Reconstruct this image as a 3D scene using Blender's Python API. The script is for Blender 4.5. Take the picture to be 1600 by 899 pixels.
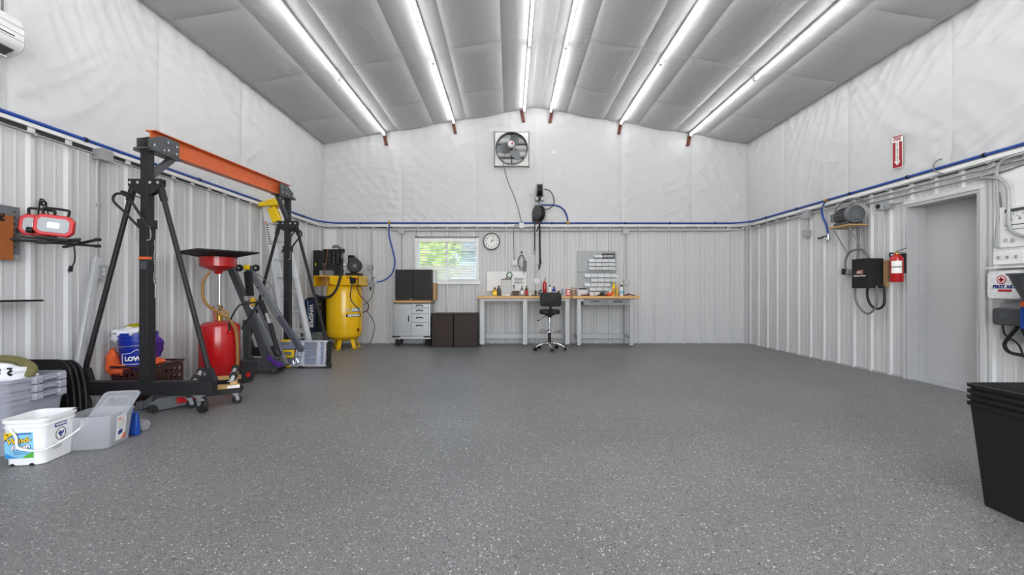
import bpy, bmesh, math, random
from math import pi, sin, cos, radians as R
from mathutils import Vector, Matrix, noise

random.seed(7)
for o in list(bpy.data.objects): bpy.data.objects.remove(o)
scene = bpy.context.scene
COL = scene.collection

# ------------------------------------------------------------------ camera
F = 700.0; VPX = 797.0; VPY = 455.0; CH = 1.08
cd = bpy.data.cameras.new('camera'); cam = bpy.data.objects.new('camera', cd); COL.objects.link(cam)
cam.location = (0, 0, CH); cam.rotation_euler = (pi/2, 0, 0)
cd.sensor_width = 36.0; cd.sensor_fit = 'HORIZONTAL'; cd.lens = 36.0*F/1600.0
cd.shift_x = 3.0/1600.0; cd.shift_y = 5.5/1600.0
cd.clip_start = 0.05; cd.clip_end = 200
scene.camera = cam

# ------------------------------------------------------------------ world, lights, exposure
w = bpy.data.worlds.new('sky'); scene.world = w; w.use_nodes = True
nt = w.node_tree; bg = nt.nodes['Background']
sky = nt.nodes.new('ShaderNodeTexSky'); sky.sky_type = 'HOSEK_WILKIE'; sky.turbidity = 4; sky.sun_direction = (-0.4, -0.6, 0.7)
nt.links.new(sky.outputs[0], bg.inputs[0]); bg.inputs[1].default_value = 11.0
TUBE_E = 22.0
def area(name, loc, rot, sx, sy, power, col=(1, 1, 1)):
    l = bpy.data.lights.new(name, 'AREA'); l.shape = 'RECTANGLE'; l.size = sx; l.size_y = sy; l.energy = power; l.color = col
    o = bpy.data.objects.new(name, l); o.location = loc; o.rotation_euler = rot; COL.objects.link(o); return o
# afternoon sun on the garden behind the gable window
sl_ = bpy.data.lights.new('sun', 'SUN'); sl_.energy = 7.0; sl_.color = (1.0, 0.95, 0.86); sl_.angle = 0.01
so_ = bpy.data.objects.new('sun', sl_); so_.rotation_euler = (R(30), R(22), 0); COL.objects.link(so_)
# added frontal fill light behind the camera, not a known source
area('fill_behind_camera', (0.5, -2.95, 1.9), (R(90), 0, R(0)), 5.4, 3.5, 345, (1.0, 0.985, 0.96))
vs = scene.view_settings
scene.display_settings.display_device = 'sRGB'
vs.view_transform = 'Standard'; vs.look = 'None'; vs.gamma = 1.0; vs.exposure = 0.0; vs.use_curve_mapping = False
scene.cycles.max_bounces = 10; scene.cycles.diffuse_bounces = 6

# ------------------------------------------------------------------ room numbers
XL, XR, YB, YF = -3.865, 4.894, 9.235, -3.0
ZW = 2.42
RX = 0.51; ZE = 4.12; SL = 0.17
def ceil_z(x):
    return ZE + (x-XL)*SL if x < RX else ZE + (RX-XL)*SL - (x-RX)*0.1697
def at(px, py, Y): return Vector(((px-VPX)/F*Y, Y, CH+(VPY-py)/F*Y))
def onback(px, py, off=0.0): return at(px, py, YB-off)
def onleft(px, py, off=0.0): return at(px, py, F*(XL+off)/(px-VPX))
def onright(px, py, off=0.0): return at(px, py, F*(XR-off)/(px-VPX))
def atx(px, py, x): return at(px, py, F*x/(px-VPX))

# ------------------------------------------------------------------ materials
def s2l(c):
    return tuple(((v/12.92) if v <= 0.04045 else ((v+0.055)/1.055)**2.4) for v in c)
MATS = {}
def mat(name, rgb, rough=0.5, metal=0.0, vary=0.06, vscale=6.0, bump=0.0, bscale=60.0, emit=0.0, trans=0.0, alpha=1.0, spec=0.5, stretch=None, coat=0.0, ior=1.45):
    """rgb 0..255 sRGB; procedural noise gives slight colour and roughness variation"""
    if name in MATS: return MATS[name]
    m = bpy.data.materials.new(name); m.use_nodes = True; n = m.node_tree.nodes; l = m.node_tree.links
    b = n['Principled BSDF']; c = s2l([v/255 for v in rgb])
    tc = n.new('ShaderNodeTexCoord'); mp = n.new('ShaderNodeMapping'); l.new(tc.outputs['Object'], mp.inputs[0])
    if stretch: mp.inputs['Scale'].default_value = stretch
    nz = n.new('ShaderNodeTexNoise'); nz.inputs['Scale'].default_value = vscale; nz.inputs['Detail'].default_value = 5; l.new(mp.outputs[0], nz.inputs[0])
    mx = n.new('ShaderNodeMix'); mx.data_type = 'RGBA'
    mx.inputs[6].default_value = (*[max(0, v*(1-vary)) for v in c], 1); mx.inputs[7].default_value = (*[min(1, v*(1+vary)) for v in c], 1)
    l.new(nz.outputs[0], mx.inputs[0]); l.new(mx.outputs[2], b.inputs['Base Color'])
    mr = n.new('ShaderNodeMapRange'); mr.inputs[3].default_value = max(0.02, rough-0.06); mr.inputs[4].default_value = min(1, rough+0.06)
    l.new(nz.outputs[0], mr.inputs[0]); l.new(mr.outputs[0], b.inputs['Roughness'])
    b.inputs['Metallic'].default_value = metal; b.inputs['Specular IOR Level'].default_value = spec
    b.inputs['IOR'].default_value = ior
    if coat: b.inputs['Coat Weight'].default_value = coat; b.inputs['Coat Roughness'].default_value = 0.08
    if trans: b.inputs['Transmission Weight'].default_value = trans
    if alpha < 1: b.inputs['Alpha'].default_value = alpha
    if emit: b.inputs['Emission Color'].default_value = (*c, 1); b.inputs['Emission Strength'].default_value = emit
    if bump:
        n2 = n.new('ShaderNodeTexNoise'); n2.inputs['Scale'].default_value = bscale; n2.inputs['Detail'].default_value = 6; l.new(mp.outputs[0], n2.inputs[0])
        bp = n.new('ShaderNodeBump'); bp.inputs['Strength'].default_value = bump; bp.inputs['Distance'].default_value = 0.01
        l.new(n2.outputs[0], bp.inputs['Height']); l.new(bp.outputs[0], b.inputs['Normal'])
    MATS[name] = m; return m

def floor_mat():
    m = bpy.data.materials.new('epoxy_flake_floor'); m.use_nodes = True; n = m.node_tree.nodes; l = m.node_tree.links
    b = n['Principled BSDF']; tc = n.new('ShaderNodeTexCoord')
    big = n.new('ShaderNodeTexNoise'); big.inputs['Scale'].default_value = 0.9; big.inputs['Detail'].default_value = 6; l.new(tc.outputs['Object'], big.inputs[0])
    cr = n.new('ShaderNodeValToRGB'); l.new(big.outputs[0], cr.inputs[0])
    cr.color_ramp.elements[0].position = 0.3; cr.color_ramp.elements[0].color = (0.142, 0.142, 0.144, 1)
    cr.color_ramp.elements[1].position = 0.75; cr.color_ramp.elements[1].color = (0.180, 0.180, 0.182, 1)
    last = cr.outputs[0]
    warp = n.new('ShaderNodeTexNoise'); warp.inputs['Scale'].default_value = 35; l.new(tc.outputs['Object'], warp.inputs[0])
    wm = n.new('ShaderNodeVectorMath'); wm.operation = 'SCALE'; wm.inputs[3].default_value = 0.012; l.new(warp.outputs['Color'], wm.inputs[0])
    wa = n.new('ShaderNodeVectorMath'); wa.operation = 'ADD'; l.new(tc.outputs['Object'], wa.inputs[0]); l.new(wm.outputs[0], wa.inputs[1])
    dens = n.new('ShaderNodeTexNoise'); dens.inputs['Scale'].default_value = 1.6; dens.inputs['Detail'].default_value = 5; l.new(tc.outputs['Object'], dens.inputs[0])
    for scale, size, pick, col, off in ((72, 0.34, 0.15, (0.60, 0.60, 0.59, 1), 0), (105, 0.36, 0.24, (0.36, 0.36, 0.36, 1), 3), (78, 0.34, 0.17, (0.012, 0.012, 0.013, 1), 7), (125, 0.36, 0.3, (0.055, 0.055, 0.057, 1), 11), (150, 0.36, 0.3, (0.38, 0.38, 0.38, 1), 17)):
        mp = n.new('ShaderNodeMapping'); mp.inputs['Location'].default_value = (off, off*1.7, 0); l.new(wa.outputs[0], mp.inputs[0])
        v = n.new('ShaderNodeTexVoronoi'); v.voronoi_dimensions = '2D'; v.inputs['Scale'].default_value = scale; l.new(mp.outputs[0], v.inputs[0])
        sp = n.new('ShaderNodeSeparateColor'); l.new(v.outputs['Color'], sp.inputs[0])
        # random size per flake
        ms = n.new('ShaderNodeMath'); ms.operation = 'MULTIPLY'; l.new(sp.outputs[1], ms.inputs[0]); ms.inputs[1].default_value = size
        a = n.new('ShaderNodeMath'); a.operation = 'LESS_THAN'; l.new(v.outputs['Distance'], a.inputs[0]); l.new(ms.outputs[0], a.inputs[1])
        mpd = n.new('ShaderNodeMath'); mpd.operation = 'MULTIPLY'; l.new(dens.outputs[0], mpd.inputs[0]); mpd.inputs[1].default_value = pick*2
        p = n.new('ShaderNodeMath'); p.operation = 'LESS_THAN'; l.new(sp.outputs[0], p.inputs[0]); l.new(mpd.outputs[0], p.inputs[1])
        k = n.new('ShaderNodeMath'); k.operation = 'MULTIPLY'; l.new(a.outputs[0], k.inputs[0]); l.new(p.outputs[0], k.inputs[1])
        mx = n.new('ShaderNodeMix'); mx.data_type = 'RGBA'; l.new(k.outputs[0], mx.inputs[0]); l.new(last, mx.inputs[6]); mx.inputs[7].default_value = col
        last = mx.outputs[2]
    # scattered tyre scuffs and spots
    sc = n.new('ShaderNodeTexNoise'); sc.inputs['Scale'].default_value = 3.2; sc.inputs['Detail'].default_value = 9; sc.inputs['Roughness'].default_value = 0.72
    sm = n.new('ShaderNodeMapping'); sm.inputs['Scale'].default_value = (1, 1.8, 1); sm.inputs['Rotation'].default_value = (0, 0, 0.2); l.new(tc.outputs['Object'], sm.inputs[0]); l.new(sm.outputs[0], sc.inputs[0])
    sr = n.new('ShaderNodeMapRange'); sr.inputs[1].default_value = 0.735; sr.inputs[2].default_value = 0.77; l.new(sc.outputs[0], sr.inputs[0])
    mx = n.new('ShaderNodeMix'); mx.data_type = 'RGBA'; l.new(sr.outputs[0], mx.inputs[0]); l.new(last, mx.inputs[6]); mx.inputs[7].default_value = (0.06, 0.06, 0.06, 1)
    l.new(mx.outputs[2], b.inputs['Base Color'])
    b.inputs['Roughness'].default_value = 0.42; b.inputs['Specular IOR Level'].default_value = 0.35
    bn = n.new('ShaderNodeTexNoise'); bn.inputs['Scale'].default_value = 55; bn.inputs['Detail'].default_value = 4; l.new(tc.outputs['Object'], bn.inputs[0])
    bp = n.new('ShaderNodeBump'); bp.inputs['Strength'].default_value = 0.35; bp.inputs['Distance'].default_value = 0.004; l.new(bn.outputs[0], bp.inputs['Height']); l.new(bp.outputs[0], b.inputs['Normal'])
    return m

def vinyl_mat(name, rgb, rough, strength, stretch):
    """white woven vinyl insulation facing with fine creases"""
    m = bpy.data.materials.new(name); m.use_nodes = True; n = m.node_tree.nodes; l = m.node_tree.links
    b = n['Principled BSDF']; b.inputs['Base Color'].default_value = (*s2l([v/255 for v in rgb]), 1)
    b.inputs['Roughness'].default_value = rough; b.inputs['Specular IOR Level'].default_value = 0.45
    tc = n.new('ShaderNodeTexCoord'); mp = n.new('ShaderNodeMapping'); mp.inputs['Scale'].default_value = stretch; l.new(tc.outputs['Object'], mp.inputs[0])
    a = n.new('ShaderNodeTexNoise'); a.noise_type = 'RIDGED_MULTIFRACTAL'; a.inputs['Scale'].default_value = 2.2; a.inputs['Detail'].default_value = 4; a.inputs['Distortion'].default_value = 0.6
    l.new(mp.outputs[0], a.inputs[0])
    c = n.new('ShaderNodeTexNoise'); c.inputs['Scale'].default_value = 14; c.inputs['Detail'].default_value = 6; l.new(mp.outputs[0], c.inputs[0])
    bp = n.new('ShaderNodeBump'); bp.inputs['Strength'].default_value = strength; bp.inputs['Distance'].default_value = 0.012; l.new(a.outputs[0], bp.inputs['Height'])
    b2 = n.new('ShaderNodeBump'); b2.inputs['Strength'].default_value = strength*0.6; b2.inputs['Distance'].default_value = 0.006
    l.new(c.outputs[0], b2.inputs['Height']); l.new(bp.outputs[0], b2.inputs['Normal']); l.new(b2.outputs[0], b.inputs['Normal'])
    return m

M_FLOOR = floor_mat()
M_VINYL = vinyl_mat('white_vinyl_insulation', (198, 198, 199), 0.38, 0.65, (1, 1, 1))
M_VCEIL = vinyl_mat('ceiling_vinyl_insulation', (180, 180, 181), 0.5, 0.5, (3.0, 0.8, 1))
M_PANEL = mat('painted_steel_liner', (197, 197, 198), 0.45, 0, 0.02, 1.5, 0.03, 12, spec=0.35)
M_WHITE = mat('white_painted_steel', (222, 222, 221), 0.4, 0, 0.02)
M_DOOR = mat('grey_door_paint', (182, 182, 184), 0.45, 0, 0.03, 2, 0.04, 20)
M_FRAME = mat('grey_frame_paint', (172, 172, 174), 0.45)
M_STEEL = mat('galvanised_steel', (165, 167, 169), 0.42, 0.45, 0.12, 12)
M_ALU = mat('aluminium', (198, 200, 203), 0.35, 0.4, 0.08, 14)
M_LADDER = mat('bright_ladder_aluminium', (224, 226, 229), 0.35, 0.15, 0.05, 14)
M_CHROME = mat('chrome', (215, 217, 220), 0.12, 1.0, 0.03)
M_CABLE = mat('grey_cable_jacket', (110, 110, 112), 0.5)
M_CONDUIT = mat('emt_conduit', (158, 160, 162), 0.35, 0.6, 0.06, 20)
M_BLACK = mat('black_powdercoat', (38, 38, 40), 0.5, 0, 0.25, 18, 0.1, 80, spec=0.3)
M_BLACKP = mat('black_plastic', (28, 28, 30), 0.48, 0, 0.15, 10, spec=0.3)
M_RUBBER = mat('black_rubber', (34, 34, 35), 0.7, 0, 0.15, 12, 0.1, 60)
M_DGREY = mat('dark_grey_powdercoat', (74, 76, 79), 0.42, 0.2, 0.12, 12)
M_MGREY = mat('hammered_grey_paint', (112, 115, 119), 0.38, 0.3, 0.1, 12)
M_ORANGE = mat('orange_painted_beam', (200, 92, 40), 0.38, 0, 0.16, 5, 0.05, 40)
M_RED = mat('red_painted_steel', (176, 16, 20), 0.25, 0, 0.06, 4, 0, 60, coat=0.5)
M_REDP = mat('red_plastic', (190, 28, 34), 0.38)
M_YELLOW = mat('yellow_tank_paint', (232, 182, 8), 0.25, 0, 0.05, 3, coat=0.4)
M_YELP = mat('yellow_plastic', (236, 200, 24), 0.4)
M_BLUE = mat('blue_air_pipe', (22, 66, 148), 0.3, 0, 0.05)
M_BLUEP = mat('blue_plastic', (18, 44, 150), 0.3, 0, 0.05)
M_NAVY = mat('navy_panel', (24, 34, 60), 0.4)
M_WOOD = mat('maple_worktop', (205, 160, 100), 0.4, 0, 0.16, 5, 0.08, 40, stretch=(1, 8, 8))
M_PLY = mat('plywood', (186, 148, 104), 0.6, 0, 0.15, 6, 0.1, 40, stretch=(1, 6, 6))
M_TAN = mat('tan_hardwood', (192, 152, 98), 0.55, 0, 0.16, 8, stretch=(2, 10, 10))
M_HOSE = mat('amber_drain_hose', (150, 112, 58), 0.35, 0, 0.1)
M_BRASS = mat('brass', (190, 150, 70), 0.3, 0.9)
M_BROWN = mat('dark_brown_laminate', (50, 37, 34), 0.5, 0, 0.12, 3, stretch=(1, 1, 8), spec=0.3)
M_MAROON = mat('maroon_plastic', (62, 34, 36), 0.42)
M_GTOTE = mat('grey_tote_plastic', (150, 152, 163), 0.42, 0, 0.05, 3)
M_WBKT = mat('white_bucket_plastic', (238, 238, 240), 0.35, 0, 0.02)
M_CLEAR = mat('frosted_clear_plastic', (236, 238, 244), 0.22, 0, 0.03, 6, trans=0.7, alpha=0.62)
M_CLEARB = mat('clear_bin_plastic', (242, 244, 247), 0.15, 0, 0.02, 6, trans=0.25, alpha=0.85)
M_GLASS = mat('window_glass', (250, 252, 252), 0.03, 0, 0.0, trans=1.0, alpha=0.25)
M_PAPER = mat('white_paper', (236, 236, 232), 0.7, 0, 0.02)
M_PEG = mat('grey_pegboard', (150, 152, 154), 0.42, 0.3, 0.05)
M_RUST = mat('red_oxide_primer', (92, 42, 24), 0.6, 0, 0.2, 14)
M_TUBE = mat('led_tube_glow', (255, 255, 255), 0.4, emit=TUBE_E, vary=0)
M_INK = mat('black_ink', (22, 22, 24), 0.6)
M_INKR = mat('red_ink', (190, 26, 36), 0.6)
M_INKRS = mat('sign_red', (156, 22, 40), 0.5)
M_INKB = mat('blue_ink', (30, 50, 130), 0.6)
M_GREEN = mat('green_ink', (88, 176, 60), 0.6)
M_LBLUE = mat('pale_blue_label', (130, 196, 232), 0.5, 0, 0.25, 9)
M_BLIND = mat('white_blind_slat', (238, 238, 234), 0.5, 0, 0.01)
M_STAINL = mat('brushed_stainless', (188, 190, 192), 0.34, 0.7, 0.05, 5, stretch=(1, 1, 30))
M_VIOLET = mat('purple_cloth', (72, 32, 120), 0.85, 0, 0.2, 20, 0.2, 60)
M_ORCL = mat('orange_cloth', (224, 96, 48), 0.85, 0, 0.15, 20, 0.2, 60)
M_OLIVE = mat('olive_cloth', (104, 100, 62), 0.85, 0, 0.2, 20, 0.2, 60)
M_RAG = mat('white_rag', (222, 222, 228), 0.9, 0, 0.08, 20, 0.3, 50)

# ------------------------------------------------------------------ mesh building
class MB:
    def __init__(s): s.v = []; s.f = []
    def add(s, vs, fs):
        k = len(s.v); s.v += [Vector(v) for v in vs]; s.f += [tuple(i+k for i in f) for f in fs]; return s
    def box(s, x0, x1, y0, y1, z0, z1, M=None):
        vs = [Vector(p) for p in ((x0,y0,z0),(x1,y0,z0),(x1,y1,z0),(x0,y1,z0),(x0,y0,z1),(x1,y0,z1),(x1,y1,z1),(x0,y1,z1))]
        if M: vs = [M @ v for v in vs]
        return s.add(vs, [(0,3,2,1),(4,5,6,7),(0,1,5,4),(1,2,6,5),(2,3,7,6),(3,0,4,7)])
    def cbox(s, c, sx, sy, sz, M=None):
        T = Matrix.Translation(Vector(c)) @ (M.to_4x4() if M else Matrix.Identity(4))
        return s.box(-sx/2, sx/2, -sy/2, sy/2, -sz/2, sz/2, T)
    def bar(s, p0, p1, w, h, up=(0, 0, 1)):
        p0 = Vector(p0); p1 = Vector(p1); d = (p1-p0); L = d.length; d.normalize(); u = Vector(up)
        if abs(d.dot(u)) > 0.98: u = Vector((0, 1, 0))
        a = d.cross(u).normalized(); b = a.cross(d).normalized()
        vs = []
        for p in (p0, p1):
            for i, j in ((-1,-1),(1,-1),(1,1),(-1,1)): vs.append(p + a*(w/2*i) + b*(h/2*j))
        return s.add(vs, [(0,1,2,3),(7,6,5,4),(0,4,5,1),(1,5,6,2),(2,6,7,3),(3,7,4,0)])
    def cyl(s, p0, p1, r, r2=None, n=14, caps=True):
        p0 = Vector(p0); p1 = Vector(p1); r2 = r if r2 is None else r2; d = (p1-p0).normalized()
        u = Vector((0, 0, 1)) if abs(d.z) < 0.9 else Vector((0, 1, 0)); a = d.cross(u).normalized(); b = a.cross(d).normalized()
        vs = []
        for p, q in ((p0, r), (p1, r2)):
            for i in range(n): t = 2*pi*i/n; vs.append(p + a*(q*cos(t)) + b*(q*sin(t)))
        fs = [(i, (i+1) % n, n+(i+1) % n, n+i) for i in range(n)]
        if caps: fs += [tuple(range(n))[::-1], tuple(range(n, 2*n))]
        return s.add(vs, fs)
    def tube(s, pts, r, n=8, sub=6, closed=False):
        P = [Vector(p) for p in pts]
        if sub > 1 and len(P) > 2:
            Q = []; m = len(P)
            if isinstance(r, list): r = [r[i]+(r[i+1]-r[i])*k/sub for i in range(m-1) for k in range(sub)]+[r[-1]]
            rng = range(m) if closed else range(m-1)
            for i in rng:
                p0 = P[(i-1) % m] if (closed or i > 0) else P[0]; p1 = P[i]; p2 = P[(i+1) % m]; p3 = P[(i+2) % m] if (closed or i+2 < m) else P[-1]
                for k in range(sub):
                    t = k/sub
                    Q.append(0.5*((2*p1)+(p2-p0)*t+(2*p0-5*p1+4*p2-p3)*t*t+(-p0+3*p1-3*p2+p3)*t**3))
            if not closed: Q.append(P[-1])
            P = Q
        m = len(P); rings = []; a = None
        for i, p in enumerate(P):
            if closed: d = (P[(i+1) % m]-P[i-1])
            else: d = P[min(i+1, m-1)]-P[max(i-1, 0)]
            if d.length < 1e-9: d = Vector((0, 0, 1))
            d.normalize()
            if a is None:
                u = Vector((0, 0, 1)) if abs(d.z) < 0.9 else Vector((0, 1, 0)); a = d.cross(u).normalized()
            else:
                a = (a - d*a.dot(d)); a.normalize()
            b = d.cross(a)
            rr = r[i] if isinstance(r, list) else r
            rings.append([p + a*(rr*cos(2*pi*k/n)) + b*(rr*sin(2*pi*k/n)) for k in range(n)])
        return s.loft(rings, not closed, not closed, closed)
    def loft(s, rings, cap0=True, cap1=True, loop=False):
        n = len(rings[0]); vs = [v for r in rings for v in r]; m = len(rings); fs = []
        for i in range(m if loop else m-1):
            j = (i+1) % m
            for k in range(n): fs.append((i*n+k, i*n+(k+1) % n, j*n+(k+1) % n, j*n+k))
        if cap0: fs.append(tuple(range(n))[::-1])
        if cap1: fs.append(tuple((m-1)*n+k for k in range(n)))
        return s.add(vs, fs)
    def lathe(s, prof, c=(0, 0, 0), n=24, M=None):
        c = Vector(c); rings = []
        for r, z in prof:
            rings.append([Vector((max(r, 1e-4)*cos(2*pi*k/n), max(r, 1e-4)*sin(2*pi*k/n), z)) for k in range(n)])
        if M: rings = [[M @ v for v in q] for q in rings]
        ring = prof[0][0] > 0.002 and prof[-1][0] > 0.002
        return s.loft([[c+v for v in q] for q in rings], not ring, not ring, ring)
    def ball(s, c, rx, ry, rz, n=16, m=9, rough=0.0, seed=0.0, M=None):
        rings = []
        for i in range(m+1):
            t = -pi/2+pi*i/m; q = []
            for k in range(n):
                v = Vector((cos(t)*cos(2*pi*k/n), cos(t)*sin(2*pi*k/n), sin(t)))
                if i in (0, m): v = Vector((0.001*cos(2*pi*k/n), 0.001*sin(2*pi*k/n), sin(t)))
                f = 1 + rough*noise.noise(v*2.2+Vector((seed, seed*2, 0)))
                v = Vector((v.x*rx*f, v.y*ry*f, v.z*rz*f))
                if M: v = M @ v
                q.append(Vector(c)+v)
            rings.append(q)
        return s.loft(rings, True, True)
    def prism(s, pts, h0, h1, fn):
        """pts 2-D outline (ccw), fn(u,v,h) -> world"""
        n = len(pts); vs = [fn(u, v, h0) for u, v in pts]+[fn(u, v, h1) for u, v in pts]
        return s.add(vs, [tuple(range(n))[::-1], tuple(range(n, 2*n))]+[(i, (i+1) % n, n+(i+1) % n, n+i) for i in range(n)])
    def xf(s, M): s.v = [M @ v for v in s.v]; return s
    def merge(s, o): return s.add(o.v, o.f)

def rrect(w, d, r, n=5, cx=0, cy=0):
    P = []
    r = min(r, w/2-1e-4, d/2-1e-4)
    for sx, sy, a0 in ((1, 1, 0), (-1, 1, pi/2), (-1, -1, pi), (1, -1, 1.5*pi)):
        for k in range(n+1):
            a = a0+pi/2*k/n; P.append((cx+sx*(w/2-r)+r*cos(a), cy+sy*(d/2-r)+r*sin(a)))
    return P
def container(w0, d0, w1, d1, h, r, t=0.004, rims=((0.0, 0.012, 0.02),), base=0.0):
    """open tapered tub, local, bottom at z=base; rims: (drop from top, outset, height)"""
    mb = MB()
    def ring(w, d, z, rr): return [Vector((x, y, z)) for x, y in rrect(w, d, max(rr, 0.004))]
    def wd(z): k = (z-base)/h; return w0+(w1-w0)*k, d0+(d1-d0)*k
    zs = [(base, 0)]
    for drop, out, hh in sorted(rims, key=lambda q: -q[0]):
        zt = base+h-drop
        zs += [(zt-hh, 0), (zt-hh+0.0005, out), (zt-0.0005, out)]
        if drop > 0: zs += [(zt, 0)]
    rings = []
    for z, o in zs:
        a, b = wd(min(z, base+h)); rings.append(ring(a+2*o, b+2*o, z, r+o))
    a, b = wd(base+h); rings.append(ring(a-2*t, b-2*t, base+h, r-t))
    rings.append(ring(w0-2*t, d0-2*t, base+2*t, r-t))
    mb.loft(rings, True, True); return mb

OFF = {}
def tag(o, label=None, cat=None, group=None, kind=None):
    if label: o['label'] = label
    if cat: o['category'] = cat
    if group: o['group'] = group
    if kind: o['kind'] = kind
    return o
def thing(name, label, cat, loc, group=None):
    o = bpy.data.objects.new(name, None); COL.objects.link(o); o.empty_display_size = 0.1
    o.location = loc; OFF[o] = Vector(loc); tag(o, label, cat, group); return o
def components(mb, gap=0.003):
    n = len(mb.v); par = list(range(n))
    def find(i):
        while par[i] != i: par[i] = par[par[i]]; i = par[i]
        return i
    for f in mb.f:
        a = find(f[0])
        for j in f[1:]: par[find(j)] = a
    comp = {}
    for i in range(n): comp.setdefault(find(i), []).append(i)
    cs_ = list(comp.values())
    if len(cs_) < 2 or len(cs_) > 80: return None
    bb = []
    for c in cs_:
        P = [mb.v[i] for i in c]; bb.append([min(p[k] for p in P)-gap for k in range(3)]+[max(p[k] for p in P)+gap for k in range(3)])
    q = list(range(len(cs_)))
    def fd(i):
        while q[i] != i: q[i] = q[q[i]]; i = q[i]
        return i
    for i in range(len(cs_)):
        for j in range(i+1, len(cs_)):
            if all(bb[i][k] <= bb[j][k+3] and bb[j][k] <= bb[i][k+3] for k in range(3)): q[fd(i)] = fd(j)
    groups = {}
    for i, c in enumerate(cs_): groups.setdefault(fd(i), []).extend(c)
    return list(groups.values()) if len(groups) > 1 else None
def obj(name, mb, m, parent=None, bevel=0.0, label=None, cat=None, group=None, kind=None, angle=35, nosplit=False):
    """verts are in world space; a part whose pieces stand apart becomes one object per piece"""
    if parent is not None and kind is None and not nosplit and parent.get('kind') != 'structure':
        gs = components(mb)
        if gs:
            first = None
            for g_ in gs:
                mp_ = {i: k for k, i in enumerate(g_)}; sub_ = MB(); sub_.v = [mb.v[i] for i in g_]; sub_.f = [tuple(mp_[i] for i in f) for f in mb.f if f[0] in mp_]
                o_ = obj(name, sub_, m, parent, bevel, label, angle=angle, nosplit=True); first = first or o_
            return first
    me = bpy.data.meshes.new(name)
    if parent is not None: off = OFF[parent]
    else:
        xs = [v.x for v in mb.v]; ys = [v.y for v in mb.v]; zs = [v.z for v in mb.v]
        off = Vector(((min(xs)+max(xs))/2, (min(ys)+max(ys))/2, min(zs)))
    me.from_pydata([v-off for v in mb.v], [], mb.f); me.materials.append(m)
    me.polygons.foreach_set('use_smooth', [True]*len(me.polygons)); me.set_sharp_from_angle(angle=R(angle)); me.update()
    o = bpy.data.objects.new(name, me); COL.objects.link(o)
    if parent is not None: o.parent = parent
    else: o.location = off
    OFF[o] = off
    if bevel:
        bv = o.modifiers.new('bevel', 'BEVEL'); bv.width = bevel; bv.segments = 2; bv.limit_method = 'ANGLE'; bv.angle_limit = R(50)
    tag(o, label, cat, group, kind); return o
def struct(name, mb, m, **k): return obj(name, mb, m, kind='structure', **k)
def dup(root, shift, label=None, group=None):
    r = root.copy(); COL.objects.link(r); r.location = root.location+Vector(shift)
    if label: r['label'] = label
    if group: r['group'] = group
    for ch in root.children:
        c = ch.copy(); COL.objects.link(c); c.parent = r
        for g in ch.children:
            d = g.copy(); COL.objects.link(d); d.parent = c
    return r
def text(name, s, size, m, parent, origin, ux, uy, extrude=0.0006, warp=None, align='CENTER', sx=1.0, shear=0.0, label=None, bold=0.0):
    """flat lettering; ux reading direction, uy up direction, both world"""
    cu = bpy.data.curves.new(name, 'FONT'); cu.body = s; cu.size = size; cu.align_x = align; cu.align_y = 'CENTER'; cu.extrude = extrude; cu.resolution_u = 2; cu.offset = bold; cu.shear = shear
    t = bpy.data.objects.new('tmp', cu); COL.objects.link(t)
    dg = bpy.context.evaluated_depsgraph_get(); me = bpy.data.meshes.new_from_object(t.evaluated_get(dg))
    ux = Vector(ux).normalized(); uy = Vector(uy).normalized(); uz = ux.cross(uy)
    mb = MB(); mb.add([(v.co.x*sx, v.co.y, v.co.z) for v in me.vertices], [tuple(p.vertices) for p in me.polygons])
    bpy.data.objects.remove(t); bpy.data.meshes.remove(me); bpy.data.curves.remove(cu)
    if warp: mb.v = [warp(v) for v in mb.v]
    else: mb.v = [Vector(origin)+ux*v.x+uy*v.y+uz*v.z for v in mb.v]
    return obj(name, mb, m, parent, label=label, nosplit=True)
ORD = ['first', 'second', 'third', 'fourth', 'fifth', 'sixth', 'seventh', 'eighth', 'ninth', 'tenth']

# ------------------------------------------------------------------ room shell
fl = MB(); fl.box(XL-0.3, XR+0.35, YF, YB+0.2, -0.1, 0.0); struct('floor', fl, M_FLOOR)

# ribbed liner profile (12 in. pitch, major rib + two minor ribs)
PR = [(0.117, 0), (0.134, 0.024), (0.171, 0.024), (0.188, 0), (0.243, 0), (0.250, 0.0035), (0.262, 0.0035), (0.269, 0), (0.340, 0), (0.347, 0.0035), (0.359, 0.0035), (0.366, 0)]
PITCH = 0.3048
def rib_d(s):  # s measured from a rib centre
    u = (s+PITCH/2) % PITCH
    P = [(0, 0)]+sorted([((a % PITCH) if a > 0.3 else a, d) for a, d in PR])+[(PITCH, 0)]
    for (a, da), (b, db) in zip(P, P[1:]):
        if a <= u <= b: return da+(db-da)*(u-a)/max(b-a, 1e-6)
    return 0
def stations(s0, s1, rib):
    S = {round(s0, 5), round(s1, 5)}
    k0 = math.floor((s0-rib)/PITCH)-1; k1 = math.ceil((s1-rib)/PITCH)+1
    for k in range(k0, k1+1):
        for a, d in PR:
            s = rib+k*PITCH-PITCH/2+(a % PITCH if a > 0.3 else a)
            if s0+1e-4 < s < s1-1e-4: S.add(round(s, 5))
    return sorted(S)
def sheet(mb, s0, s1, z0, z1, rib, fn):
    S = stations(s0, s1, rib); vs = []
    for s in S: vs += [fn(s, z0, rib_d(s-rib)), fn(s, z1, rib_d(s-rib))]
    mb.add(vs, [(2*i, 2*i+2, 2*i+3, 2*i+1) for i in range(len(S)-1)])
WIN = (-1.925, -0.67, 1.255, 2.17)         # x0,x1,z0,z1 window hole in the back wall
DOR = (4.63, 5.515, 2.135)                 # y0,y1,top of door hole in the right wall
fb = lambda s, z, d: Vector((s, YB-d, z))
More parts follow.
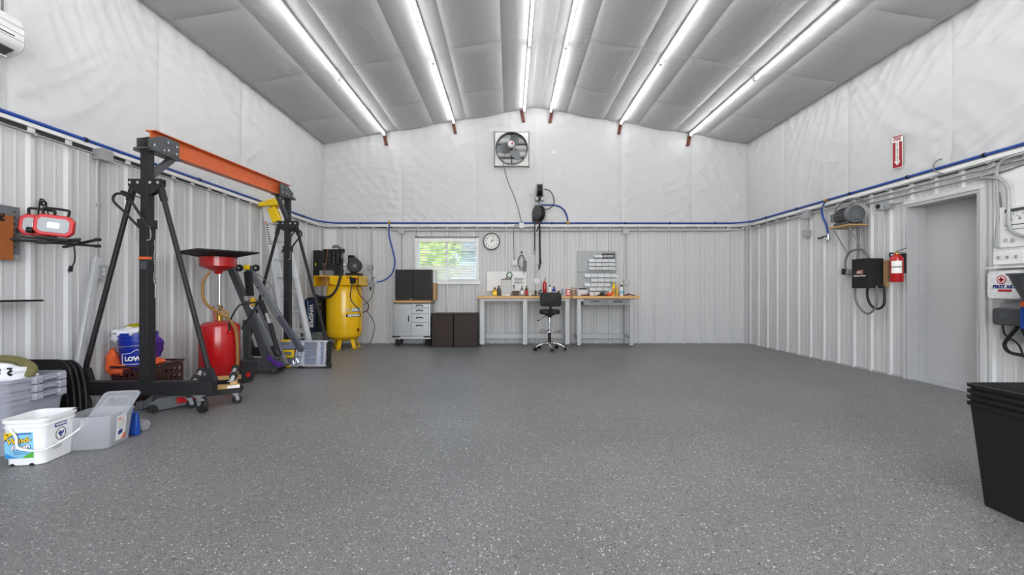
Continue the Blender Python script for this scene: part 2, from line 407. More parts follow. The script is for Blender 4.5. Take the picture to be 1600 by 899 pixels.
flf = lambda s, z, d: Vector((XL+d, s, z))
frt = lambda s, z, d: Vector((XR-d, s, z))
RIBB, RIBL, RIBR = -0.685, 3.606, 8.81

wb = MB()
T = 0.14
wb.box(XL-T, WIN[0], YB+0.002, YB+T, 0, 4.95); wb.box(WIN[1], XR+T, YB+0.002, YB+T, 0, 4.95)
wb.box(WIN[0], WIN[1], YB+0.002, YB+T, 0, WIN[2]); wb.box(WIN[0], WIN[1], YB+0.002, YB+T, WIN[3], 4.95)
wall_back = struct('wall_back', wb, M_WHITE)
wl = MB(); wl.box(XL-T, XL-0.002, YF, YB, 0, 4.3); wall_left = struct('wall_left', wl, M_WHITE)
wr = MB(); wr.box(XR+0.002, XR+T, YF, DOR[0], 0, 4.3); wr.box(XR+0.002, XR+T, DOR[1], YB, 0, 4.3); wr.box(XR+0.002, XR+T, DOR[0], DOR[1], DOR[2], 4.3)
wall_right = struct('wall_right', wr, M_WHITE)
wf = MB(); wf.box(XL, -2.3, YF-0.1, YF, 0, 4.95); wf.box(3.3, XR, YF-0.1, YF, 0, 4.95); wf.box(-2.3, 3.3, YF-0.1, YF, 3.7, 4.95)
struct('wall_front', wf, M_WHITE)

def cuts(a, b, h0, h1): return [(max(a, p), min(b, q), k) for p, q, k in ((-99, h0, 0), (h0, h1, 1), (h1, 99, 0)) if min(b, q)-max(a, p) > 1e-3]
s = XL
edge = RIBB-PITCH*0.5-PITCH*9
while edge < XR:
    a, b = max(edge, XL), min(edge+3*PITCH, XR); edge += 3*PITCH
    if b-a < 0.01: continue
    mb = MB()
    for p, q, k in cuts(a, b, WIN[0], WIN[1]):
        if k: sheet(mb, p, q, 0.0, WIN[2], RIBB, fb); sheet(mb, p, q, WIN[3], ZW, RIBB, fb)
        else: sheet(mb, p, q, 0.0, ZW, RIBB, fb)
    obj('steel_panel', mb, M_PANEL, wall_back, angle=20)
for parent, fn, rib, hole in ((wall_left, flf, RIBL, None), (wall_right, frt, RIBR, DOR)):
    edge = rib-PITCH*0.5-PITCH*24
    while edge < YB:
        a, b = max(edge, 0.2), min(edge+3*PITCH, YB); edge += 3*PITCH
        if b-a < 0.01: continue
        mb = MB()
        if hole:
            for p, q, k in cuts(a, b, hole[0], hole[1]): sheet(mb, p, q, hole[2] if k else 0, ZW, rib, fn)
            mb.f = [f[::-1] for f in mb.f]
        else: sheet(mb, a, b, 0, ZW, rib, fn)
        obj('steel_panel', mb, M_PANEL, parent, angle=20)

# insulation sheets above the liner, slack white vinyl
def ridged(p): return (1-abs(noise.noise(p)))**6
def wrinkle(a, z, seed, e0, e1, zb, zt):
    """a = distance along the wall"""
    m = 0.35+0.65*max(0, noise.noise(Vector((a*0.7, z*0.9, seed))) + 0.35)
    ang = 0.75*noise.noise(Vector((a*0.35+seed, z*0.3, 3.3)))
    a0_ = a; a = (a-e0)*0.8; z = z-zb
    u = a*cos(0.85+ang)+z*sin(0.85+ang); v = -a*sin(0.85+ang)+z*cos(0.85+ang)
    r1 = ridged(Vector((u*0.9, v*5.5, seed))); u2 = a*cos(-0.9+ang)+z*sin(-0.9+ang); v2 = -a*sin(-0.9+ang)+z*cos(-0.9+ang)
    r2 = ridged(Vector((u2*0.8, v2*6.5, seed+5)))
    big = noise.noise(Vector((a*0.8, z*0.8, seed+2)))
    a = a0_; z = z+zb; edge = min(a-e0, e1-a); pin = 1-math.exp(-max(edge, 0)/0.06)
    pucker = 0.006*math.exp(-max(edge, 0)/0.18)*sin(z*38+2*noise.noise(Vector((z*2, seed, 0))))*pin
    bot = 0.004*math.exp(-(z-zb)/0.22)*sin((a+(z-zb)*0.7)*30+3*noise.noise(Vector((a*1.3, seed, 1))))
    top = 0.006*math.exp(-(zt-z)/0.3)*sin(a*26+4*noise.noise(Vector((a, seed, 5))))
    return pin*(0.014+0.012*big+0.018*m*(r1-0.4)+0.015*m*(r2-0.4))+pucker+bot+top+0.002
def insul(parent, fn, s0, s1, zb, ztf, seed, step=0.028, flip=False):
    ns = max(2, int((s1-s0)/step)); zmax = max(ztf(s0), ztf(s1)); nz = max(2, int((zmax-zb)/step)); vs = []
    for i in range(ns+1):
        s = s0+(s1-s0)*i/ns; zt = ztf(s)
        for j in range(nz+1):
            z = zb+(zt-zb)*j/nz; vs.append(fn(s, z, wrinkle(s, z, seed, s0, s1, zb, zt)))
    fs = [(i*(nz+1)+j, (i+1)*(nz+1)+j, (i+1)*(nz+1)+j+1, i*(nz+1)+j+1) for i in range(ns) for j in range(nz)]
    if flip: fs = [f[::-1] for f in fs]
    mb = MB(); mb.add(vs, fs); obj('insulation_sheet', mb, M_VINYL, parent, angle=80)
SB = [XL, -2.24, -0.7, 0.70, 2.30, 3.75, XR]
for i, (a, b) in enumerate(zip(SB, SB[1:])):
    if a < RX < b:
        insul(wall_back, fb, a, RX, ZW-0.02, ceil_z, 1.7*i); insul(wall_back, fb, RX, b, ZW-0.02, ceil_z, 1.7*i+40)
    else: insul(wall_back, fb, a, b, ZW-0.02, ceil_z, 1.7*i)
SY = [2.0, 3.44, 4.93, 6.45, 7.97, YB]
for i, (a, b) in enumerate(zip(SY, SY[1:])):
    insul(wall_left, flf, a, b, ZW-0.02, lambda s: ZE, 3.1*i+11)
    insul(wall_right, frt, a+0.03, min(b+0.03, YB), ZW-0.02, lambda s: ZE, 2.3*i+31, flip=True)
for parent, fn, fl_ in ((wall_left, flf, False), (wall_right, frt, True)):
    insul(parent, fn, YF, 2.0, 0.0 if False else ZW-0.02, lambda s: ZE, 3.3, step=0.2, flip=fl_)

# top flashing of the liner (white J-trim standing on the ribs)
def strip_back(z0, z1, d0, d1): m = MB(); m.box(XL, XR, YB-d1, YB-d0, z0, z1); return m
obj('top_flashing', strip_back(2.405, 2.445, 0.0, 0.036), M_WHITE, wall_back)
m = MB(); m.box(XL, XL+0.036, 0.2, YB, 2.395, 2.44); obj('top_flashing', m, M_WHITE, wall_left)
m = MB(); m.box(XR-0.036, XR, 0.2, YB, 2.405, 2.445); obj('top_flashing', m, M_WHITE, wall_right)
m = MB(); m.box(XL, XL+0.05, YB-0.012, YB-0.036, 0, ZW); m.box(XL+0.03, XL+0.042, YB-0.06, YB, 0, ZW); obj('corner_trim', m, M_PANEL, wall_back)
m = MB(); m.box(XR-0.05, XR, YB-0.012, YB-0.036, 0, ZW); m.box(XR-0.042, XR-0.03, YB-0.06, YB, 0, ZW); obj('corner_trim', m, M_PANEL, wall_back)
# added dark strips: painted shade between the ribs under the flashing
M_GAPSHADE = mat('rib_gap_shade', (58, 58, 60), 0.9)
m = MB(); m.box(XL+0.05, XR-0.05, YB-0.009, YB, 2.374, 2.404); obj('rib_gap_shade', m, M_GAPSHADE, wall_back)
m = MB(); m.box(XL, XL+0.009, 0.2, YB-0.3, 2.364, 2.395); obj('rib_gap_shade', m, M_GAPSHADE, wall_left)
m = MB(); m.box(XR-0.009, XR, 0.2, YB-0.1, 2.374, 2.404); obj('rib_gap_shade', m, M_GAPSHADE, wall_right)
# base angle along floor
m = MB(); m.box(XL, XR, YB-0.012, YB, 0, 0.02); struct('baseboard_back', m, M_FRAME)
m = MB(); m.box(XR-0.012, XR, DOR[1], YB-0.02, 0, 0.02); struct('baseboard_right', m, M_FRAME)
m = MB(); m.box(XL, XL+0.012, 0.5, YB-0.02, 0, 0.02); struct('baseboard_left', m, M_FRAME)
# eave members
for nm, x0, x1 in (('trim_1', XL, XL+0.10), ('trim_2', XR-0.10, XR)):
    m = MB(); m.box(x0, x1, YF, YB, ZE-0.004, ZE+0.02)
    xc = x0+0.085 if x0 < 0 else x1-0.085
    m.cyl((xc, YF, ZE-0.012), (xc, YB, ZE-0.012), 0.010, n=8); struct(nm, m, M_FRAME)

# ceiling: structure slab above + slack insulation panels
cs = MB()
cs.add([(XL-T, YF, ZE+0.06), (RX, YF, ceil_z(RX)+0.09), (RX, YB+T, ceil_z(RX)+0.09), (XL-T, YB+T, ZE+0.06),
        (XL-T, YF, ZE+0.16), (RX, YF, ceil_z(RX)+0.19), (RX, YB+T, ceil_z(RX)+0.19), (XL-T, YB+T, ZE+0.16)],
       [(0, 3, 2, 1), (4, 5, 6, 7), (0, 1, 5, 4), (1, 2, 6, 5), (2, 3, 7, 6), (3, 0, 4, 7)])
cs.add([(RX, YF, ceil_z(RX)+0.09), (XR+T, YF, ZE+0.06), (XR+T, YB+T, ZE+0.06), (RX, YB+T, ceil_z(RX)+0.09),
        (RX, YF, ceil_z(RX)+0.19), (XR+T, YF, ZE+0.16), (XR+T, YB+T, ZE+0.16), (RX, YB+T, ceil_z(RX)+0.19)],
       [(0, 3, 2, 1), (4, 5, 6, 7), (0, 1, 5, 4), (1, 2, 6, 5), (2, 3, 7, 6), (3, 0, 4, 7)])
ceiling = struct('ceiling', cs, M_WHITE)
BX = [XL, -2.98, -2.31, -1.57, -0.90, -0.13, 0.40, 0.65, 1.17, 1.93, 2.63, 3.38, 4.0, XR]
SAG = [0.05, 0.018, 0.05, 0.018, 0.05, 0.015, 0.02, 0.015, 0.05, 0.018, 0.05, 0.018, 0.05]
YC = [YB, 8.04, 6.54, 5.03, 3.5, 2.0, 0.5, -1.0, YF]
for i, (a, b) in enumerate(zip(BX, BX[1:])):
    for j, (y1, y0) in enumerate(zip(YC, YC[1:])):
        fine = y1 > 4.5
        nx = 16 if fine else 6; ny = 48 if fine else 6; vs = []
        pts = [a+(b-a)*k/nx for k in range(nx+1)]
        for p in range(nx+1):
            x = pts[p]; u = p/nx
            for q in range(ny+1):
                y = y0+(y1-y0)*q/ny; e = min(y-y0, y1-y); ex = min(x-a, b-x)
                pil = (sin(pi*u))**0.55 if 0 < u < 1 else 0
                sm = 1-0.75*math.exp(-e/0.07)
                wr_ = 0.0035*math.exp(-ex/0.10)*sin(y*52+3*noise.noise(Vector((y*2, i, j))))*(0.4+0.6*max(0, noise.noise(Vector((y*1.3, i*3.1, j)))))*2*(1 if ex > 1e-4 else 0)
                nz_ = 0.006*noise.noise(Vector((x*2, y*1.5, i)))*pil
                pk = 0.004*math.exp(-e/0.12)*sin(x*48+2*noise.noise(Vector((x*2, j, 7))))*(1 if e > 1e-4 else 0)*pil
                vs.append((x, y, ceil_z(x)-SAG[i]*pil*sm+wr_+nz_+pk-0.002))
        mb = MB(); mb.add(vs, [(p*(ny+1)+q, p*(ny+1)+q+1, (p+1)*(ny+1)+q+1, (p+1)*(ny+1)+q) for p in range(nx) for q in range(ny)])
        obj('insulation_panel', mb, M_VCEIL, ceiling, angle=80)
for x in (-2.585, -1.17, 0.235, 0.86, 2.275, 3.69):
    zc = ceil_z(x)-0.03; sx = 0.045 if x < RX else -0.045
    m = MB(); m.add([(x-0.03, YB-0.06, zc), (x+0.03, YB-0.06, zc), (x+0.03+sx, YB-0.06, zc-0.23), (x-0.03+sx, YB-0.06, zc-0.23),
                     (x-0.03, YB-0.01, zc), (x+0.03, YB-0.01, zc), (x+0.03+sx, YB-0.01, zc-0.23), (x-0.03+sx, YB-0.01, zc-0.23)],
                    [(0, 3, 2, 1), (4, 5, 6, 7), (0, 1, 5, 4), (1, 2, 6, 5), (2, 3, 7, 6), (3, 0, 4, 7)])
    obj('purlin_end', m, M_RUST, wall_back)

# LED tube lights, six rows of five
STX = [-2.56, -1.15, 0.29, 0.83, 2.256, 3.667]
ROWN = ['leftmost row', 'second row from left', 'row just left of ridge', 'row just right of ridge', 'second row from right', 'rightmost row']
SEGN = ['touching far wall', 'second from far wall', 'third from far wall', 'fourth from far wall', 'fifth from far wall']
L = 2.42
x = STX[0]; z = ceil_z(x)-0.075
proto = thing('ceiling_light', 'x', 'light', (x, YB-0.1-L/2, z), 'LED tube lights under the roof')
yA, yB_ = YB-0.1-L+0.01, YB-0.1-0.01
m = MB(); m.box(x-0.020, x+0.020, yA, yB_, z+0.020, z+0.050); obj('housing', m, M_WHITE, proto)
m = MB(); m.cyl((x, yA+0.03, z), (x, yB_-0.03, z), 0.014, n=10); obj('tube', m, M_TUBE, proto)
for y in (yA, yB_-0.03):
    m = MB(); m.box(x-0.02, x+0.02, y, y+0.03, z-0.022, z+0.02); obj('end_cap', m, M_WHITE, proto)
for r, sx in enumerate(STX):
    for k in range(5):
        lb = 'glowing LED tube light, %s, %s' % (ROWN[r], SEGN[k])
        if r == 0 and k == 0: proto['label'] = lb; continue
        dup(proto, (sx-STX[0], -k*L, ceil_z(sx)-ceil_z(STX[0])), lb)

# ================================================================== WINDOW, DOOR
wx0, wx1, wz0, wz1 = WIN
win = MB()
for a in ((wx0-0.03, wx0+0.035, wz0-0.03, wz1+0.03), (wx1-0.035, wx1+0.03, wz0-0.03, wz1+0.03)): win.box(a[0], a[1], YB-0.045, YB+0.12, a[2], a[3])
win.box(wx0-0.03, wx1+0.03, YB-0.045, YB+0.12, wz1, wz1+0.03); win.box(wx0-0.06, wx1+0.06, YB-0.06, YB+0.12, wz0-0.035, wz0+0.03)
window = struct('window_1', win, M_WHITE, bevel=0.003)
m = MB(); m.box(wx0, wx1, YB-0.047, YB-0.043, wz1+0.012, wz1+0.028); obj('head_channel', m, M_BLACKP, window)
m = MB(); xm = (wx0+wx1)/2-0.02
m.box(xm-0.022, xm+0.022, YB+0.07, YB+0.10, wz0, wz1); m.box(wx0+0.035, wx1-0.035, YB+0.07, YB+0.10, wz0+0.03, wz0+0.07); m.box(wx0+0.035, wx1-0.035, YB+0.07, YB+0.10, wz1-0.05, wz1)
obj('sash', m, M_WHITE, window)
for a, b in ((wx0+0.035, xm-0.022), (xm+0.022, wx1-0.035)):
    m = MB(); m.box(a, b, YB+0.083, YB+0.087, wz0+0.07, wz1-0.05); obj('pane', m, M_GLASS, window)
blind = thing('window_blind', 'white slatted blind half open over the small gable window', 'blind', (xm, YB+0.02, wz0))
m = MB(); m.box(wx0+0.04, wx1-0.04, YB-0.03, YB+0.035, wz1-0.075, wz1-0.005); obj('head_rail', m, M_BLIND, blind, bevel=0.004)
m = MB(); m.box(wx0+0.05, wx1-0.05, YB-0.01, YB+0.03, wz0+0.06, wz0+0.085); obj('bottom_rail', m, M_BLIND, blind, bevel=0.003)
n = 14; zt, zb_ = wz1-0.10, wz0+0.12
for k in range(n):
    z = zt+(zb_-zt)*k/(n-1); tilt = 0.5 if k < 9 else 1.15
    m = MB(); S = []
    for q in range(5):
        u = -0.024+0.048*q/4; d = 0.0022*cos(pi*u/0.048)
        S.append((YB+0.01+u*cos(tilt), z+u*sin(tilt)+d))
    vs = [(wx0+0.05, y, zz) for y, zz in S]+[(wx1-0.05, y, zz) for y, zz in S]+[(wx0+0.05, y, zz+0.0014) for y, zz in S]+[(wx1-0.05, y, zz+0.0014) for y, zz in S]
    m.add(vs, [(i, i+1, i+6, i+5) for i in range(4)]+[(i+10, i+15, i+16, i+11) for i in range(4)]+[(0, 10, 11, 1), (4, 9, 19, 14)])
    obj('slat', m, M_BLIND, blind)
for x in (wx0+0.17, wx1-0.17, xm):
    m = MB(); m.cyl((x, YB-0.018, zb_-0.04), (x, YB-0.018, wz1-0.05), 0.0016, n=5); m.cyl((x, YB+0.036, zb_-0.04), (x, YB+0.036, wz1-0.05), 0.0016, n=5); obj('ladder_cord', m, M_BLIND, blind)
m = MB(); m.box(wx1-0.98, wx1-0.84, YB-0.062, YB-0.050, wz0+0.028, wz0+0.034); m.box(wx1-0.98, wx1-0.60, YB-0.062, YB-0.052, wz0+0.034, wz0+0.07)
sl = obj('sill_card', m, M_PAPER, None, label='small white card lying on the window sill', cat='card')

# outdoors seen through the blind
g = MB(); g.box(-14, 10, YB+0.5, 34, -0.35, -0.25); struct('ground_outside', g, mat('dry_grass', (150, 160, 110), 0.9, 0, 0.3, 8))
M_LEAF = mat('leaf_green', (176, 196, 120), 0.6, 0, 0.4, 9)
for i, (x, y, r, h) in enumerate(((-7.3, 18, 1.9, 3.9), (-3.7, 19, 1.65, 4.3))):
    t = thing('garden_tree', ['bright green bushy tree seen through the left half of the blind', 'bright green bushy tree seen through the middle of the blind'][i], 'tree', (x, y, -0.25), 'trees outside the window')
    m = MB(); m.tube([(x, y, -0.3), (x+0.1, y, 0.8), (x, y, h*0.6)], [0.16, 0.14, 0.1], n=7, sub=1); obj('trunk', m, mat('bark', (90, 72, 58), 0.9), t)
    m = MB(); rr = random.Random(i)
    for k in range(900):
        a = rr.uniform(0, 2*pi); b = rr.uniform(-1, 1); q = rr.uniform(0.6, 1.0)
        c = Vector((x+cos(a)*math.sqrt(1-b*b)*r*q, y+sin(a)*math.sqrt(1-b*b)*r*q, h*0.62+b*h*0.42*q))
        u = Vector((rr.uniform(-1, 1), rr.uniform(-1, 1), rr.uniform(-1, 1))).normalized(); v = u.orthogonal().normalized(); L_ = rr.uniform(0.14, 0.26)
        m.add([c-u*L_, c+v*L_*0.5, c+u*L_, c-v*L_*0.5], [(0, 1, 2, 3)])
    m.ball((x, y, h*0.62), r*0.72, r*0.72, h*0.34, 12, 8, 0.4, i)
    obj('foliage', m, M_LEAF, t, kind='stuff')
t = thing('garden_shed', 'pale blue shed seen through the right half of the blind', 'shed', (-1.2, 22, -0.25))
m = MB(); m.box(-2.35, 1.4, 20.5, 23.5, -0.3, 2.9); obj('wall', m, mat('pale_blue_siding', (178, 200, 226), 0.6), t)
m = MB(); m.add([(-2.6, 20.2, 2.9), (1.7, 20.2, 2.9), (1.7, 23.8, 2.9), (-2.6, 23.8, 2.9), (-2.6, 22, 4.0), (1.7, 22, 4.0)], [(0, 1, 5, 4), (3, 4, 5, 2), (0, 4, 3), (1, 2, 5), (0, 3, 2, 1)]); obj('roof', m, mat('shed_roof', (120, 124, 130), 0.7), t)

# door in the right wall, set back in its frame
y0, y1, zt = DOR
dm = MB(); rx = XR+0.19
dm.box(rx, rx+0.045, y0+0.035, y1-0.035, 0.012, zt-0.035)
door = struct('door_1', dm, M_DOOR, bevel=0.002)
m = MB()
m.box(XR-0.036, rx+0.06, y0-0.002, y0+0.035, 0, zt-0.036); m.box(XR-0.036, rx+0.06, y1-0.035, y1+0.002, 0, zt-0.036); m.box(XR-0.036, rx+0.06, y0-0.002, y1+0.002, zt-0.035, zt)
obj('door_jamb', m, M_FRAME, door, bevel=0.002)
m = MB(); m.box(XR-0.045, XR-0.0, y0-0.055, y0-0.003, 0, zt); m.box(XR-0.045, XR-0.0, y1+0.003, y1+0.014, 0, zt); m.box(XR-0.045, XR, y0-0.055, y1+0.014, zt+0.001, zt+0.05)
obj('door_casing', m, M_PANEL, door, bevel=0.002)
m = MB(); m.box(XR+0.10, XR+0.115, y1-0.047, y1-0.035, 0, zt-0.035); m.box(XR+0.10, XR+0.115, y0+0.035, y0+0.047, 0, zt-0.035); obj('door_stop', m, M_FRAME, door)
m = MB(); m.box(XR, rx+0.1, y0, y1, 0, 0.012); obj('threshold', m, M_ALU, door)
m = MB(); m.cyl((rx, y0+0.09, 1.02), (rx-0.045, y0+0.09, 1.02), 0.012); m.cyl((rx-0.04, y0+0.09, 1.02), (rx-0.075, y0+0.09, 1.02), 0.026, 0.022); m.cyl((rx, y0+0.09, 1.02), (rx-0.006, y0+0.09, 1.02), 0.033); obj('door_knob', m, M_CHROME, door)
m = MB(); m.box(rx+0.07, rx+0.15, y0-0.3, y1+0.3, -0.05, 2.5); obj('outer_door_skin', m, M_DOOR, door)
m = MB(); m.box(XR+T, rx+0.075, y0-0.3, y0, 0, 2.5); m.box(XR+T, rx+0.075, y1, y1+0.3, 0, 2.5); m.box(XR+T, rx+0.075, y0, y1, zt, 2.5); obj('door_return', m, M_FRAME, door)

# ================================================================== BLUE AIR LINE
xo = 0.035
def zl(y): return 2.474-0.034*(YB-y)/5.9
rc = 0.42
P = [(XL+xo, -1.5, zl(-1.5)), (XL+xo, 3.4, zl(3.4)), (XL+xo, 6, zl(6)), (XL+xo, YB-xo-rc-0.2, zl(8.8)), (XL+xo, YB-xo-rc, zl(9))]
P += [(XL+xo+rc-rc*cos(a), YB-xo-rc+rc*sin(a), 2.476) for a in (pi/8, pi/4, 3*pi/8)]
P += [(XL+xo+rc, YB-xo, 2.478), (XL+xo+rc+0.2, YB-xo, 2.478), (0, YB-xo, 2.478), (XR-xo-rc-0.2, YB-xo, 2.474), (XR-xo-rc, YB-xo, 2.474)]
P += [(XR-xo-rc+rc*sin(a), YB-xo-rc+rc*cos(a), 2.474) for a in (pi/8, pi/4, 3*pi/8)]
P += [(XR-xo, YB-xo-rc, 2.474), (XR-xo, YB-xo-rc-0.2, 2.474), (XR-xo, 6, 2.474), (XR-xo, 3, 2.474), (XR-xo, -1.5, 2.474)]
airline = thing('air_pipe', 'blue compressed air pipe running round all three walls above the steel liner', 'pipe', (XL+xo, 4, zl(4)))
m = MB(); m.tube(P, 0.0165, n=10, sub=4); obj('pipe_run', m, M_BLUE, airline)
def clip(p, ax):
    m = MB(); m.cyl(p-ax*0.012, p+ax*0.012, 0.023, n=10); obj('pipe_clip', m, M_BLACKP, airline)
for y in (2.6, 4.04, 5.52, 7.0, 8.3): clip(Vector((XL+xo, y, zl(y))), Vector((0, 1, 0)))
for px in (564, 790, 862, 976, 1046, 1116): clip(Vector(((px-VPX)/75.8, YB-xo, 2.476)), Vector((1, 0, 0)))
for px in (1197, 1245, 1328, 1418, 1538): clip(Vector((XR-xo, F*(XR-xo)/(px-VPX), 2.474)), Vector((0, 1, 0)))
m = MB()
for px in (609, 887):
    x = (px-VPX)/75.8; m.cyl((x-0.03, YB-xo, 2.478), (x+0.03, YB-xo, 2.478), 0.025, n=10); m.cyl((x, YB-xo, 2.45), (x, YB-xo, 2.52), 0.022, n=10)
yT = F*(XR-xo)/(1292-VPX); m.cyl((XR-xo, yT-0.04, 2.474), (XR-xo, yT+0.04, 2.474), 0.025, n=10)
obj('tee_fitting', m, M_BRASS, airline)
# drop to compressor
x = (609-VPX)/75.8; yy = YB-xo-0.02
m = MB(); m.tube([(x, YB-xo, 2.46), (x-0.005, yy, 2.25), onback(612, 385, .05), onback(617, 410, .06), onback(612, 428, .08), onback(600, 438, .12), onback(588, 441, .16)], 0.015, n=8)
obj('air_pipe_drop', m, M_BLUE, None, label='blue air pipe drop curving down to the yellow compressor', cat='pipe')
# loop to hose reel
m = MB(); m.tube([onback(887, 347, .035), onback(886, 338, .04), onback(881, 328, .05), onback(872, 322, .05), onback(860, 320.5, .05), onback(846, 320.5, .07)], 0.015, n=8)
obj('air_pipe_branch', m, M_BLUE, None, label='short blue air pipe arching from the back wall line to the hose reel', cat='pipe')
# drop on right wall
m = MB(); m.tube([(XR-xo, yT, 2.474), (XR-xo, yT+0.09, 2.40), atx(1284, 328, XR-.05), atx(1286, 340, XR-.06), atx(1291, 351, XR-.07), atx(1294, 365, XR-.07)], 0.015, n=8)
d = thing('air_drop', 'blue air drop with black lever valve beside the shelf on the right wall', 'pipe', (XR-.05, yT, 2.0))
obj('pipe', m, M_BLUE, d)
m = MB(); p = atx(1294, 365, XR-.07); m.cyl(p, p-Vector((0, 0, .10)), 0.02); m.cyl(p+Vector((-.03, 0, -.09)), p+Vector((.03, 0, -.09)), 0.018); m.cyl(p+Vector((0, 0, -.1)), p+Vector((0, .03, -.13)), 0.012); obj('valve', m, M_CHROME, d)
m = MB(); q = p+Vector((0, 0.02, -.045)); m.tube([q, q+Vector((0, .06, .015)), q+Vector((0, .12, -.005)), q+Vector((0, .2, -.005))], [0.008, 0.008, 0.014, 0.013], n=8); obj('valve_lever', m, M_BLACKP, d)

# ================================================================== CONDUITS
def conduit(pts, r, label, sub=1, m_=M_CONDUIT, name='conduit', clips=None):
    t = thing(name, label, 'conduit', pts[0]); m = MB(); m.tube(pts, r, n=8, sub=sub); obj('tube', m, m_, t)
    if clips:
        for c in clips:
            m = MB(); m.cbox(c, 0.03, 0.03, 0.03); obj('strap', m, M_STEEL, t, bevel=0.003)
    return t
c1 = [(x_, YB-.045, 2.386) for x_ in (-3.2, -2.6, -2.0, -.9, .3, 1.4, 2.6, 3.9)]
conduit([(-2.42, YB-.048, 2.388), (4.4, YB-.048, 2.384)], 0.011, 'upper grey conduit along the back wall under the blue pipe', clips=[(RIBB+PITCH*k, YB-.045, 2.386) for k in range(-5, 16, 1)])
P2 = [(XL+.33, YB-.045, 2.375), (-2.66, YB-.045, 2.372), (-2.52, YB-.045, 2.36), (-2.42, YB-.045, 2.32), (-2.3, YB-.045, 2.312), (0, YB-.045, 2.312), (4.35, YB-.045, 2.31), (4.55, YB-.06, 2.315), (4.72, YB-.18, 2.32), (XR-.045, YB-.36, 2.325), (XR-.045, 7, 2.325)]
conduit([p for p in P2], 0.011, 'lower grey conduit along the back wall turning onto the right wall', sub=1)
conduit([(XL+.045, 0.5, 2.30), (XL+.045, 3.4, 2.335), (XL+.045, YB-.35, 2.375), (XL+.15, YB-.12, 2.378), (XL+.33, YB-.045, 2.378)], 0.010, 'grey conduit along the left wall under the white flashing', clips=[(XL+.04, 3.606+PITCH*k, 2.337+.002*k) for k in (0, 2, 5, 8, 11, 14)])
conduit([(XR-.046, 0.5, 2.386), (XR-.046, YB-.4, 2.386), (XR-.15, YB-.15, 2.386), (XR-.4, YB-.048, 2.386)], 0.011, 'upper grey conduit along the right wall', clips=[(XR-.045, 8.81-PITCH*k, 2.386) for k in range(0, 16, 2)])
conduit([(XR-.046, 3.0, 2.325), (XR-.046, 7.0, 2.325)], 0.011, 'middle grey conduit along the right wall above the door', clips=[(XR-.045, y_, 2.325) for y_ in (4.6, 5.6, 6.4)])
conduit([(XR-.046, 4.35, 2.262), (XR-.046, 4.45, 2.262), (XR-.046, 6.1, 2.262)], 0.011, 'lowest grey conduit just above the grey door frame', clips=[(XR-.045, y_, 2.262) for y_ in (4.6, 5.7)])

def jbox(name, label, c, sx, sy, sz, face, kind='blank', m_=M_STEEL, cat='electrical box'):
    """face: 'b','l','r' wall it hangs on"""
    t = thing(name, label, cat, c); c = Vector(c)
    m = MB(); m.cbox(c, sx, sy, sz); obj('box_body', m, m_, t, bevel=0.003)
    fw = {'b': Vector((0, -1, 0)), 'l': Vector((1, 0, 0)), 'r': Vector((-1, 0, 0))}[face]
    h = {'b': sy, 'l': sx, 'r': sx}[face]/2
    side = Vector((0, 0, 1)).cross(fw); p = c+fw*(h+.002); wd = (sx if face == 'b' else sy)
    m = MB(); m.bar(p-fw*.002, p+fw*.002, wd+.006 if face != 'z' else 0, sz+.006, (0, 0, 1)); pl = obj('cover_plate', m, M_STEEL if kind != 'white' else M_WHITE, t, bevel=0.001)
    if kind in ('outlet', 'outlet2'):
        for k in ((-.02, .02) if kind == 'outlet' else (-.045, -.015, .015, .045)):
            q = p+fw*.003+(Vector((0, 0, k)) if kind == 'outlet' else Vector((0, 0, .02 if k*1000 % 2 else -.02))+side*k*0.8)
            m = MB(); m.bar(q-fw*.001, q+fw*.002, .026, .022); obj('receptacle', m, M_WHITE, t)
            m = MB(); m.bar(q+side*.005-fw*.0, q+side*.005+fw*.003, .003, .009); m.bar(q-side*.005, q-side*.005+fw*.003, .003, .009); obj('slot', m, M_INK, pl)
    if kind == 'switch':
        m = MB(); m.bar(p, p+fw*.012, .012, .024); obj('toggle', m, M_WHITE, t)
    return t
# left wall
p = onleft(160, 243, .05); jbox('junction_box', 'grey junction box on the left wall conduit near the orange beam', p, .09, .12, .10, 'l')
q = onleft(158, 425, .045); conduit([p+Vector((-.01, -.03, -.05)), Vector((p.x-.01, p.y-.03, q.z+.05))], 0.009, 'thin conduit dropping down the left wall to an outlet', clips=[(p.x-.01, p.y-.03, 1.88)])
jbox('outlet_box', 'grey outlet box low on the left wall behind the gantry leg', (q.x, p.y-.02, q.z), .07, .10, .12, 'l', 'outlet')
# back wall
p = onback(628, 362, .05); jbox('junction_box', 'small grey junction box left of the clock above the black cabinet', p, .1, .08, .09, 'b')
conduit([p, onback(628, 421, .05)], .009, 'thin conduit running down the wall behind the black tool cabinet')
p = onback(977.5, 362, .05); jbox('junction_box', 'grey junction box on the back wall right of the pegboards', p, .12, .08, .10, 'b')
conduit([p, onback(978.5, 437, .05)], .009, 'thin conduit dropping to the outlet right of the pegboards', clips=[tuple(onback(978, 401, .045))])
jbox('outlet_box', 'grey outlet box right of the pegboards above the bench end', onback(979, 441, .05), .11, .08, .08, 'b', 'outlet')
p = onback(815, 352.5, .08); jbox('junction_box', 'white square junction box under the fan cord on the back wall', p, .09, .09, .09, 'b', 'white', M_WHITE)
conduit([p, onback(806, 352, .06), onback(803, 356, .05), onback(802.5, 375, .05), onback(803.5, 407, .05)], .007, 'thin grey cable from the white box down to the outlet', sub=4, m_=M_CABLE, name='cable')
jbox('outlet_box', 'steel outlet box above the white pegboard with a coiled cord', onback(804, 411, .05), .10, .08, .09, 'b', 'outlet')
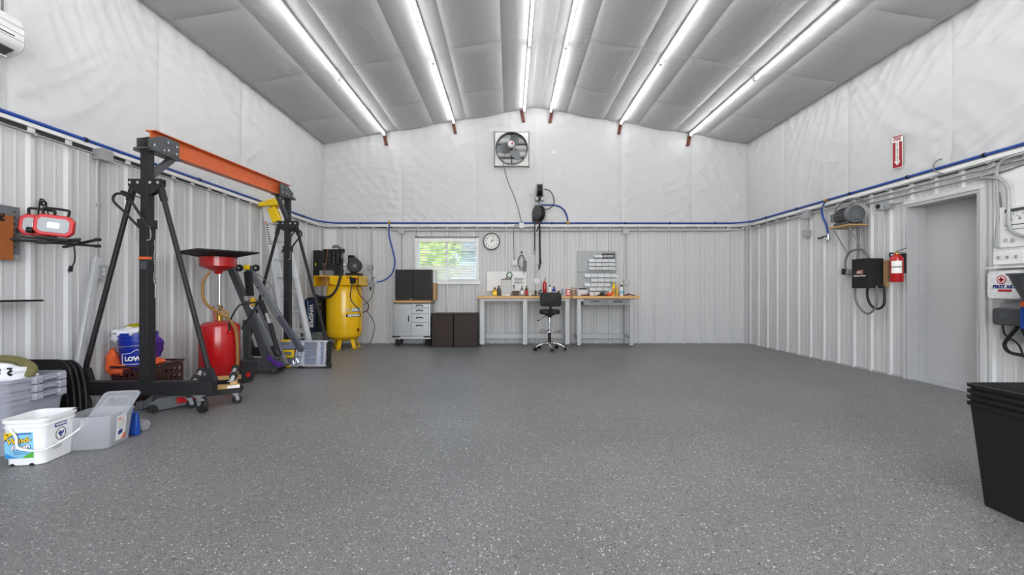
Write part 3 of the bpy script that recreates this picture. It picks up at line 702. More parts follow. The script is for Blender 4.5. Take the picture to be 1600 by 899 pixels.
p = onback(839.5, 361, .05); jbox('junction_box', 'grey junction box behind the hanging black hoses', p, .07, .07, .12, 'b')
m = MB(); c0, c1_ = onback(839.5, 366, .045), onback(839.5, 462, .045); m.box(c0.x-.022, c0.x+.022, c0.y-.02, c0.y+.02, c1_.z, c0.z)
obj('cable_raceway', m, M_PANEL, None, bevel=.003, label='narrow grey raceway running down the back wall behind the black stool', cat='raceway')
jbox('outlet_box', 'white outlet box behind the black stool above the bench', onback(839, 440, .07), .10, .05, .10, 'b', 'outlet', M_WHITE)
# compressor disconnect
p = onback(579, 419, .06); jbox('switch_box', 'dark switch box on the wall right of the yellow compressor', p, .09, .08, .11, 'b', 'switch', M_DGREY)
conduit([onback(582, 355, .05), onback(580, 362, .05), onback(579.5, 375, .05), onback(579.5, 414, .05)], .009, 'grey conduit above the dark switch box by the compressor', sub=3)
conduit([onback(580, 425, .06), onback(584, 445, .06), onback(583, 458, .1), onback(577, 470, .2), onback(568, 477, .35)], .009, 'grey flexible conduit from the switch box to the compressor', sub=4, m_=M_CABLE)
fr = thing('air_filter', 'small brass and steel valve assembly joining blue pipe to compressor', 'valve', onback(585, 441, .14))
m = MB(); a = onback(574, 443, .2); b = onback(589, 441, .16); m.cyl(a, b, .014); m.cyl(onback(579, 436, .18), onback(579, 449, .18), .016); obj('valve_body', m, M_STEEL, fr)
m = MB(); m.cyl(onback(579, 449, .18), onback(579, 454, .18), .022, .012); m.bar(onback(581, 437, .18), onback(586, 433, .2), .02, .006); obj('drain_cap', m, M_BLACKP, fr)
# right wall
p = onright(1261, 339, .05); jbox('junction_box', 'grey junction box high on the right wall near the far corner', (p.x, p.y, 2.33), .08, .16, .14, 'r')
q = onright(1262, 365, .05); conduit([(p.x, p.y, 2.3), (p.x, p.y, q.z)], .009, 'short conduit dropping to the right wall outlet near the corner')
jbox('outlet_box', 'grey twin outlet box on the right wall left of the shelf motor', (q.x-.0, p.y, q.z), .07, .12, .11, 'r', 'outlet')
p = onright(1378, 323, .06)
t = thing('wall_camera', 'small square grey box camera on the right wall right of the motor', 'camera', p)
m = MB(); m.cbox(p, .10, .09, .10); obj('housing', m, M_STEEL, t, bevel=.004)
m = MB(); m.cyl(p+Vector((-.05, -.0, 0)), p+Vector((-.058, 0, 0)), .03, n=20); obj('lens', m, M_BLACKP, t)
m = MB(); m.cyl(p+Vector((0, -.05, 0)), p+Vector((.01, -.30, .0)), .01, n=8); m.cbox(p+Vector((.02, -.09, -.01)), .05, .07, .08); obj('bracket', m, M_STEEL, t)

# ================================================================== BACK WALL OBJECTS
# exhaust fan
c = onback(799.5, 235.5); fx, fz = c.x, c.z; h = .355
fan = thing('exhaust_fan', 'square metal exhaust fan with three grey blades high on the gable wall', 'fan', (fx, YB-.05, fz-h))
m = MB(); N = 40; vs = []; rI = .315
for yy_ in (YB-.10, YB-.085):
    for k in range(N):
        a = 2*pi*k/N; vs.append((fx+rI*cos(a), yy_, fz+rI*sin(a)))
    for k in range(N):
        a = 2*pi*k/N; q = max(abs(cos(a)), abs(sin(a))); vs.append((fx+h*cos(a)/q, yy_, fz+h*sin(a)/q))
fs = []
for k in range(N):
    k2 = (k+1) % N; fs += [(k, k2, N+k2, N+k), (2*N+k, 3*N+k, 3*N+k2, 2*N+k2), (N+k, N+k2, 3*N+k2, 3*N+k), (k, 2*N+k, 2*N+k2, k2)]
m.add(vs, fs); m.box(fx-h, fx+h, YB-.10, YB-.0, fz+h-.012, fz+h); m.box(fx-h, fx+h, YB-.10, YB, fz-h, fz-h+.012); m.box(fx-h, fx-h+.012, YB-.1, YB, fz-h, fz+h); m.box(fx+h-.012, fx+h, YB-.1, YB, fz-h, fz+h)
obj('frame', m, M_WHITE, fan)
m = MB(); m.loft([[Vector((fx+r*cos(2*pi*k/N), y, fz+r*sin(2*pi*k/N))) for k in range(N)] for y, r in ((YB-.02, .322), (YB-.15, .322), (YB-.16, .33), (YB-.15, .315), (YB-.02, .315))], False, False); obj('shroud_ring', m, M_DGREY, fan)
m = MB(); m.box(fx-h+.012, fx+h-.012, YB-.004, YB-.002, fz-h+.012, fz+h-.012); obj('back_plate', m, M_DGREY, fan)
for k in range(9):
    z = fz-.30+k*.072; m = MB(); m.box(fx-.30, fx+.30, -.002, .002, -.03, .03, Matrix.Translation((0, YB-.035, z)) @ Matrix.Translation((fx, 0, 0)) @ Matrix.Rotation(.5, 4, 'X') @ Matrix.Translation((-fx, 0, 0))); obj('louvre', m, M_WHITE if k % 2 else M_STAINL, fan)
m = MB(); m.box(fx-.012, fx+.012, YB-.06, YB-.045, fz-.31, fz+.31); m.box(fx-.31, fx+.31, YB-.06, YB-.045, fz+.10, fz+.125); m.box(fx-.31, fx+.31, YB-.06, YB-.045, fz-.18, fz-.155); obj('strut', m, M_DGREY, fan)
hub = Vector((fx-.01, YB-.10, fz+.03))
for a in (R(68), R(188), R(305)):
    m = MB(); rings = []
    for q in range(7):
        r = .05+.235*q/6; wdt = .055+.055*sin(pi*min(1, .25+q/7)); tw = .55-.25*q/6; ring = []
        for u in (-1, -.3, .3, 1):
            s_ = u*wdt; ring.append(hub+Vector((cos(a)*r-sin(a)*s_*cos(tw), s_*sin(tw), sin(a)*r+cos(a)*s_*cos(tw))))
        rings.append(ring+[v+Vector((0, .003, 0)) for v in ring[::-1]])
    m.loft(rings); obj('blade', m, M_MGREY, fan)
m = MB(); m.cyl(hub+Vector((0, .03, 0)), hub+Vector((0, -.05, 0)), .045); obj('hub', m, M_BLACKP, fan)
mc = hub+Vector((-.005, -.06, .02)); m = MB(); m.lathe([(0, 0), (.06, 0), (.066, .01), (.066, .12), (.05, .135), (0, .14)], mc, 20, Matrix.Rotation(pi/2, 4, 'X')); mo = obj('motor', m, M_WHITE, fan)
m = MB(); m.cbox(mc+Vector((.025, -.142, .0)), .03, .006, .05); obj('motor_label', m, M_INKR, mo)
m = MB(); m.tube([mc+Vector((-.05, -.05, -.04)), mc+Vector((-.14, .0, -.22)), mc+Vector((-.15, .02, -.42)), Vector((fx-.13, YB-.12, fz-h-.02))], .006, n=6); obj('power_cord', m, M_CABLE, fan)
m = MB(); m.tube([onback(788, 263, .10), onback(791, 275, .06), onback(796, 290, .05), onback(803, 306, .05), onback(810, 328, .05), onback(815.5, 350, .06)], .0075, n=6)
obj('fan_cord', m, M_CABLE, None, label='thin grey cord curving down from the exhaust fan to the white box', cat='cord')

# clock
c = onback(768, 377.5, .04); ck = thing('wall_clock', 'round silver rimmed wall clock with black numerals right of the window', 'clock', c)
m = MB(); Mx = Matrix.Rotation(pi/2, 4, 'X')
m.lathe([(.150, .0), (.176, .0), (.178, .02), (.170, .036), (.158, .036), (.152, .022)], c, 40, Mx); obj('rim', m, M_DGREY, ck)
m = MB(); m.cyl(c+Vector((0, .004, 0)), c+Vector((0, -.018, 0)), .156, n=40); obj('dial', m, M_PAPER, ck)
for k in range(1, 13):
    a = pi/2-2*pi*k/12; text('numeral', str(k), .052, M_INK, ck, c+Vector((.118*cos(a), -.0195, .118*sin(a))), (1, 0, 0), (0, 0, 1), bold=.001)
for nm, a, L_, wd in (('hour_hand', pi/2-R(62), .075, .009), ('minute_hand', pi/2-R(24), .115, .007)):
    m = MB(); d = Vector((cos(a), 0, sin(a))); m.bar(c+Vector((0, -.022, 0))-d*.02, c+Vector((0, -.022, 0))+d*L_, .003, wd, (d.z, 0, -d.x)); obj(nm, m, M_INK, ck)
m = MB(); m.cyl(c+Vector((0, -.018, 0)), c+Vector((0, -.026, 0)), .01); obj('centre_pin', m, M_INK, ck)

# reels
c = onback(843, 297, .14)
rl = thing('cord_reel', 'upper grey steel reel of black cord high on the back wall', 'reel', c)
m = MB()
for sx in (-.058, .058): m.cyl(c+Vector((sx-.004, 0, 0)), c+Vector((sx+.004, 0, 0)), .135, n=28)
obj('flange', m, M_STEEL, rl)
m = MB()
for k in range(6): m.cyl(c+Vector((-.05+k*.017, 0, 0)), c+Vector((-.034+k*.017, 0, 0)), .115 if k % 2 else .11, n=24)
obj('wound_cord', m, M_BLACKP, rl)
m = MB(); m.box(c.x-.085, c.x-.068, c.y-.02, YB, c.z-.19, c.z+.05); m.box(c.x+.068, c.x+.085, c.y-.02, YB, c.z-.19, c.z+.05); m.box(c.x-.085, c.x+.085, c.y-.03, YB, c.z-.21, c.z-.15); obj('mount_bracket', m, M_STEEL, rl, bevel=.004)
m = MB(); m.cbox(c+Vector((0, -.06, -.17)), .05, .06, .08); obj('cord_guide', m, M_BLACKP, rl, bevel=.006)
m = MB(); m.tube([c+Vector((.08, 0, .02)), onback(852, 296, .12), onback(860, 299, .1), onback(865.5, 311, .1), onback(864, 321, .1), onback(856, 327, .1), onback(848, 325, .1), onback(842, 319, .12), c+Vector((0, -.05, -.2))], .009, n=7); obj('cord_loop', m, M_BLACKP, rl)
c = onback(841.5, 334, .16)
r2 = thing('hose_reel', 'lower dark hose reel on the back wall over the blue pipe', 'reel', c)
Mz = Matrix.Rotation(R(28), 4, 'Z') @ Matrix.Rotation(pi/2, 4, 'Y')
m = MB(); m.lathe([(0, -.06), (.16, -.06), (.165, -.045), (.10, -.04), (.10, .04), (.165, .045), (.16, .06), (0, .06)], c, 28, Mz); obj('drum', m, M_DGREY, r2)
m = MB()
for k in range(4): m.lathe([(.09, -.034+k*.018), (.145, -.034+k*.018), (.15, -.026+k*.018), (.145, -.018+k*.018), (.09, -.018+k*.018)], c, 24, Mz)
obj('wound_hose', m, M_BLACKP, r2)
m = MB(); m.cbox(c+Vector((-.06, -.04, -.12)), .13, .14, .07); m.cbox(c+Vector((0, .09, 0)), .12, .12, .1); obj('guide_arm', m, M_BLACKP, r2, bevel=.01)
m = MB(); m.cbox(c+Vector((.0, .02, -.175)), .14, .1, .02); obj('roller', m, M_RUST, r2)
m = MB(); m.tube([c+Vector((-.08, 0, .19)), c+Vector((-.02, 0, .17)), c+Vector((0.02, 0, .21)), c+Vector((.06, 0, .19))], .012, n=7); obj('swivel_inlet', m, M_STEEL, r2)
h1 = thing('reel_wire', 'thin black cord with a grey end hanging from the cord reel', 'cord', onback(835, 397, .15))
m = MB(); m.tube([onback(836, 349, .16), onback(835.5, 375, .15), onback(835.5, 392, .15)], .011, n=7); obj('cord', m, M_BLACKP, h1)
m = MB(); m.cyl(onback(835.5, 392, .15), onback(835, 398, .15), .016, .022); obj('cord_end', m, M_STEEL, h1)
h2 = thing('air_hose', 'thick black air hose hanging from the reel with a blow gun', 'hose', onback(843, 410, .2))
m = MB(); m.tube([onback(843, 350, .18), onback(843.5, 375, .18), onback(844, 405, .18)], .016, n=8); m.tube([onback(843, 352, .2), onback(840, 358, .16), onback(838.5, 362, .12)], .012, n=7); obj('hose', m, M_BLACKP, h2)
m = MB(); m.cyl(onback(844, 405, .18), onback(844.5, 413, .18), .021); m.bar(onback(844.5, 412, .18), onback(842, 421, .18), .025, .03); m.bar(onback(840, 412, .18), onback(842, 418, .18), .008, .012); obj('blow_gun', m, M_BLACKP, h2)
m = MB(); m.tube([onback(842, 420, .18), onback(838.5, 424, .18), onback(837.5, 428, .18)], .006, n=6); obj('nozzle', m, M_STEEL, h2)

# coiled cord hanging above the white board
t = thing('coiled_cord', 'grey coiled cord and work lamp hanging beside the outlet above white board', 'cord', onback(815, 400, .06))
m = MB(); m.cbox(onback(815, 394.5, .06), .03, .03, .04); obj('hook', m, M_BLACKP, t)
m = MB()
for k in range(3): m.tube([onback(815+(-6+k*.5), 408+k*2, .05+.01*k), onback(813, 399+k, .06), onback(817, 399+k, .06), onback(821-k*.6, 408+k, .06), onback(820, 420-k, .06), onback(813, 421-k*2, .05)], .005, n=5, closed=True)
obj('cord_coil', m, M_CABLE, t)
m = MB(); m.cyl(onback(820.5, 408, .07), onback(820, 425, .07), .035, .022); m.cbox(onback(818.5, 427, .07), .02, .02, .05); obj('lamp_cage', m, M_MGREY, t)

# white pegboard
a, b = onback(760.5, 424.5, .04), onback(822.5, 455, .04)
pb = thing('white_pegboard', 'white metal pegboard on the wall left of the black stool', 'pegboard', (a.x, a.y, b.z))
m = MB(); m.box(a.x, b.x, YB-.045, YB-.032, b.z, a.z); obj('board', m, M_WHITE, pb, bevel=.003)
m = MB()
for px, py in ((765, 428), (766, 442), (771, 430), (774, 430), (778, 428), (782, 428), (779, 443)): p = onback(px, py, .05); m.tube([p, p+Vector((0, -.03, 0)), p+Vector((0, -.035, .02))], .003, n=5)
obj('hook', m, M_STEEL, pb)
t = thing('tool_rack', 'small rack holding a row of small tools on the white pegboard', 'rack', onback(811, 440, .06))
m = MB(); a, b = onback(803.5, 435, .06), onback(819, 436.6, .06); m.box(a.x, b.x, YB-.08, YB-.045, b.z, a.z); a, b = onback(803.5, 441, .06), onback(818, 442.4, .06); m.box(a.x, b.x, YB-.08, YB-.045, b.z, a.z); obj('rack_bar', m, M_MGREY, t)
m = MB()
for k in range(5): m.cyl(onback(806+k*2.3, 434, .065), onback(806+k*2.3, 440, .065), .006, n=6)
obj('small_tool', m, M_STEEL, t, kind='stuff')
m = MB(); m.cyl(onback(803, 446, .055), onback(803, 452, .055), .014, .006, n=8); obj('hanging_key', m, M_DGREY, None, label='small dark key tool hanging low on the white pegboard', cat='tool')

# grey pegboards with clear bins
for i, (ya, yb, lb) in enumerate(((393, 425, 'upper'), (426, 458, 'lower'))):
    a, b = onback(902.5, ya, .04), onback(963 if i == 0 else 962, yb, .04)
    t = thing('grey_pegboard', '%s grey perforated steel pegboard above the right bench' % lb, 'pegboard', (a.x, a.y, b.z))
    m = MB(); m.box(a.x, b.x, YB-.045, YB-.032, b.z, a.z); m.box(a.x, b.x, YB-.06, YB-.032, a.z-.012, a.z); m.box(a.x, b.x, YB-.06, YB-.032, b.z, b.z+.01); obj('board', m, M_PEG, t)
    m = MB(); x = a.x+.03
    while x < b.x-.02:
        z = b.z+.03
        while z < a.z-.02: m.cbox((x, YB-.0455, z), .006, .002, .006); z += .0254*1.5
        x += .0254*1.5
    obj('peg_hole', m, M_INK, t, kind='stuff')
def hbin(x0, x1, zt, zh, dep, label, group, m_=M_CLEARB, name='hardware_bin'):
    m = MB(); y1_ = YB-.062; y0_ = y1_-dep; t = .004
    m.box(x0, x1, y0_, y1_, zt-zh, zt-zh+t); m.box(x0, x0+t, y0_, y1_, zt-zh, zt-.01); m.box(x1-t, x1, y0_, y1_, zt-zh, zt-.01); m.box(x0, x1, y1_-t, y1_, zt-zh, zt)
    m.box(x0, x1, y0_-.006, y0_+t, zt-zh, zt-zh*.25)
    m.box(x0+.012, x1-.012, y0_+.006, y1_-.01, zt-zh+t, zt-zh*.62)
    return obj(name, m, m_, None, label=label, cat='bin', group=group)
rows = [('top row of small bins', 402, [(927.5, 6), (934, 6)], 4), ('second row', 408, [919+10.3*k for k in range(4)], 5), ('third row', 414, [919+10.3*k for k in range(4)], 5), ('fourth row', 420, [919+10.3*k for k in range(4)], 5),
        ('fifth row', 431, [912.5+10.3*k for k in range(5)], 5.6), ('sixth row', 438, [922.5+10.3*k for k in range(4)], 5.6), ('seventh row', 445, [912+10.3*k for k in range(4)], 5.8), ('bottom row', 452, [920+10.3*k for k in range(4)], 5.5)]
for nm, py, xs, hp in rows:
    for k, q in enumerate(xs):
        px, wpx = q if isinstance(q, tuple) else (q, 9.6)
        a = onback(px, py-3, .06); zh = hp/75.8; x1 = a.x+wpx/75.8
        hbin(a.x, x1, a.z, zh, .09, 'clear plastic hardware bin, %s from left in the pegboard %s' % (ORD[k], nm if 'row of' not in nm else 'top row'), 'clear hardware bins on the pegboards')
a, b = onback(941, 396.5, .1), onback(960.5, 403.8, .1)
t = thing('divider_case', 'dark divider case at the top right of the upper pegboard', 'case', (a.x, a.y, b.z))
m = MB(); m.box(a.x, b.x, YB-.13, YB-.06, b.z, a.z); obj('case_body', m, M_BLACKP, t, bevel=.012)
m = MB(); m.box(a.x+.02, b.x-.02, YB-.134, YB-.13, b.z+.016, a.z-.03); obj('clear_front', m, M_CLEARB, t)
for k in range(7):
    m = MB(); x = a.x+.04+k*.029; m.box(x, x+.018, YB-.137, YB-.134, b.z+.02, a.z-.036); obj('compartment', m, M_MGREY, t)

# ================================================================== RIGHT WALL OBJECTS
# shelf with motor
ys0, ys1 = 6.08, 6.48; zs = 1.995; xs0 = XR-.295
sh = thing('wall_shelf', 'small plywood wall shelf on grey braces carrying the electric motor', 'shelf', (XR-.2, 6.4, zs-.03))
m = MB(); m.box(xs0, XR-.03, ys0, ys1, zs-.02, zs); obj('shelf_board', m, M_PLY, sh, bevel=.002)
for y in (ys0+.06, ys1-.05):
    m = MB(); m.bar((xs0+.04, y, zs-.03), (XR-.035, y, zs-.40), .022, .008); m.bar((xs0+.04, y, zs-.026), (XR-.035, y, zs-.026), .025, .01); m.bar((XR-.035, y, zs-.02), (XR-.035, y, zs-.42), .025, .008, (1, 0, 0)); obj('brace', m, M_STEEL, sh)
mo = thing('electric_motor', 'grey finned electric motor standing on the plywood wall shelf', 'motor', (XR-.175, 6.27, zs)); mo.scale = (.84, .84, .84)
ax = Vector((-.10, -.99, 0)).normalized(); mc = Vector((XR-.175, 6.26, zs+.165)); 
Mm = Matrix.Rotation(math.atan2(ax.y, ax.x), 4, 'Z') @ Matrix.Rotation(pi/2, 4, 'Y')
m = MB(); m.lathe([(0, -.2), (.10, -.2), (.125, -.17), (.13, -.1), (.13, .12), (.125, .14)], mc, 32, Mm); obj('housing', m, M_DGREY, mo)
m = MB(); m.lathe([(.03, .135), (.142, .135), (.148, .15), (.148, .20), (.13, .225), (.04, .23), (.038, .22), (0, .22)], mc, 32, Mm); fc = obj('fan_cover', m, M_MGREY, mo)
m = MB()
for r in (.06, .085, .11): m.lathe([(r-.004, .226), (r, .232), (r+.004, .226)], mc, 28, Mm)
obj('vent_ring', m, M_BLACKP, fc)
m = MB(); side = ax.cross(Vector((0, 0, 1)))
for k in range(18):
    a = 2*pi*k/18; d = side*cos(a)+Vector((0, 0, 1))*sin(a); m.bar(mc-ax*.15+d*.135, mc+ax*.12+d*.135, .005, .018, d)
obj('cooling_fin', m, M_DGREY, mo, kind='stuff')
m = MB(); m.cbox(mc-ax*.1+side*(-.12)+Vector((0, 0, -.1)), .1, .3, .05, Matrix.Rotation(math.atan2(ax.y, ax.x)+pi/2, 3, 'Z')); m.cbox(mc+side*.1+Vector((0, 0, -.135)), .05, .34, .05, Matrix.Rotation(math.atan2(ax.y, ax.x)+pi/2, 3, 'Z')); m.cbox(mc-side*.1+Vector((0, 0, -.135)), .05, .34, .05, Matrix.Rotation(math.atan2(ax.y, ax.x)+pi/2, 3, 'Z')); obj('foot', m, M_DGREY, mo, bevel=.006)
jb = mc-ax*.27+Vector((-.03, 0, .0)); m = MB(); m.cbox(jb, .12, .11, .13); obj('terminal_box', m, M_MGREY, mo, bevel=.006)
m = MB(); m.tube([mc+Vector((0, 0, .13)), mc+Vector((.02, 0, .16)), mc+Vector((0, 0, .185)), mc+Vector((-.02, 0, .16))], .006, n=6, closed=True); obj('lifting_eye', m, M_STEEL, mo)
m = MB(); m.tube([jb+Vector((0, 0, .06)), jb+Vector((0, -.02, .16)), jb+Vector((.03, -.15, .27)), jb+Vector((.08, -.32, .28)), jb+Vector((.16, -.45, .2)), jb+Vector((.2, -.5, .05))], .012, n=8); obj('flex_conduit', m, M_CABLE, mo)
m = MB(); m.cbox(mc+side*(-.131)+Vector((0, 0, .02)), .01, .1, .05, Matrix.Rotation(math.atan2(ax.y, ax.x)+pi/2, 3, 'Z')); obj('name_plate', m, M_STAINL, mo)

# rotary phase control box
bx0 = XR-.245; by0, by1 = 5.81, 6.085; bz0, bz1 = 1.12, 1.505
t = thing('control_box', 'black steel control box with red and white logo on the right wall', 'control box', (bx0+.1, 5.95, bz0))
m = MB(); m.box(XR-.05, XR-.03, by0-.06, by1+.03, bz0+.01, bz1-.03); obj('backer_board', m, M_PLY, t)
m = MB(); m.box(bx0, XR-.05, by0, by1, bz0, bz1); obj('enclosure', m, M_BLACK, t, bevel=.004)
m = MB(); m.box(bx0-.006, bx0, by0-.003, by1+.003, bz0-.003, bz1+.004); obj('cover', m, M_BLACKP, t, bevel=.002)
m = MB(); m.prism([(.075*cos(a), .03*sin(a)) for a in [2*pi*k/24 for k in range(24)]], 0, .001, lambda u, v, h: Vector((bx0-.0065-h, 5.95-u, 1.33+v))); lg = obj('logo_oval', m, M_REDP, t)
m = MB(); m.prism([(.069*cos(a), .025*sin(a)) for a in [2*pi*k/24 for k in range(24)]], 0, .001, lambda u, v, h: Vector((bx0-.0075-h, 5.95-u, 1.33+v))); obj('logo_field', m, M_BLACKP, lg)
text('lettering', 'ARC', .05, M_PAPER, t, (bx0-.0095, 5.95, 1.33), (0, -1, 0), (0, 0, 1), shear=.3, bold=.001)
text('lettering', 'American Rotary', .03, M_PAPER, t, (bx0-.0085, 5.95, 1.283), (0, -1, 0), (0, 0, 1), bold=.0006)
m = MB()
for z in (bz0+.05, 1.3, bz1-.06): m.cyl((XR-.052, by0-.03, z), (XR-.056, by0-.03, z), .008, n=8)
obj('screw', m, M_CHROME, t)
def cable(label, pts, r, m_=M_CABLE): m = MB(); m.tube(pts, r, n=8); return obj('cable', m, m_, None, label=label, cat='cable')
B = lambda px, py, off=.14: onright(px, py, off)
cable('grey flexible cable looping widest below the black control box', [B(1337, 447, .19), B(1336, 462, .19), B(1341, 478, .17), B(1353, 490, .15), B(1363, 487, .14), B(1369.5, 475, .14), B(1369.5, 447, .14)], .0145)
cable('black cable looping below the right half of the control box', [B(1356, 447, .19), B(1355, 462, .18), B(1360, 476, .15), B(1370, 483, .12), B(1380, 478, .10), B(1382, 465, .10), B(1381, 447, .10)], .0145, M_BLACKP)
cable('grey flexible cable arching above the control box to a plug', [B(1321, 421, .08), B(1321, 408, .08), B(1326, 396, .08), B(1338, 390, .1), B(1350, 392, .1), B(1358, 404, .12)], .014)
cable('grey conduit dropping from the shelf motor behind the control box', [B(1341, 355, .07), B(1341, 380, .07), B(1340, 405, .09)], .016)
t = thing('power_plug', 'black twist lock plug hanging left of the black control box', 'plug', B(1320, 428, .07))
p = B(1319.5, 424, .07); m = MB(); m.cyl(p+Vector((0, 0, .04)), p-Vector((0, 0, .05)), .034, .038, n=12); obj('plug_body', m, M_BLACKP, t)
m = MB(); m.cyl(p+Vector((0, -.04, -.03)), p+Vector((.0, -.10, -.03)), .02, n=10); m.box(p.x, XR-.01, p.y-.05, p.y-.01, p.z-.06, p.z+.03); obj('wall_socket', m, M_STEEL, t, bevel=.004)

# fire extinguisher
def extinguisher(c, r, h, label, mount=True, lab=True):
    t = thing('fire_extinguisher', label, 'fire extinguisher', c); c = Vector(c)
    m = MB(); m.lathe([(0, 0), (r*.9, 0), (r, .01), (r, h*.78), (r*.93, h*.85), (r*.6, h*.92), (r*.3, h*.95), (0, h*.95)], c, 24); obj('cylinder', m, M_RED, t)
    m = MB(); m.lathe([(0, 0), (r*.3, 0), (r*.3, h*.08), (0, h*.08)], c+Vector((0, 0, h*.94)), 12); m.cyl(c+Vector((0, 0, h*.98)), c+Vector((-r*.5, -.01, h*.99)), .01, n=8); obj('valve', m, M_BRASS, t)
    m = MB(); top = c+Vector((0, 0, h)); m.bar(top+Vector((-r*.2, -r*.1, .012)), top+Vector((r*.5, -r*1.3, .05)), r*.3, .006); m.bar(top+Vector((-r*.2, -r*.1, 0)), top+Vector((r*.4, -r*1.2, .0)), r*.3, .006); obj('handle', m, M_BLACKP, t)
    if mount:
        m = MB(); m.tube([top+Vector((0, r*.3, -.01)), top+Vector((-.02, r*1.1, .0)), c+Vector((-.01, r*1.15, h*.8)), c+Vector((0, r*1.1, h*.4))], .010, n=8); obj('hose', m, M_RUBBER, t)
        m = MB(); m.box(c.x+r*.9, XR-.01, c.y-.03, c.y+.03, c.z+h*.3, c.z+h*.98); obj('bracket', m, M_BLACKP, t)
    if lab:
        m = MB(); ring = lambda q, z: [c+Vector((q*cos(a), q*sin(a), z)) for a in [pi*1.02+pi*.5*k/12 for k in range(13)]]
        for za, zb2 in ((.30, .50), (.53, .72)):
            A = ring(r+.001, h*za); Bq = ring(r+.001, h*zb2); m.add(A+Bq, [(i, i+1, 14+i, 13+i) for i in range(12)])
        obj('label', m, M_PAPER, t)
        m = MB(); A = ring(r+.0016, h*.5); Bq = ring(r+.0016, h*.53); m.add(A+Bq, [(i, i+1, 14+i, 13+i) for i in range(12)]); obj('strap', m, M_INK, t)
    return t
extinguisher((XR-.13, 5.52, 1.19), .068, .36, 'red fire extinguisher mounted on the right wall beside the door')

# fire sign
p0 = onright(1403, 237, .03); hy, hz = .075, .205
def sg(u, v, h): 
    return Vector((XR-.034-h, p0.y-u*1.0, p0.z+v-u*.12))
t = thing('fire_sign', 'red and white FIRE extinguisher arrow sign on the right wall', 'sign', p0)
m = MB(); m.prism([(-hy, -hz), (hy, -hz), (hy, hz), (-hy, hz)], 0, .003, sg); obj('sign_plate', m, M_PAPER, t)
m = MB(); m.prism([(-hy+.007, -hz+.007), (hy-.007, -hz+.007), (hy-.007, hz-.085), (-hy+.007, hz-.085)], .003, .004, sg); m.prism([(-hy+.004, hz-.02), (hy-.004, hz-.02), (hy-.004, hz-.006), (-hy+.004, hz-.006)], .003, .004, sg); obj('red_field', m, M_INKRS, t)
m = MB(); m.prism([(0, -hz+.03), (.045, -hz+.085), (.024, -hz+.085), (.024, hz-.08), (-.024, hz-.08), (-.024, -hz+.085), (-.045, -hz+.085)], .004, .005, sg); obj('arrow', m, M_PAPER, t)
text('lettering', 'FIRE', .062, M_INKRS, t, sg(0, hz-.05, .004), (0, -1, -.12), (0, 0, 1), bold=.0018)
for k, ch in enumerate('EXTINGUISHER'): text('letter', ch, .024, M_INK, t, sg(0, hz-.10-k*.0205, .006), (0, -1, -.12), (0, 0, 1), bold=.0006)

# cable loop popping out of the insulation
cable('thin grey cable loop poking from the insulation above the blue pipe', [onright(1472, 248, .02), onright(1463, 252, .05), onright(1458.5, 260, .07), onright(1462, 268, .07), onright(1475, 272, .06)], .006)

# electrical cluster right of the door
E = lambda px, py, off=.03: onright(px, py, off)
def panel_on_right(name, y0, y1, z0, z1, off0, off1, m_, parent=None, **k):
    m = MB(); m.box(XR-off1, XR-off0, min(y0, y1), max(y0, y1), z0, z1); return obj(name, m, m_, parent, **k)
yA = E(1548, 400).y; yZ = 3.9
t = thing('backer_board', 'white painted backer board behind the electrical boxes right of the door', 'board', (XR-.04, 4.2, 1.25))
panel_on_right('board', 4.50, 3.7, 1.25, 2.28, .03, .04, M_WHITE, t, bevel=.002)
cable('grey cable pair bending down from the top conduit, nearest the door', [E(1600, 240, .05), E(1578, 246, .06), E(1563, 254, .07), E(1558, 268, .07), E(1558, 300, .07), E(1560, 330, .07), E(1559, 345, .07), E(1556, 388, .07)], .013, M_STEEL)
cable('darker grey cable running straight down to the white switch box', [E(1560, 300, .06), E(1562.5, 315, .06), E(1563.5, 345, .06), E(1563.5, 388, .06)], .011, M_CABLE)
cable('bright grey conduit curving beside the printed door panel', [E(1532, 279, .06), E(1553, 278, .07), E(1566, 282, .08), E(1574, 294, .08), E(1576, 320, .08), E(1576, 350, .1), E(1582, 362, .1), E(1600, 369, .1), E(1630, 372, .1)], .014, M_STEEL)
cable('dark wavy cable above the electrical panel', [E(1557, 272, .05), E(1580, 264, .05), E(1600, 257, .05), E(1640, 248, .05)], .008, M_CABLE)
t = thing('breaker_panel', 'white electrical panel with printed labels behind the bright conduit', 'electrical panel', (XR-.08, 4.1, 1.6))
yp0, yp1 = E(1566, 350).y, 3.75
panel_on_right('panel_box', yp0, yp1, E(1566, 388).z, E(1566, 325).z, .04, .07, M_WHITE, t, bevel=.003)
for py, h_, mm in ((329, .03, M_DGREY), (352, .008, M_DGREY), (359, .006, M_CABLE)):
    z = E(1585, py).z; panel_on_right('label_strip', yp0-.06, yp1, z-h_/2, z+h_/2, .07, .073, mm, t)
m = MB(); rr = random.Random(3)
for k in range(26):
    y = yp0-.06-rr.random()*.2; z = E(1585, 345).z+rr.random()*.1; m.box(XR-.0725, XR-.07, y-.008, y+.008, z-.003, z+.003)
obj('print_marks', m, M_CABLE, t, kind='stuff')
for px in (1571, 1582):
    m = MB(); p = E(px, 376, .072); m.cyl(p, p+Vector((-.004, 0, 0)), .02, n=14); obj('knockout', m, M_FRAME, t)
t = thing('switch_box', 'white triple switch box above the first aid kit', 'electrical box', E(1560, 400, .08))
a, b = E(1547, 390, .1), E(1577, 409, .1)
m = MB(); m.box(XR-.10, XR-.04, 4.18, 4.45, 1.34, 1.46); obj('box_body', m, M_WHITE, t, bevel=.004)
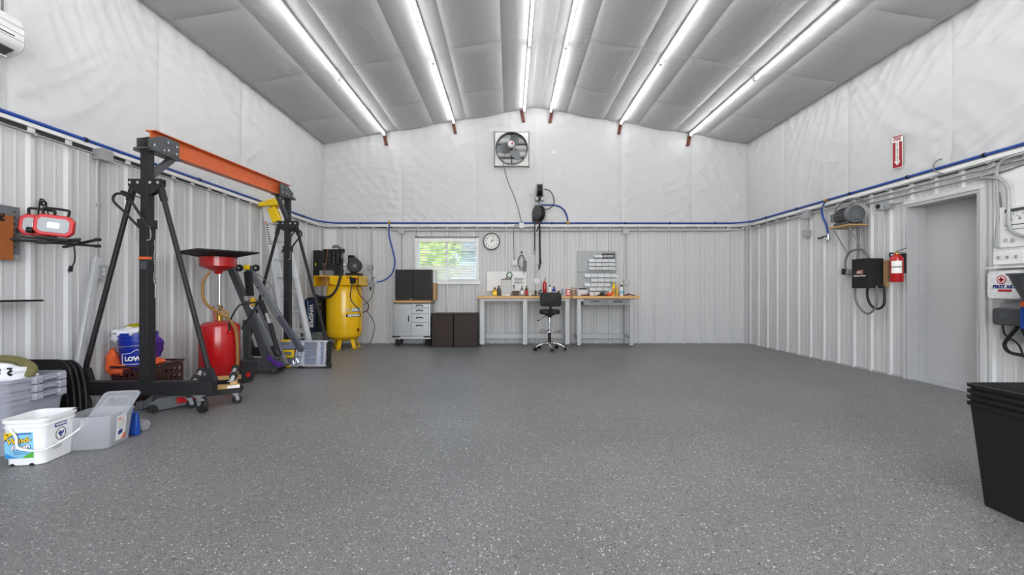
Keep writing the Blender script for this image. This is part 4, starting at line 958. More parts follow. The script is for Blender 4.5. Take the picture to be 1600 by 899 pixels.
for k in range(3):
    m = MB(); y = 4.39-k*.075; m.box(XR-.112, XR-.10, y-.008, y+.008, 1.39, 1.42); obj('toggle', m, M_STEEL, t)
t = thing('socket_bracket', 'dark slotted bracket right of the white switch box', 'bracket', E(1585, 400, .08))
m = MB(); m.box(XR-.10, XR-.04, 3.9, 4.165, 1.34, 1.46); obj('bracket_body', m, M_DGREY, t, bevel=.003)
m = MB(); m.box(XR-.106, XR-.1, 4.12, 4.15, 1.345, 1.455); m.box(XR-.106, XR-.1, 3.9, 4.09, 1.41, 1.43); obj('rail', m, M_STAINL, t)
m = MB(); m.box(XR-.16, XR-.03, 3.8, 4.46, 1.30, 1.315); obj('ledge', m, M_WHITE, None, label='thin white ledge between the switch box and the first aid kit', cat='shelf')
# first aid kit
y_f0, y_f1 = 4.15, 4.47; zf0, zf1 = .995, 1.285; xf = XR-.15
t = thing('first_aid_kit', 'clear plastic first aid kit with red cross on the right wall', 'first aid kit', (XR-.09, 4.31, zf0))
m = MB(); rp = rrect(y_f1-y_f0, zf1-zf0, .045, 6, (y_f0+y_f1)/2, (zf0+zf1)/2)
m.prism(rp, 0, .11, lambda u, v, h: Vector((XR-.03-h, u, v))); obj('case', m, mat('kit_shell', (196, 198, 202), .25, 0, .25, 22, trans=.15), t, bevel=.012)
m = MB(); rp = rrect(y_f1-y_f0-.03, zf1-zf0-.03, .035, 6, (y_f0+y_f1)/2, (zf0+zf1)/2); m.prism(rp, 0, .004, lambda u, v, h: Vector((XR-.14-h, u, v))); obj('lid_window', m, mat('kit_packets', (226, 226, 228), .3, 0, .3, 26), t)
cc = Vector((XR-.145, 4.33, 1.19))
m = MB(); m.cyl(cc, cc-Vector((.001, 0, 0)), .043, n=28); rg = obj('ring', m, M_INKR, t)
m = MB(); m.cyl(cc-Vector((.001, 0, 0)), cc-Vector((.002, 0, 0)), .034, n=28); obj('disc', m, M_PAPER, rg)
m = MB(); m.cbox(cc-Vector((.003, 0, 0)), .001, .05, .017); m.cbox(cc-Vector((.003, 0, 0)), .001, .017, .05); obj('cross', m, M_INKR, rg)
text('lettering', 'FIRST AID', .045, M_INKB, t, (XR-.146, 4.31, 1.12), (0, -1, 0), (0, 0, 1), bold=.002)
m = MB(); m.box(XR-.147, XR-.145, 4.24, 4.36, 1.075, 1.095); obj('red_bar', m, M_INKR, t)
m = MB(); m.box(XR-.14, XR-.03, 3.95, 4.12, 1.20, 1.26); obj('red_pouch', m, M_REDP, None, bevel=.012, label='red pouch tucked behind the dark funnel on the right wall', cat='pouch')
# charger
t = thing('wall_charger', 'dark grey rounded wall charger with a round logo below the first aid kit', 'charger', (XR-.1, 4.22, .72))
m = MB(); m.box(XR-.055, XR-.03, 3.75, 4.43, .60, .965); obj('mount_plate', m, M_STEEL, t)
m = MB(); rp = rrect(.30, .165, .03, 5, 4.24, .835); m.prism(rp, .0, .12, lambda u, v, h: Vector((XR-.055-h, u, v))); obj('charger_body', m, M_DGREY, t, bevel=.012)
m = MB(); m.lathe([(.016, 0), (.022, 0), (.022, .002), (.016, .002)], (XR-.176, 4.29, .845), 20, Matrix.Rotation(-pi/2, 4, 'Y')); obj('logo_ring', m, M_MGREY, t)
cable('thick black cable loop under the dark wall charger', [(XR-.12, 4.20, .76), (XR-.12, 4.27, .66), (XR-.12, 4.325, .57), (XR-.12, 4.29, .50), (XR-.12, 4.18, .48), (XR-.12, 3.9, .47)], .016, M_BLACKP)
cable('thinner black cable drooping lowest under the wall charger', [(XR-.12, 4.34, .76), (XR-.11, 4.33, .66), (XR-.11, 4.22, .58), (XR-.11, 4.16, .45), (XR-.11, 4.06, .37), (XR-.11, 3.95, .42), (XR-.11, 3.8, .46)], .008, M_BLACKP)
cable('black cable looping right under the wall charger', [(XR-.14, 4.17, .76), (XR-.14, 4.14, .68), (XR-.14, 4.06, .60), (XR-.14, 3.9, .59)], .012, M_BLACKP)
# blue box with orange top
t = thing('blue_manual_box', 'blue box with white panel and orange top beside the wall charger', 'box', (XR-.2, 3.95, .74))
m = MB(); m.box(XR-.24, XR-.06, 3.78, 4.09, .735, .935); obj('box_body', m, M_BLUE, t, bevel=.004)
m = MB(); m.box(XR-.238, XR-.06, 3.80, 4.09, .935, .985); obj('orange_top', m, M_ORCL, t, bevel=.004)
m = MB(); m.box(XR-.2425, XR-.24, 3.82, 4.02, .85, .92); m.box(XR-.20, XR-.08, 3.7785, 3.78, .85, .92); obj('white_panel', m, M_PAPER, t)
text('lettering', 'INSTRUCTIONS', .022, M_PAPER, t, (XR-.2425, 3.955, .765), (0, -1, 0), (0, 0, 1), bold=.0008)
# dark funnel
t = thing('black_funnel', 'large dark grey funnel hanging at the right edge by the first aid kit', 'funnel', (XR-.34, 3.9, .95))
m = MB(); cfx, cfy = XR-.33, 3.86; m.lathe([(.0, .86), (.055, .86), (.055, .90), (.09, .98), (.15, 1.12), (.185, 1.215), (.20, 1.22), (.20, 1.235), (.188, 1.235), (.14, 1.12), (.05, .93), (0, .9)], (cfx, cfy, 0), 28); obj('cone', m, M_DGREY, t)
m = MB(); m.bar((cfx+.15, cfy, 1.2), (XR-.05, cfy+.02, 1.2), .03, .02); obj('hanger', m, M_STEEL, t)

# ================================================================== AC HEAD, LEFT WALL ITEMS
t = thing('air_conditioner', 'white wall mounted air conditioner head at the top left', 'air conditioner', (XL+.12, 2.95, 2.75))
prof = [(0, 0.30), (.16, .30), (.20, .27), (.225, .20), (.225, .09), (.20, .045), (.11, .0), (0, .0)]
yE = 3.36; m = MB(); pts = [Vector((XL+.01+a, 0, 2.82+b)) for a, b in prof]
m.loft([[Vector((p.x, y, p.z)) for p in pts] for y in (2.45, yE)]); obj('casing', m, M_WHITE, t, bevel=.012)
m = MB(); m.add([(XL+.012+.20, 2.5, 2.858), (XL+.012+.12, 2.5, 2.822), (XL+.012+.12, yE-.06, 2.822), (XL+.012+.20, yE-.06, 2.858), (XL+.012+.20, 2.5, 2.853), (XL+.012+.12, 2.5, 2.817), (XL+.012+.12, yE-.06, 2.817), (XL+.012+.20, yE-.06, 2.853)], [(0, 1, 2, 3), (7, 6, 5, 4), (0, 4, 5, 1), (1, 5, 6, 2), (2, 6, 7, 3), (3, 7, 4, 0)]); obj('air_outlet', m, M_DGREY, t)
m = MB(); m.bar((XL+.15, 2.5, 2.81), (XL+.15, yE-.08, 2.81), .07, .008, (.5, 0, 1)); obj('louvre_flap', m, M_WHITE, t)
m = MB()
for z in (2.93, 2.98, 3.03): m.box(XL+.2355, XL+.238, 2.45, yE-.01, z, z+.004)
obj('front_groove', m, M_FRAME, t)
m = MB(); m.box(XL+.2355, XL+.238, yE-.20, yE-.08, 2.945, 2.952); obj('dark_badge', m, M_INK, t)
m = MB(); m.tube([(XL+.04, 3.33, 2.82), (XL+.03, 3.35, 2.65), (XL+.035, 3.34, 2.5)], .012, n=7); obj('drain_line', m, M_FRAME, t)
m = MB(); m.box(XL+.02, XL+.028, 3.385, 3.395, 3.15, 3.5); obj('hanging_wire', m, M_CABLE, None, label='thin dark wire hanging down the wall above the air conditioner', cat='wire')

# metal plate with clipboard
t = thing('wall_plate', 'grey slotted steel plate on the left wall behind the clipboard', 'plate', (XL+.05, 3.35, 1.36))
m = MB(); m.box(XL+.03, XL+.04, 2.9, onleft(30, 360, .035).y, 1.36, 1.73); obj('plate_body', m, M_MGREY, t)
m = MB(); m.box(XL+.031, XL+.045, 2.9, onleft(30, 360, .035).y, 1.315, 1.36); obj('plate_lip', m, M_STEEL, t)
m = MB()
for k in range(7): m.cyl((XL+.04, 3.455, 1.42+k*.045), (XL+.046, 3.455, 1.42+k*.045), .009, n=8)
obj('bolt', m, M_DGREY, t)
t = thing('clipboard', 'brown hardboard clipboard hanging on the left wall plate', 'clipboard', (XL+.06, 3.3, 1.31))
yc = onleft(20, 360, .05).y; m = MB(); m.prism(rrect(.26, .34, .015, 4, yc-.13, 1.485), 0, .005, lambda u, v, h: Vector((XL+.05+h, u, v))); obj('board', m, mat('hardboard', (150, 86, 40), .5, 0, .1), t)
m = MB(); m.bar((XL+.058, yc-.08, 1.63), (XL+.058, yc-.19, 1.63), .03, .008, (1, 0, 0)); m.cyl((XL+.062, yc-.07, 1.615), (XL+.062, yc-.19, 1.615), .008, n=8); m.tube([(XL+.06, yc-.07, 1.64), (XL+.08, yc-.09, 1.66), (XL+.06, yc-.11, 1.64)], .004, n=5); obj('clip', m, M_BLACKP, t)
p = onleft(32, 470, .1); m = MB(); m.box(XL+.03, XL+.16, 2.95, 3.56, .998, 1.012); obj('thin_shelf', m, M_BLACKP, None, bevel=.002, label='thin black shelf edge on the left wall below the clipboard', cat='shelf')

# work light rack
t = thing('tool_hanger', 'black wall bracket holding the two red work lights', 'bracket', (XL+.1, 3.7, 1.45))
m = MB(); zsh = 1.475; m.bar((XL+.04, 3.42, zsh), (XL+.33, 3.84, zsh-.01), .035, .018); m.bar((XL+.04, 3.66, zsh-.005), (XL+.40, 3.60, zsh+.005), .035, .016); m.bar((XL+.1, 3.78, zsh-.025), (XL+.46, 3.70, zsh+.03), .03, .018); m.bar((XL+.16, 3.50, zsh-.02), (XL+.36, 3.66, zsh+.03), .03, .018); obj('support_arm', m, M_BLACKP, t, bevel=.004)
m = MB()
for p_ in ((XL+.46, 3.70, zsh+.03), (XL+.33, 3.84, zsh-.01)): m.cyl(Vector(p_)-Vector((.02, 0, 0)), Vector(p_)+Vector((.02, 0, 0)), .014, n=10)
obj('arm_tip', m, M_RUBBER, t)
m = MB(); m.tube([(XL+.05, 3.62, 1.63), (XL+.06, 3.625, 1.80), (XL+.05, 3.65, 1.83), (XL+.05, 3.68, 1.80), (XL+.05, 3.71, 1.64), (XL+.05, 3.66, 1.62)], .006, n=6, sub=2, closed=True); m.lathe([(.012, -.006), (.024, -.006), (.024, .006), (.012, .006)], (XL+.06, 3.655, 1.795), 14, Matrix.Rotation(pi/2, 4, 'Y')); obj('wire_hook', m, M_BLACKP, t)
m = MB(); m.tube([(XL+.30, 3.66, zsh-.01), (XL+.31, 3.66, zsh-.09), (XL+.305, 3.66, zsh-.16), (XL+.28, 3.66, zsh-.2)], .005, n=6); m.cyl((XL+.28, 3.66, zsh-.19), (XL+.27, 3.66, zsh-.235), .013, .016, n=8); m.cyl((XL+.265, 3.66, zsh-.235), (XL+.262, 3.66, zsh-.25), .003, n=5); obj('dangling_plug', m, M_BLACKP, t)
def worklight(c, label, grp):
    c = Vector(c); t = thing('work_light', label, 'work light', c, grp)
    a = Vector((.93, -.36, 0)).normalized(); a = Vector((.86, .50, 0)).normalized()   # width axis
    n_ = Vector((a.y, -a.x, 0)); tilt = Matrix.Rotation(R(-5), 4, n_); a = (tilt.to_3x3() @ a)
    up = Vector((0, 0, 1)) if False else n_.cross(a)*-1
    if up.z < 0: up = -up
    fn = lambda u, v, h: c+a*u+up*(v+.10)+n_*h
    m = MB(); W_, H_ = .235, .165
    oct_ = lambda w_, h_, k: [(-w_/2+k, -h_/2), (w_/2-k, -h_/2), (w_/2, -h_/2+k), (w_/2, h_/2-k), (w_/2-k, h_/2), (-w_/2+k, h_/2), (-w_/2, h_/2-k), (-w_/2, -h_/2+k)]
    m.prism(oct_(W_, H_, .035), -.025, .025, fn); obj('housing', m, M_REDP, t, bevel=.008)
    m = MB(); m.prism(oct_(W_-.055, H_-.055, .02), .025, .030, fn); ln = obj('lens', m, mat('diffuser_panel', (176, 180, 184), .75, 0, .05, spec=.2), t)
    m = MB(); m.prism(oct_(.07, .045, .006), .030, .032, fn); obj('led_array', m, M_STAINL, ln)
    m = MB(); m.tube([fn(-.07, H_/2-.01, 0), fn(-.075, H_/2+.035, 0), fn(-.06, H_/2+.05, 0), fn(.06, H_/2+.05, 0), fn(.075, H_/2+.035, 0), fn(.07, H_/2-.01, 0)], .010, n=8, sub=3); obj('handle', m, M_BLACKP, t)
    m = MB(); m.bar(fn(-.09, -.10, .03), fn(.09, -.10, .03), .02, .014); m.bar(fn(-.09, -.10, -.04), fn(.09, -.10, -.04), .02, .014); m.bar(fn(-.085, -.10, -.045), fn(-.085, -.10, .045), .02, .014); m.bar(fn(.085, -.10, -.045), fn(.085, -.10, .045), .02, .014); obj('stand', m, M_BLACKP, t)
    m = MB(); m.cyl(fn(-W_/2, -.055, 0), fn(-W_/2-.035, -.055, 0), .024, n=14); kb = obj('knob', m, M_BLACKP, t)
    m = MB(); m.cyl(fn(-W_/2-.035, -.055, 0), fn(-W_/2-.038, -.055, 0), .008, n=10); obj('knob_cap', m, M_CHROME, kb)
    m = MB(); m.cyl(fn(0, -.095, .0), fn(0, -.075, 0), .02, n=10); obj('pivot', m, M_BLACKP, t)
    return t
worklight((XL+.265, 3.53, 1.495), 'red work light with black handle, nearer of the two on the wall bracket', 'red work lights')
worklight((XL+.135, 3.545, 1.495), 'red work light half hidden behind the other one on the wall bracket', 'red work lights')

# ================================================================== GANTRY CRANE
GN = Vector((-3.25, 4.015, 0)); GF = Vector((-3.185, 6.42, 0))
cr = thing('gantry_crane', 'black steel A-frame gantry crane with orange top beam at the left wall', 'crane', (-3.2, 5.0, 0))
dirb = (GF-GN).normalized()
def caster(c, r, parent, ang=0.0, plate_z=None, m_fork=M_STEEL, w_=.035, name='caster', flip=False):
    c = Vector(c); d = Vector((cos(ang), sin(ang), 0)); ax_ = Vector((-d.y, d.x, 0)); pz = plate_z if plate_z is not None else r*2.5
    sgn = -1 if flip else 1
    wc = Vector((c.x, c.y, c.z+sgn*r))
    top = Vector((c.x-d.x*r*.45, c.y-d.y*r*.45, c.z+sgn*pz))
    m = MB(); 
    for s_ in (-1, 1):
        o_ = ax_*(w_/2+.006)*s_
        m.bar(wc+o_, top+o_-Vector((0, 0, sgn*.006)), .004, r*.75, d)
    m.cyl(top-Vector((0, 0, sgn*.014)), top, r*.6, n=12); m.bar(top-d*r*.8, top+d*r*.8, r*1.5, .006); m.cyl(wc-ax_*(w_/2+.012), wc+ax_*(w_/2+.012), .007, n=8)
    fk = obj(name, m, m_fork, parent, nosplit=True)
    m = MB(); m.cyl(wc-ax_*w_/2, wc+ax_*w_/2, r, n=20); m.cyl(wc-ax_*(w_/2+.003), wc+ax_*(w_/2+.003), r*.45, n=14)
    obj('wheel', m, M_RUBBER, fk); return fk
def gframe(c, near):
    hw = .605; y = c.y; x = c.x; up = 0 if near else .055
    m = MB(); m.box(x-hw, x+hw, y-.055, y+.035, .155, .275); obj('base_beam', m, M_BLACK, cr, bevel=.004)
    m = MB(); m.box(x+hw, x+hw+.004, y-.05, y+.03, .16, .27); obj('beam_end_cap', m, M_RUBBER, cr)
    m = MB(); m.box(x-.04, x+.04, y-.045, y+.045, .275, 1.72); obj('post', m, M_BLACK, cr, bevel=.004)
    m = MB(); m.box(x-.034, x+.034, y-.038, y+.038, 1.70, 2.34+up); obj('inner_post', m, M_BLACK, cr, bevel=.003)
    m = MB(); m.box(x-.05, x+.05, y-.055, y+.055, 1.64, 1.72); obj('collar', m, M_BLACK, cr, bevel=.004)
    for sx in (-1, 1):
        m = MB(); t0 = Vector((x+sx*.115, y-.005, 2.04)); t1 = Vector((x+sx*(hw-.04), y-.005, .33))
        m.cyl(t0+(t1-t0)*.02, t0+(t1-t0)*.97, .021, n=10); m.bar(t0, t0+(t1-t0)*.09, .05, .03, (0, 1, 0)); m.bar(t1, t1-(t1-t0)*.04, .05, .03, (0, 1, 0)); obj('side_brace', m, M_BLACK, cr)
        m = MB(); m.prism([(sx*a, b) for a, b in ((.03, 1.93), (.085, 1.96), (.15, 2.02), (.15, 2.08), (.03, 2.08))], -.03, -.022, lambda u, v, h: Vector((x+u, y+h, v))); m.prism([(sx*a, b) for a, b in ((.03, 1.93), (.085, 1.96), (.15, 2.02), (.15, 2.08), (.03, 2.08))], .014, .022, lambda u, v, h: Vector((x+u, y+h, v))); lug = obj('upper_lug', m, M_BLACK, cr, nosplit=True)
        m = MB()
        for bx_ in (.055, .125): m.cyl((x+sx*bx_, y-.042, 2.045), (x+sx*bx_, y-.028, 2.045), .014, n=8)
        obj('bolt', m, M_CHROME, lug)
        m = MB(); q = x+sx*(hw-.05); m.prism([(-.07, .275), (.07, .275), (.035, .39), (-.02, .39)], -.032, .022, lambda u, v, h: Vector((q-sx*u, y+h, v))); lg = obj('foot_bracket', m, M_BLACK, cr)
        m = MB(); m.cyl((q-sx*.01, y-.05, .345), (q-sx*.01, y-.03, .345), .017, n=8); obj('bolt', m, M_CHROME, lg)
        caster((x+sx*(hw-.09), y-.035, 0), .07, cr, ang=-.5 if near else .4, plate_z=.155, m_fork=M_STEEL, w_=.038)
    m = MB(); m.bar((x+hw-.13, y-.06, .15), (x+hw-.02, y-.13, .13), .03, .008); obj('brake_pedal', m, M_STEEL, cr)
    # top connection
    s_ = 1 if near else -1; d = dirb*s_; a = Vector((d.y, -d.x, 0)); tp = Vector((x, y, 2.345+up))
    m = MB(); m.bar(tp-d*.07, tp+d*.34, .11, .014); m.bar(tp+a*-.1, tp+a*.1, .07, .03); obj('top_plate', m, M_DGREY, cr)
    for w_ in (-.052, .052):
        o_ = a*w_; m = MB(); P_ = [(-.05, .01), (.30, .01), (.30, .16), (.12, .165), (-.05, .09)]
        m.prism(P_, -.004, .004, lambda u, v, h: tp+o_+d*u+Vector((0, 0, v))+a*h); sp = obj('side_plate', m, M_DGREY, cr)
        m = MB()
        for u, v in ((.0, .045), (.11, .03), (.16, .045), (.155, .12), (.26, .04), (.26, .11)):
            e = 1 if w_ > 0 else -1; p = tp+o_+d*u+Vector((0, 0, v)); m.cyl(p+a*e*.003, p+a*e*.014, .012, n=8)
        obj('bolt', m, M_CHROME, sp)
    m = MB(); m.bar(Vector((x, y, 2.12))+d*.03, tp+d*.27+Vector((0, 0, -.01)), .05, .05); obj('knee_brace', m, M_DGREY, cr)
    # handle loop and pull pin
    m = MB(); zc = 1.66; e = 1 if near else -1
    m.tube([(x+e*p_[0], y+p_[1], zc+p_[2]) for p_ in ((-.05, -.05, 0), (-.15, -.07, .12), (-.235, -.08, .215), (-.205, -.08, .275), (-.12, -.07, .25), (-.02, -.06, .10), (.06, -.06, -.03))], .011, n=8); obj('handle_loop', m, M_BLACK, cr)
    m = MB(); m.cyl((x-e*.18, y-.06, 1.96), (x-e*.105, y-.055, 1.935), .013, n=8); m.cyl((x-e*.105, y-.055, 1.935), (x-e*.02, y-.05, 1.905), .005, n=6); obj('lock_pin', m, M_BLACK, cr)
    m = MB(); m.tube([(x-.045, y-.04, 1.62), (x-.06, y-.045, 1.56), (x-.055, y-.045, 1.52), (x-.04, y-.045, 1.53)], .004, n=5); m.tube([(x+.045, y-.04, 1.66), (x+.065, y-.045, 1.6), (x+.06, y-.045, 1.54), (x+.03, y-.05, 1.53)], .004, n=5); obj('pin_clip', m, M_STEEL, cr)
    if near:
        m = MB()
        for k in range(15):
            z = 1.52-k*.026; cx = x+.095+.004*sin(k*.9)
            p = Vector((cx, y-.03, z)); e = Vector((.009, 0, 0)) if k % 2 else Vector((0, .009, 0))
            m.tube([p+e+Vector((0, 0, .009)), p+Vector((0, 0, .016)), p-e+Vector((0, 0, .009)), p-e-Vector((0, 0, .009)), p-Vector((0, 0, .016)), p+e-Vector((0, 0, .009))], .003, n=5, sub=2, closed=True)
        obj('chain', m, M_STEEL, cr, kind='stuff')
        m = MB(); m.tube([(x+.095, y-.03, 1.14), (x+.093, y-.03, 1.02)], .0035, n=5); obj('chain_tail', m, M_CHROME, cr)
        m = MB(); m.box(x-.041, x+.041, y-.0465, y-.0, 1.362, 1.385); obj('orange_band', m, M_ORANGE, cr, label='orange band on the post')
        m = MB(); m.box(x-.028, x+.028, y-.047, y-.045, 1.275, 1.345); obj('sticker', m, M_DGREY, cr)
gframe(GN, True); gframe(GF, False)
a = Vector((dirb.y, -dirb.x, 0)); p0 = GN+dirb*.03+Vector((0, 0, 2.355)); p1 = GF-dirb*.0+Vector((0, 0, 2.41))
m = MB()
for z, w_, h_ in ((.004, .095, .008), (.09, .007, .17), (.176, .095, .008)): m.bar(p0+Vector((0, 0, z)), p1+Vector((0, 0, z)), w_, h_)
obj('i_beam', m, M_ORANGE, cr, nosplit=True, label='orange steel I-beam')

# ================================================================== LEFT WALL LEANING PIECES
m = MB(); m.bar((-3.775, 3.84, .0), (XL+.06, 4.13, 1.39), .058, .032, (1, 0, 0)); obj('aluminium_tube', m, M_ALU, None, bevel=.003, label='long aluminium tube leaning on the left wall by the gantry leg', cat='tube')

# ================================================================== GREY TOTES
def tote(z, i, lb):
    t = thing('storage_tote', lb, 'tote', (-3.52, 3.075, z), 'stacked grey totes')
    m = container(.50, .33, .57, .415, .386, .05, .004, ((0, .012, .022), (.055, .006, .012))); m.xf(Matrix.Translation((-3.525, 3.075, z))); obj('tub', m, M_GTOTE, t)
    for y in (3.055, 3.215):
        m = MB(); m.box(-3.243, -3.205, y-.028, y+.028, z+.335, z+.386); obj('latch_lug', m, M_GTOTE, t, bevel=.008)
    m = MB(); m.box(-3.245, -3.205, 3.08, 3.19, z+.355, z+.368); obj('handle_ledge', m, M_GTOTE, t, bevel=.003)
for i, lb in enumerate(('grey plastic tote at the bottom of the nested stack on the floor', 'grey plastic tote in the middle of the nested stack', 'grey plastic tote on top of the nested stack, holding the work bag')):
    tote(.002+.055*i, i, lb)
t = thing('work_bag', 'white printed work bag with olive trim lying in the top grey tote', 'bag', (-3.42, 3.05, .40))
m = MB(); m.ball((-3.47, 3.05, .505), .20, .15, .085, 24, 14, .3, 2.0); obj('printed_fabric', m, M_RAG, t)
m = MB(); m.tube([(-3.69, 3.05, .54), (-3.6, 3.09, .60), (-3.5, 3.12, .605), (-3.42, 3.12, .59), (-3.34, 3.10, .565), (-3.29, 3.08, .53), (-3.28, 3.04, .49)], [.02, .026, .028, .03, .036, .035, .02], n=10); obj('olive_trim', m, M_OLIVE, t)
m = MB(); rr = random.Random(5)
for k in range(34):
    px_, pz_ = rr.uniform(-.14, .12), rr.uniform(.0, .06); a_ = rr.uniform(-2.5, -.5); b_ = rr.uniform(-.15, .75); v = Vector((cos(b_)*cos(a_), cos(b_)*sin(a_), sin(b_))); f = 1+.3*noise.noise(v*2.2+Vector((2, 4, 0)))
    c = Vector((-3.47+v.x*.20*f, 3.05+v.y*.15*f, .505+v.z*.085*f)); m.cbox(c, .034*rr.uniform(.5, 1), .012, .012, Matrix.Rotation(rr.uniform(-1, 1), 3, 'Y'))
obj('print_marks', m, M_INK, t, kind='stuff')
# black lids leaning
for i, (yy, dx, top, lb) in enumerate(((3.40, 0, .545, 'black ribbed plastic lid nearest the grey totes, leaning behind them'), (3.435, .012, .535, 'black plastic lid leaning between two others behind the grey totes'), (3.47, .025, .53, 'black plastic lid leaning at the back of the lid row'))):
    t = thing('tote_lid', lb, 'lid', (-3.5+dx, yy, 0), 'black tote lids')
    M_ = Matrix.Translation((-3.535+dx, yy, .002)) @ Matrix.Rotation(R(-7), 4, 'X') @ Matrix.Rotation(R(-0), 4, 'Y')
    H = top; outl = [(-.27, 0), (.235, 0), (.185, H*.55), (.15, H-.12), (.12, H-.05), (.06, H-.005), (-.01, H), (-.24, H), (-.27, H-.04)]
    m = MB(); m.prism(outl, 0, .010, lambda u, v, h: M_ @ Vector((u, h, v))); obj('sheet', m, M_BLACKP, t, bevel=.003)
    il = [(u*.86-.01, H*.5+(v-H*.5)*.86) for u, v in outl]; m = MB(); m.prism(il, -.012, .0, lambda u, v, h: M_ @ Vector((u, h, v))); obj('raised_panel', m, M_BLACKP, t, bevel=.006)
    m = MB(); m.tube([M_ @ Vector((u, .004, v)) for u, v in outl[1:8]], .009, n=7, sub=3); obj('rolled_edge', m, M_BLACKP, t)
    for u in (-.05, .02): m = MB(); m.bar(M_ @ Vector((u, -.014, H*.2)), M_ @ Vector((u-.02, -.014, H*.85)), .012, .01, (0, 1, 0)); obj('rib', m, M_BLACKP, t)

# ================================================================== WHITE DETERGENT BUCKET
cb = Vector((-3.022, 2.888, 0)); bt = thing('detergent_bucket', 'white square detergent bucket with colourful front label, nearest at left', 'bucket', cb)
W0, D0, W1, D1, HB = .205, .25, .230, .28, .285
m = container(W0, D0, W1, D1, HB, .045, .004, ((0, .010, .022), (.045, .007, .008))); m.xf(Matrix.Translation(cb+Vector((0, 0, .004)))); obj('tub', m, M_WBKT, bt)
for x_ in (-.06, .045):
    m = MB(); m.cyl((cb.x+x_, cb.y-D0/2-.0015, .0), (cb.x+x_, cb.y-D0/2+.01, .0), .016, n=14); m.v = [Vector((v.x, v.y, max(v.z, .003))) for v in m.v]; obj('foot_notch', m, M_INK, bt)
m = MB(); hy = cb.x+W1/2+.010
m.tube([(cb.x-W1/2-.014, cb.y-.02, .22), (cb.x-.08, cb.y-D1/2-.03, .165), (cb.x, cb.y-D1/2-.035, .11), (cb.x+.08, cb.y-D1/2-.03, .085), (hy+.02, cb.y-.09, .09), (hy+.03, cb.y+.02, .115), (hy+.028, cb.y+.08, .16), (hy+.008, cb.y+.09, .20)][0:0] or
       [(cb.x-W1/2+.06, cb.y-D1/2-.008, .235), (cb.x-W1/2+.10, cb.y-D1/2-.016, .185), (cb.x-.0, cb.y-D1/2-.024, .125), (cb.x+.07, cb.y-D1/2-.02, .103), (cb.x+.125, cb.y-D1/2+.0, .10), (hy+.014, cb.y-.06, .113), (hy+.02, cb.y+.06, .14), (hy+.022, cb.y+.12, .17), (hy+.014, cb.y+.135, .21)], .0065, n=8); obj('bail_handle', m, M_WBKT, bt)
# front label, follows the tapered front face
ky = (D1-D0)/2/HB
def lf(u, v, h): return Vector((cb.x-.020+u, cb.y-D0/2-(v)*ky-.0012-h, v+.004))
m = MB(); m.prism([(-.075, .045), (.078, .045), (.078, .205), (-.075, .205)], 0, .0006, lf); lab = obj('front_label', m, M_LBLUE, bt)
m = MB(); m.prism([(-.075, .205), (-.075, .15), (-.045, .175), (-.02, .19), (-.0, .205)], .0006, .001, lf); obj('yellow_corner', m, M_YELP, lab)
m = MB(); P_ = [(-.075, .150), (-.05, .178), (-.01, .195), (.07, .198)]; 
for (a_, b_), (c_, d_) in zip(P_, P_[1:]): m.bar(lf(a_, b_, .0012), lf(c_, d_, .0012), .001, .006, (0, 0, 1))
obj('navy_arc', m, M_INKB, lab, nosplit=True)
m = MB(); m.prism([(.012, .045), (.078, .045), (.078, .088)], .0006, .001, lf); obj('green_corner', m, M_GREEN, lab)
m = MB(); m.prism([(-.075, .045), (.0, .045), (-.03, .056), (-.075, .082)], .0006, .001, lf); obj('blue_wave', m, mat('label_blue', (60, 140, 200), .5), lab)
tk = dict(shear=.15)
for dx, dz, mm, hh, bb in ((.0, .0, M_INKB, .0012, .0042), (0, 0, M_YELP, .0022, .0014)): text('lettering', 'Wind-', .050, mm, bt, lf(.002, .155, hh), (1, 0, .10), (-.05, 0, 1), bold=bb, **tk)
for mm, hh, bb in ((M_INKB, .0012, .0042), (M_PAPER, .0022, .0014)): text('lettering', 'Fresh', .046, mm, bt, lf(.010, .113, hh), (1, 0, .10), (-.05, 0, 1), bold=bb, **tk)
m = MB(); rr = random.Random(2)
for k in range(2): m.bar(lf(-.03, .082-k*.012, .001), lf(.05, .088-k*.012, .001), .0006, .003, (0, 0, 1))
obj('small_print', m, M_INKB, lab, kind='stuff')
text('lettering', 'HE', .018, M_INK, bt, lf(-.060, .192, .0016), (1, 0, 0), (0, 0, 1))
# side label
kx = (W1-W0)/2/HB
def ls(u, v, h): return Vector((cb.x+W0/2+v*kx+.0012+h, cb.y+u, v+.004))
m = MB(); m.prism([(-.05, .205), (.045, .205), (.045, .232), (-.05, .232)], 0, .0006, ls); obj('side_banner', m, M_INKB, bt)
text('lettering', 'WARNING', .018, M_PAPER, bt, ls(0, .218, .001), (0, 1, 0), (0, 0, 1), bold=.0006)
c_ = ls(.0, .155, .0); m = MB(); Mq = Matrix.Rotation(pi/2, 4, 'Y'); m.lathe([(.036, 0), (.040, 0), (.040, .001), (.036, .001)], c_, 24, Mq); rg = obj('warning_ring', m, M_INK, bt)
m = MB(); m.prism([(-.020, .160), (-.006, .176), (.004, .160), (.020, .172), (.024, .160), (.012, .150), (-.018, .150)], 0, .001, ls); m.prism([(-.008, .136), (.010, .136), (.006, .148), (-.006, .148)], 0, .001, ls); obj('warning_figure', m, M_INKB, rg)
m = MB()
for k in range(5): m.prism([(-.055, .100-k*.008), (.01, .100-k*.008), (.01, .103-k*.008), (-.055, .103-k*.008)], 0, .0005, ls)
obj('fine_print', m, M_FRAME, bt, kind='stuff')
bt.rotation_euler.z = R(9)
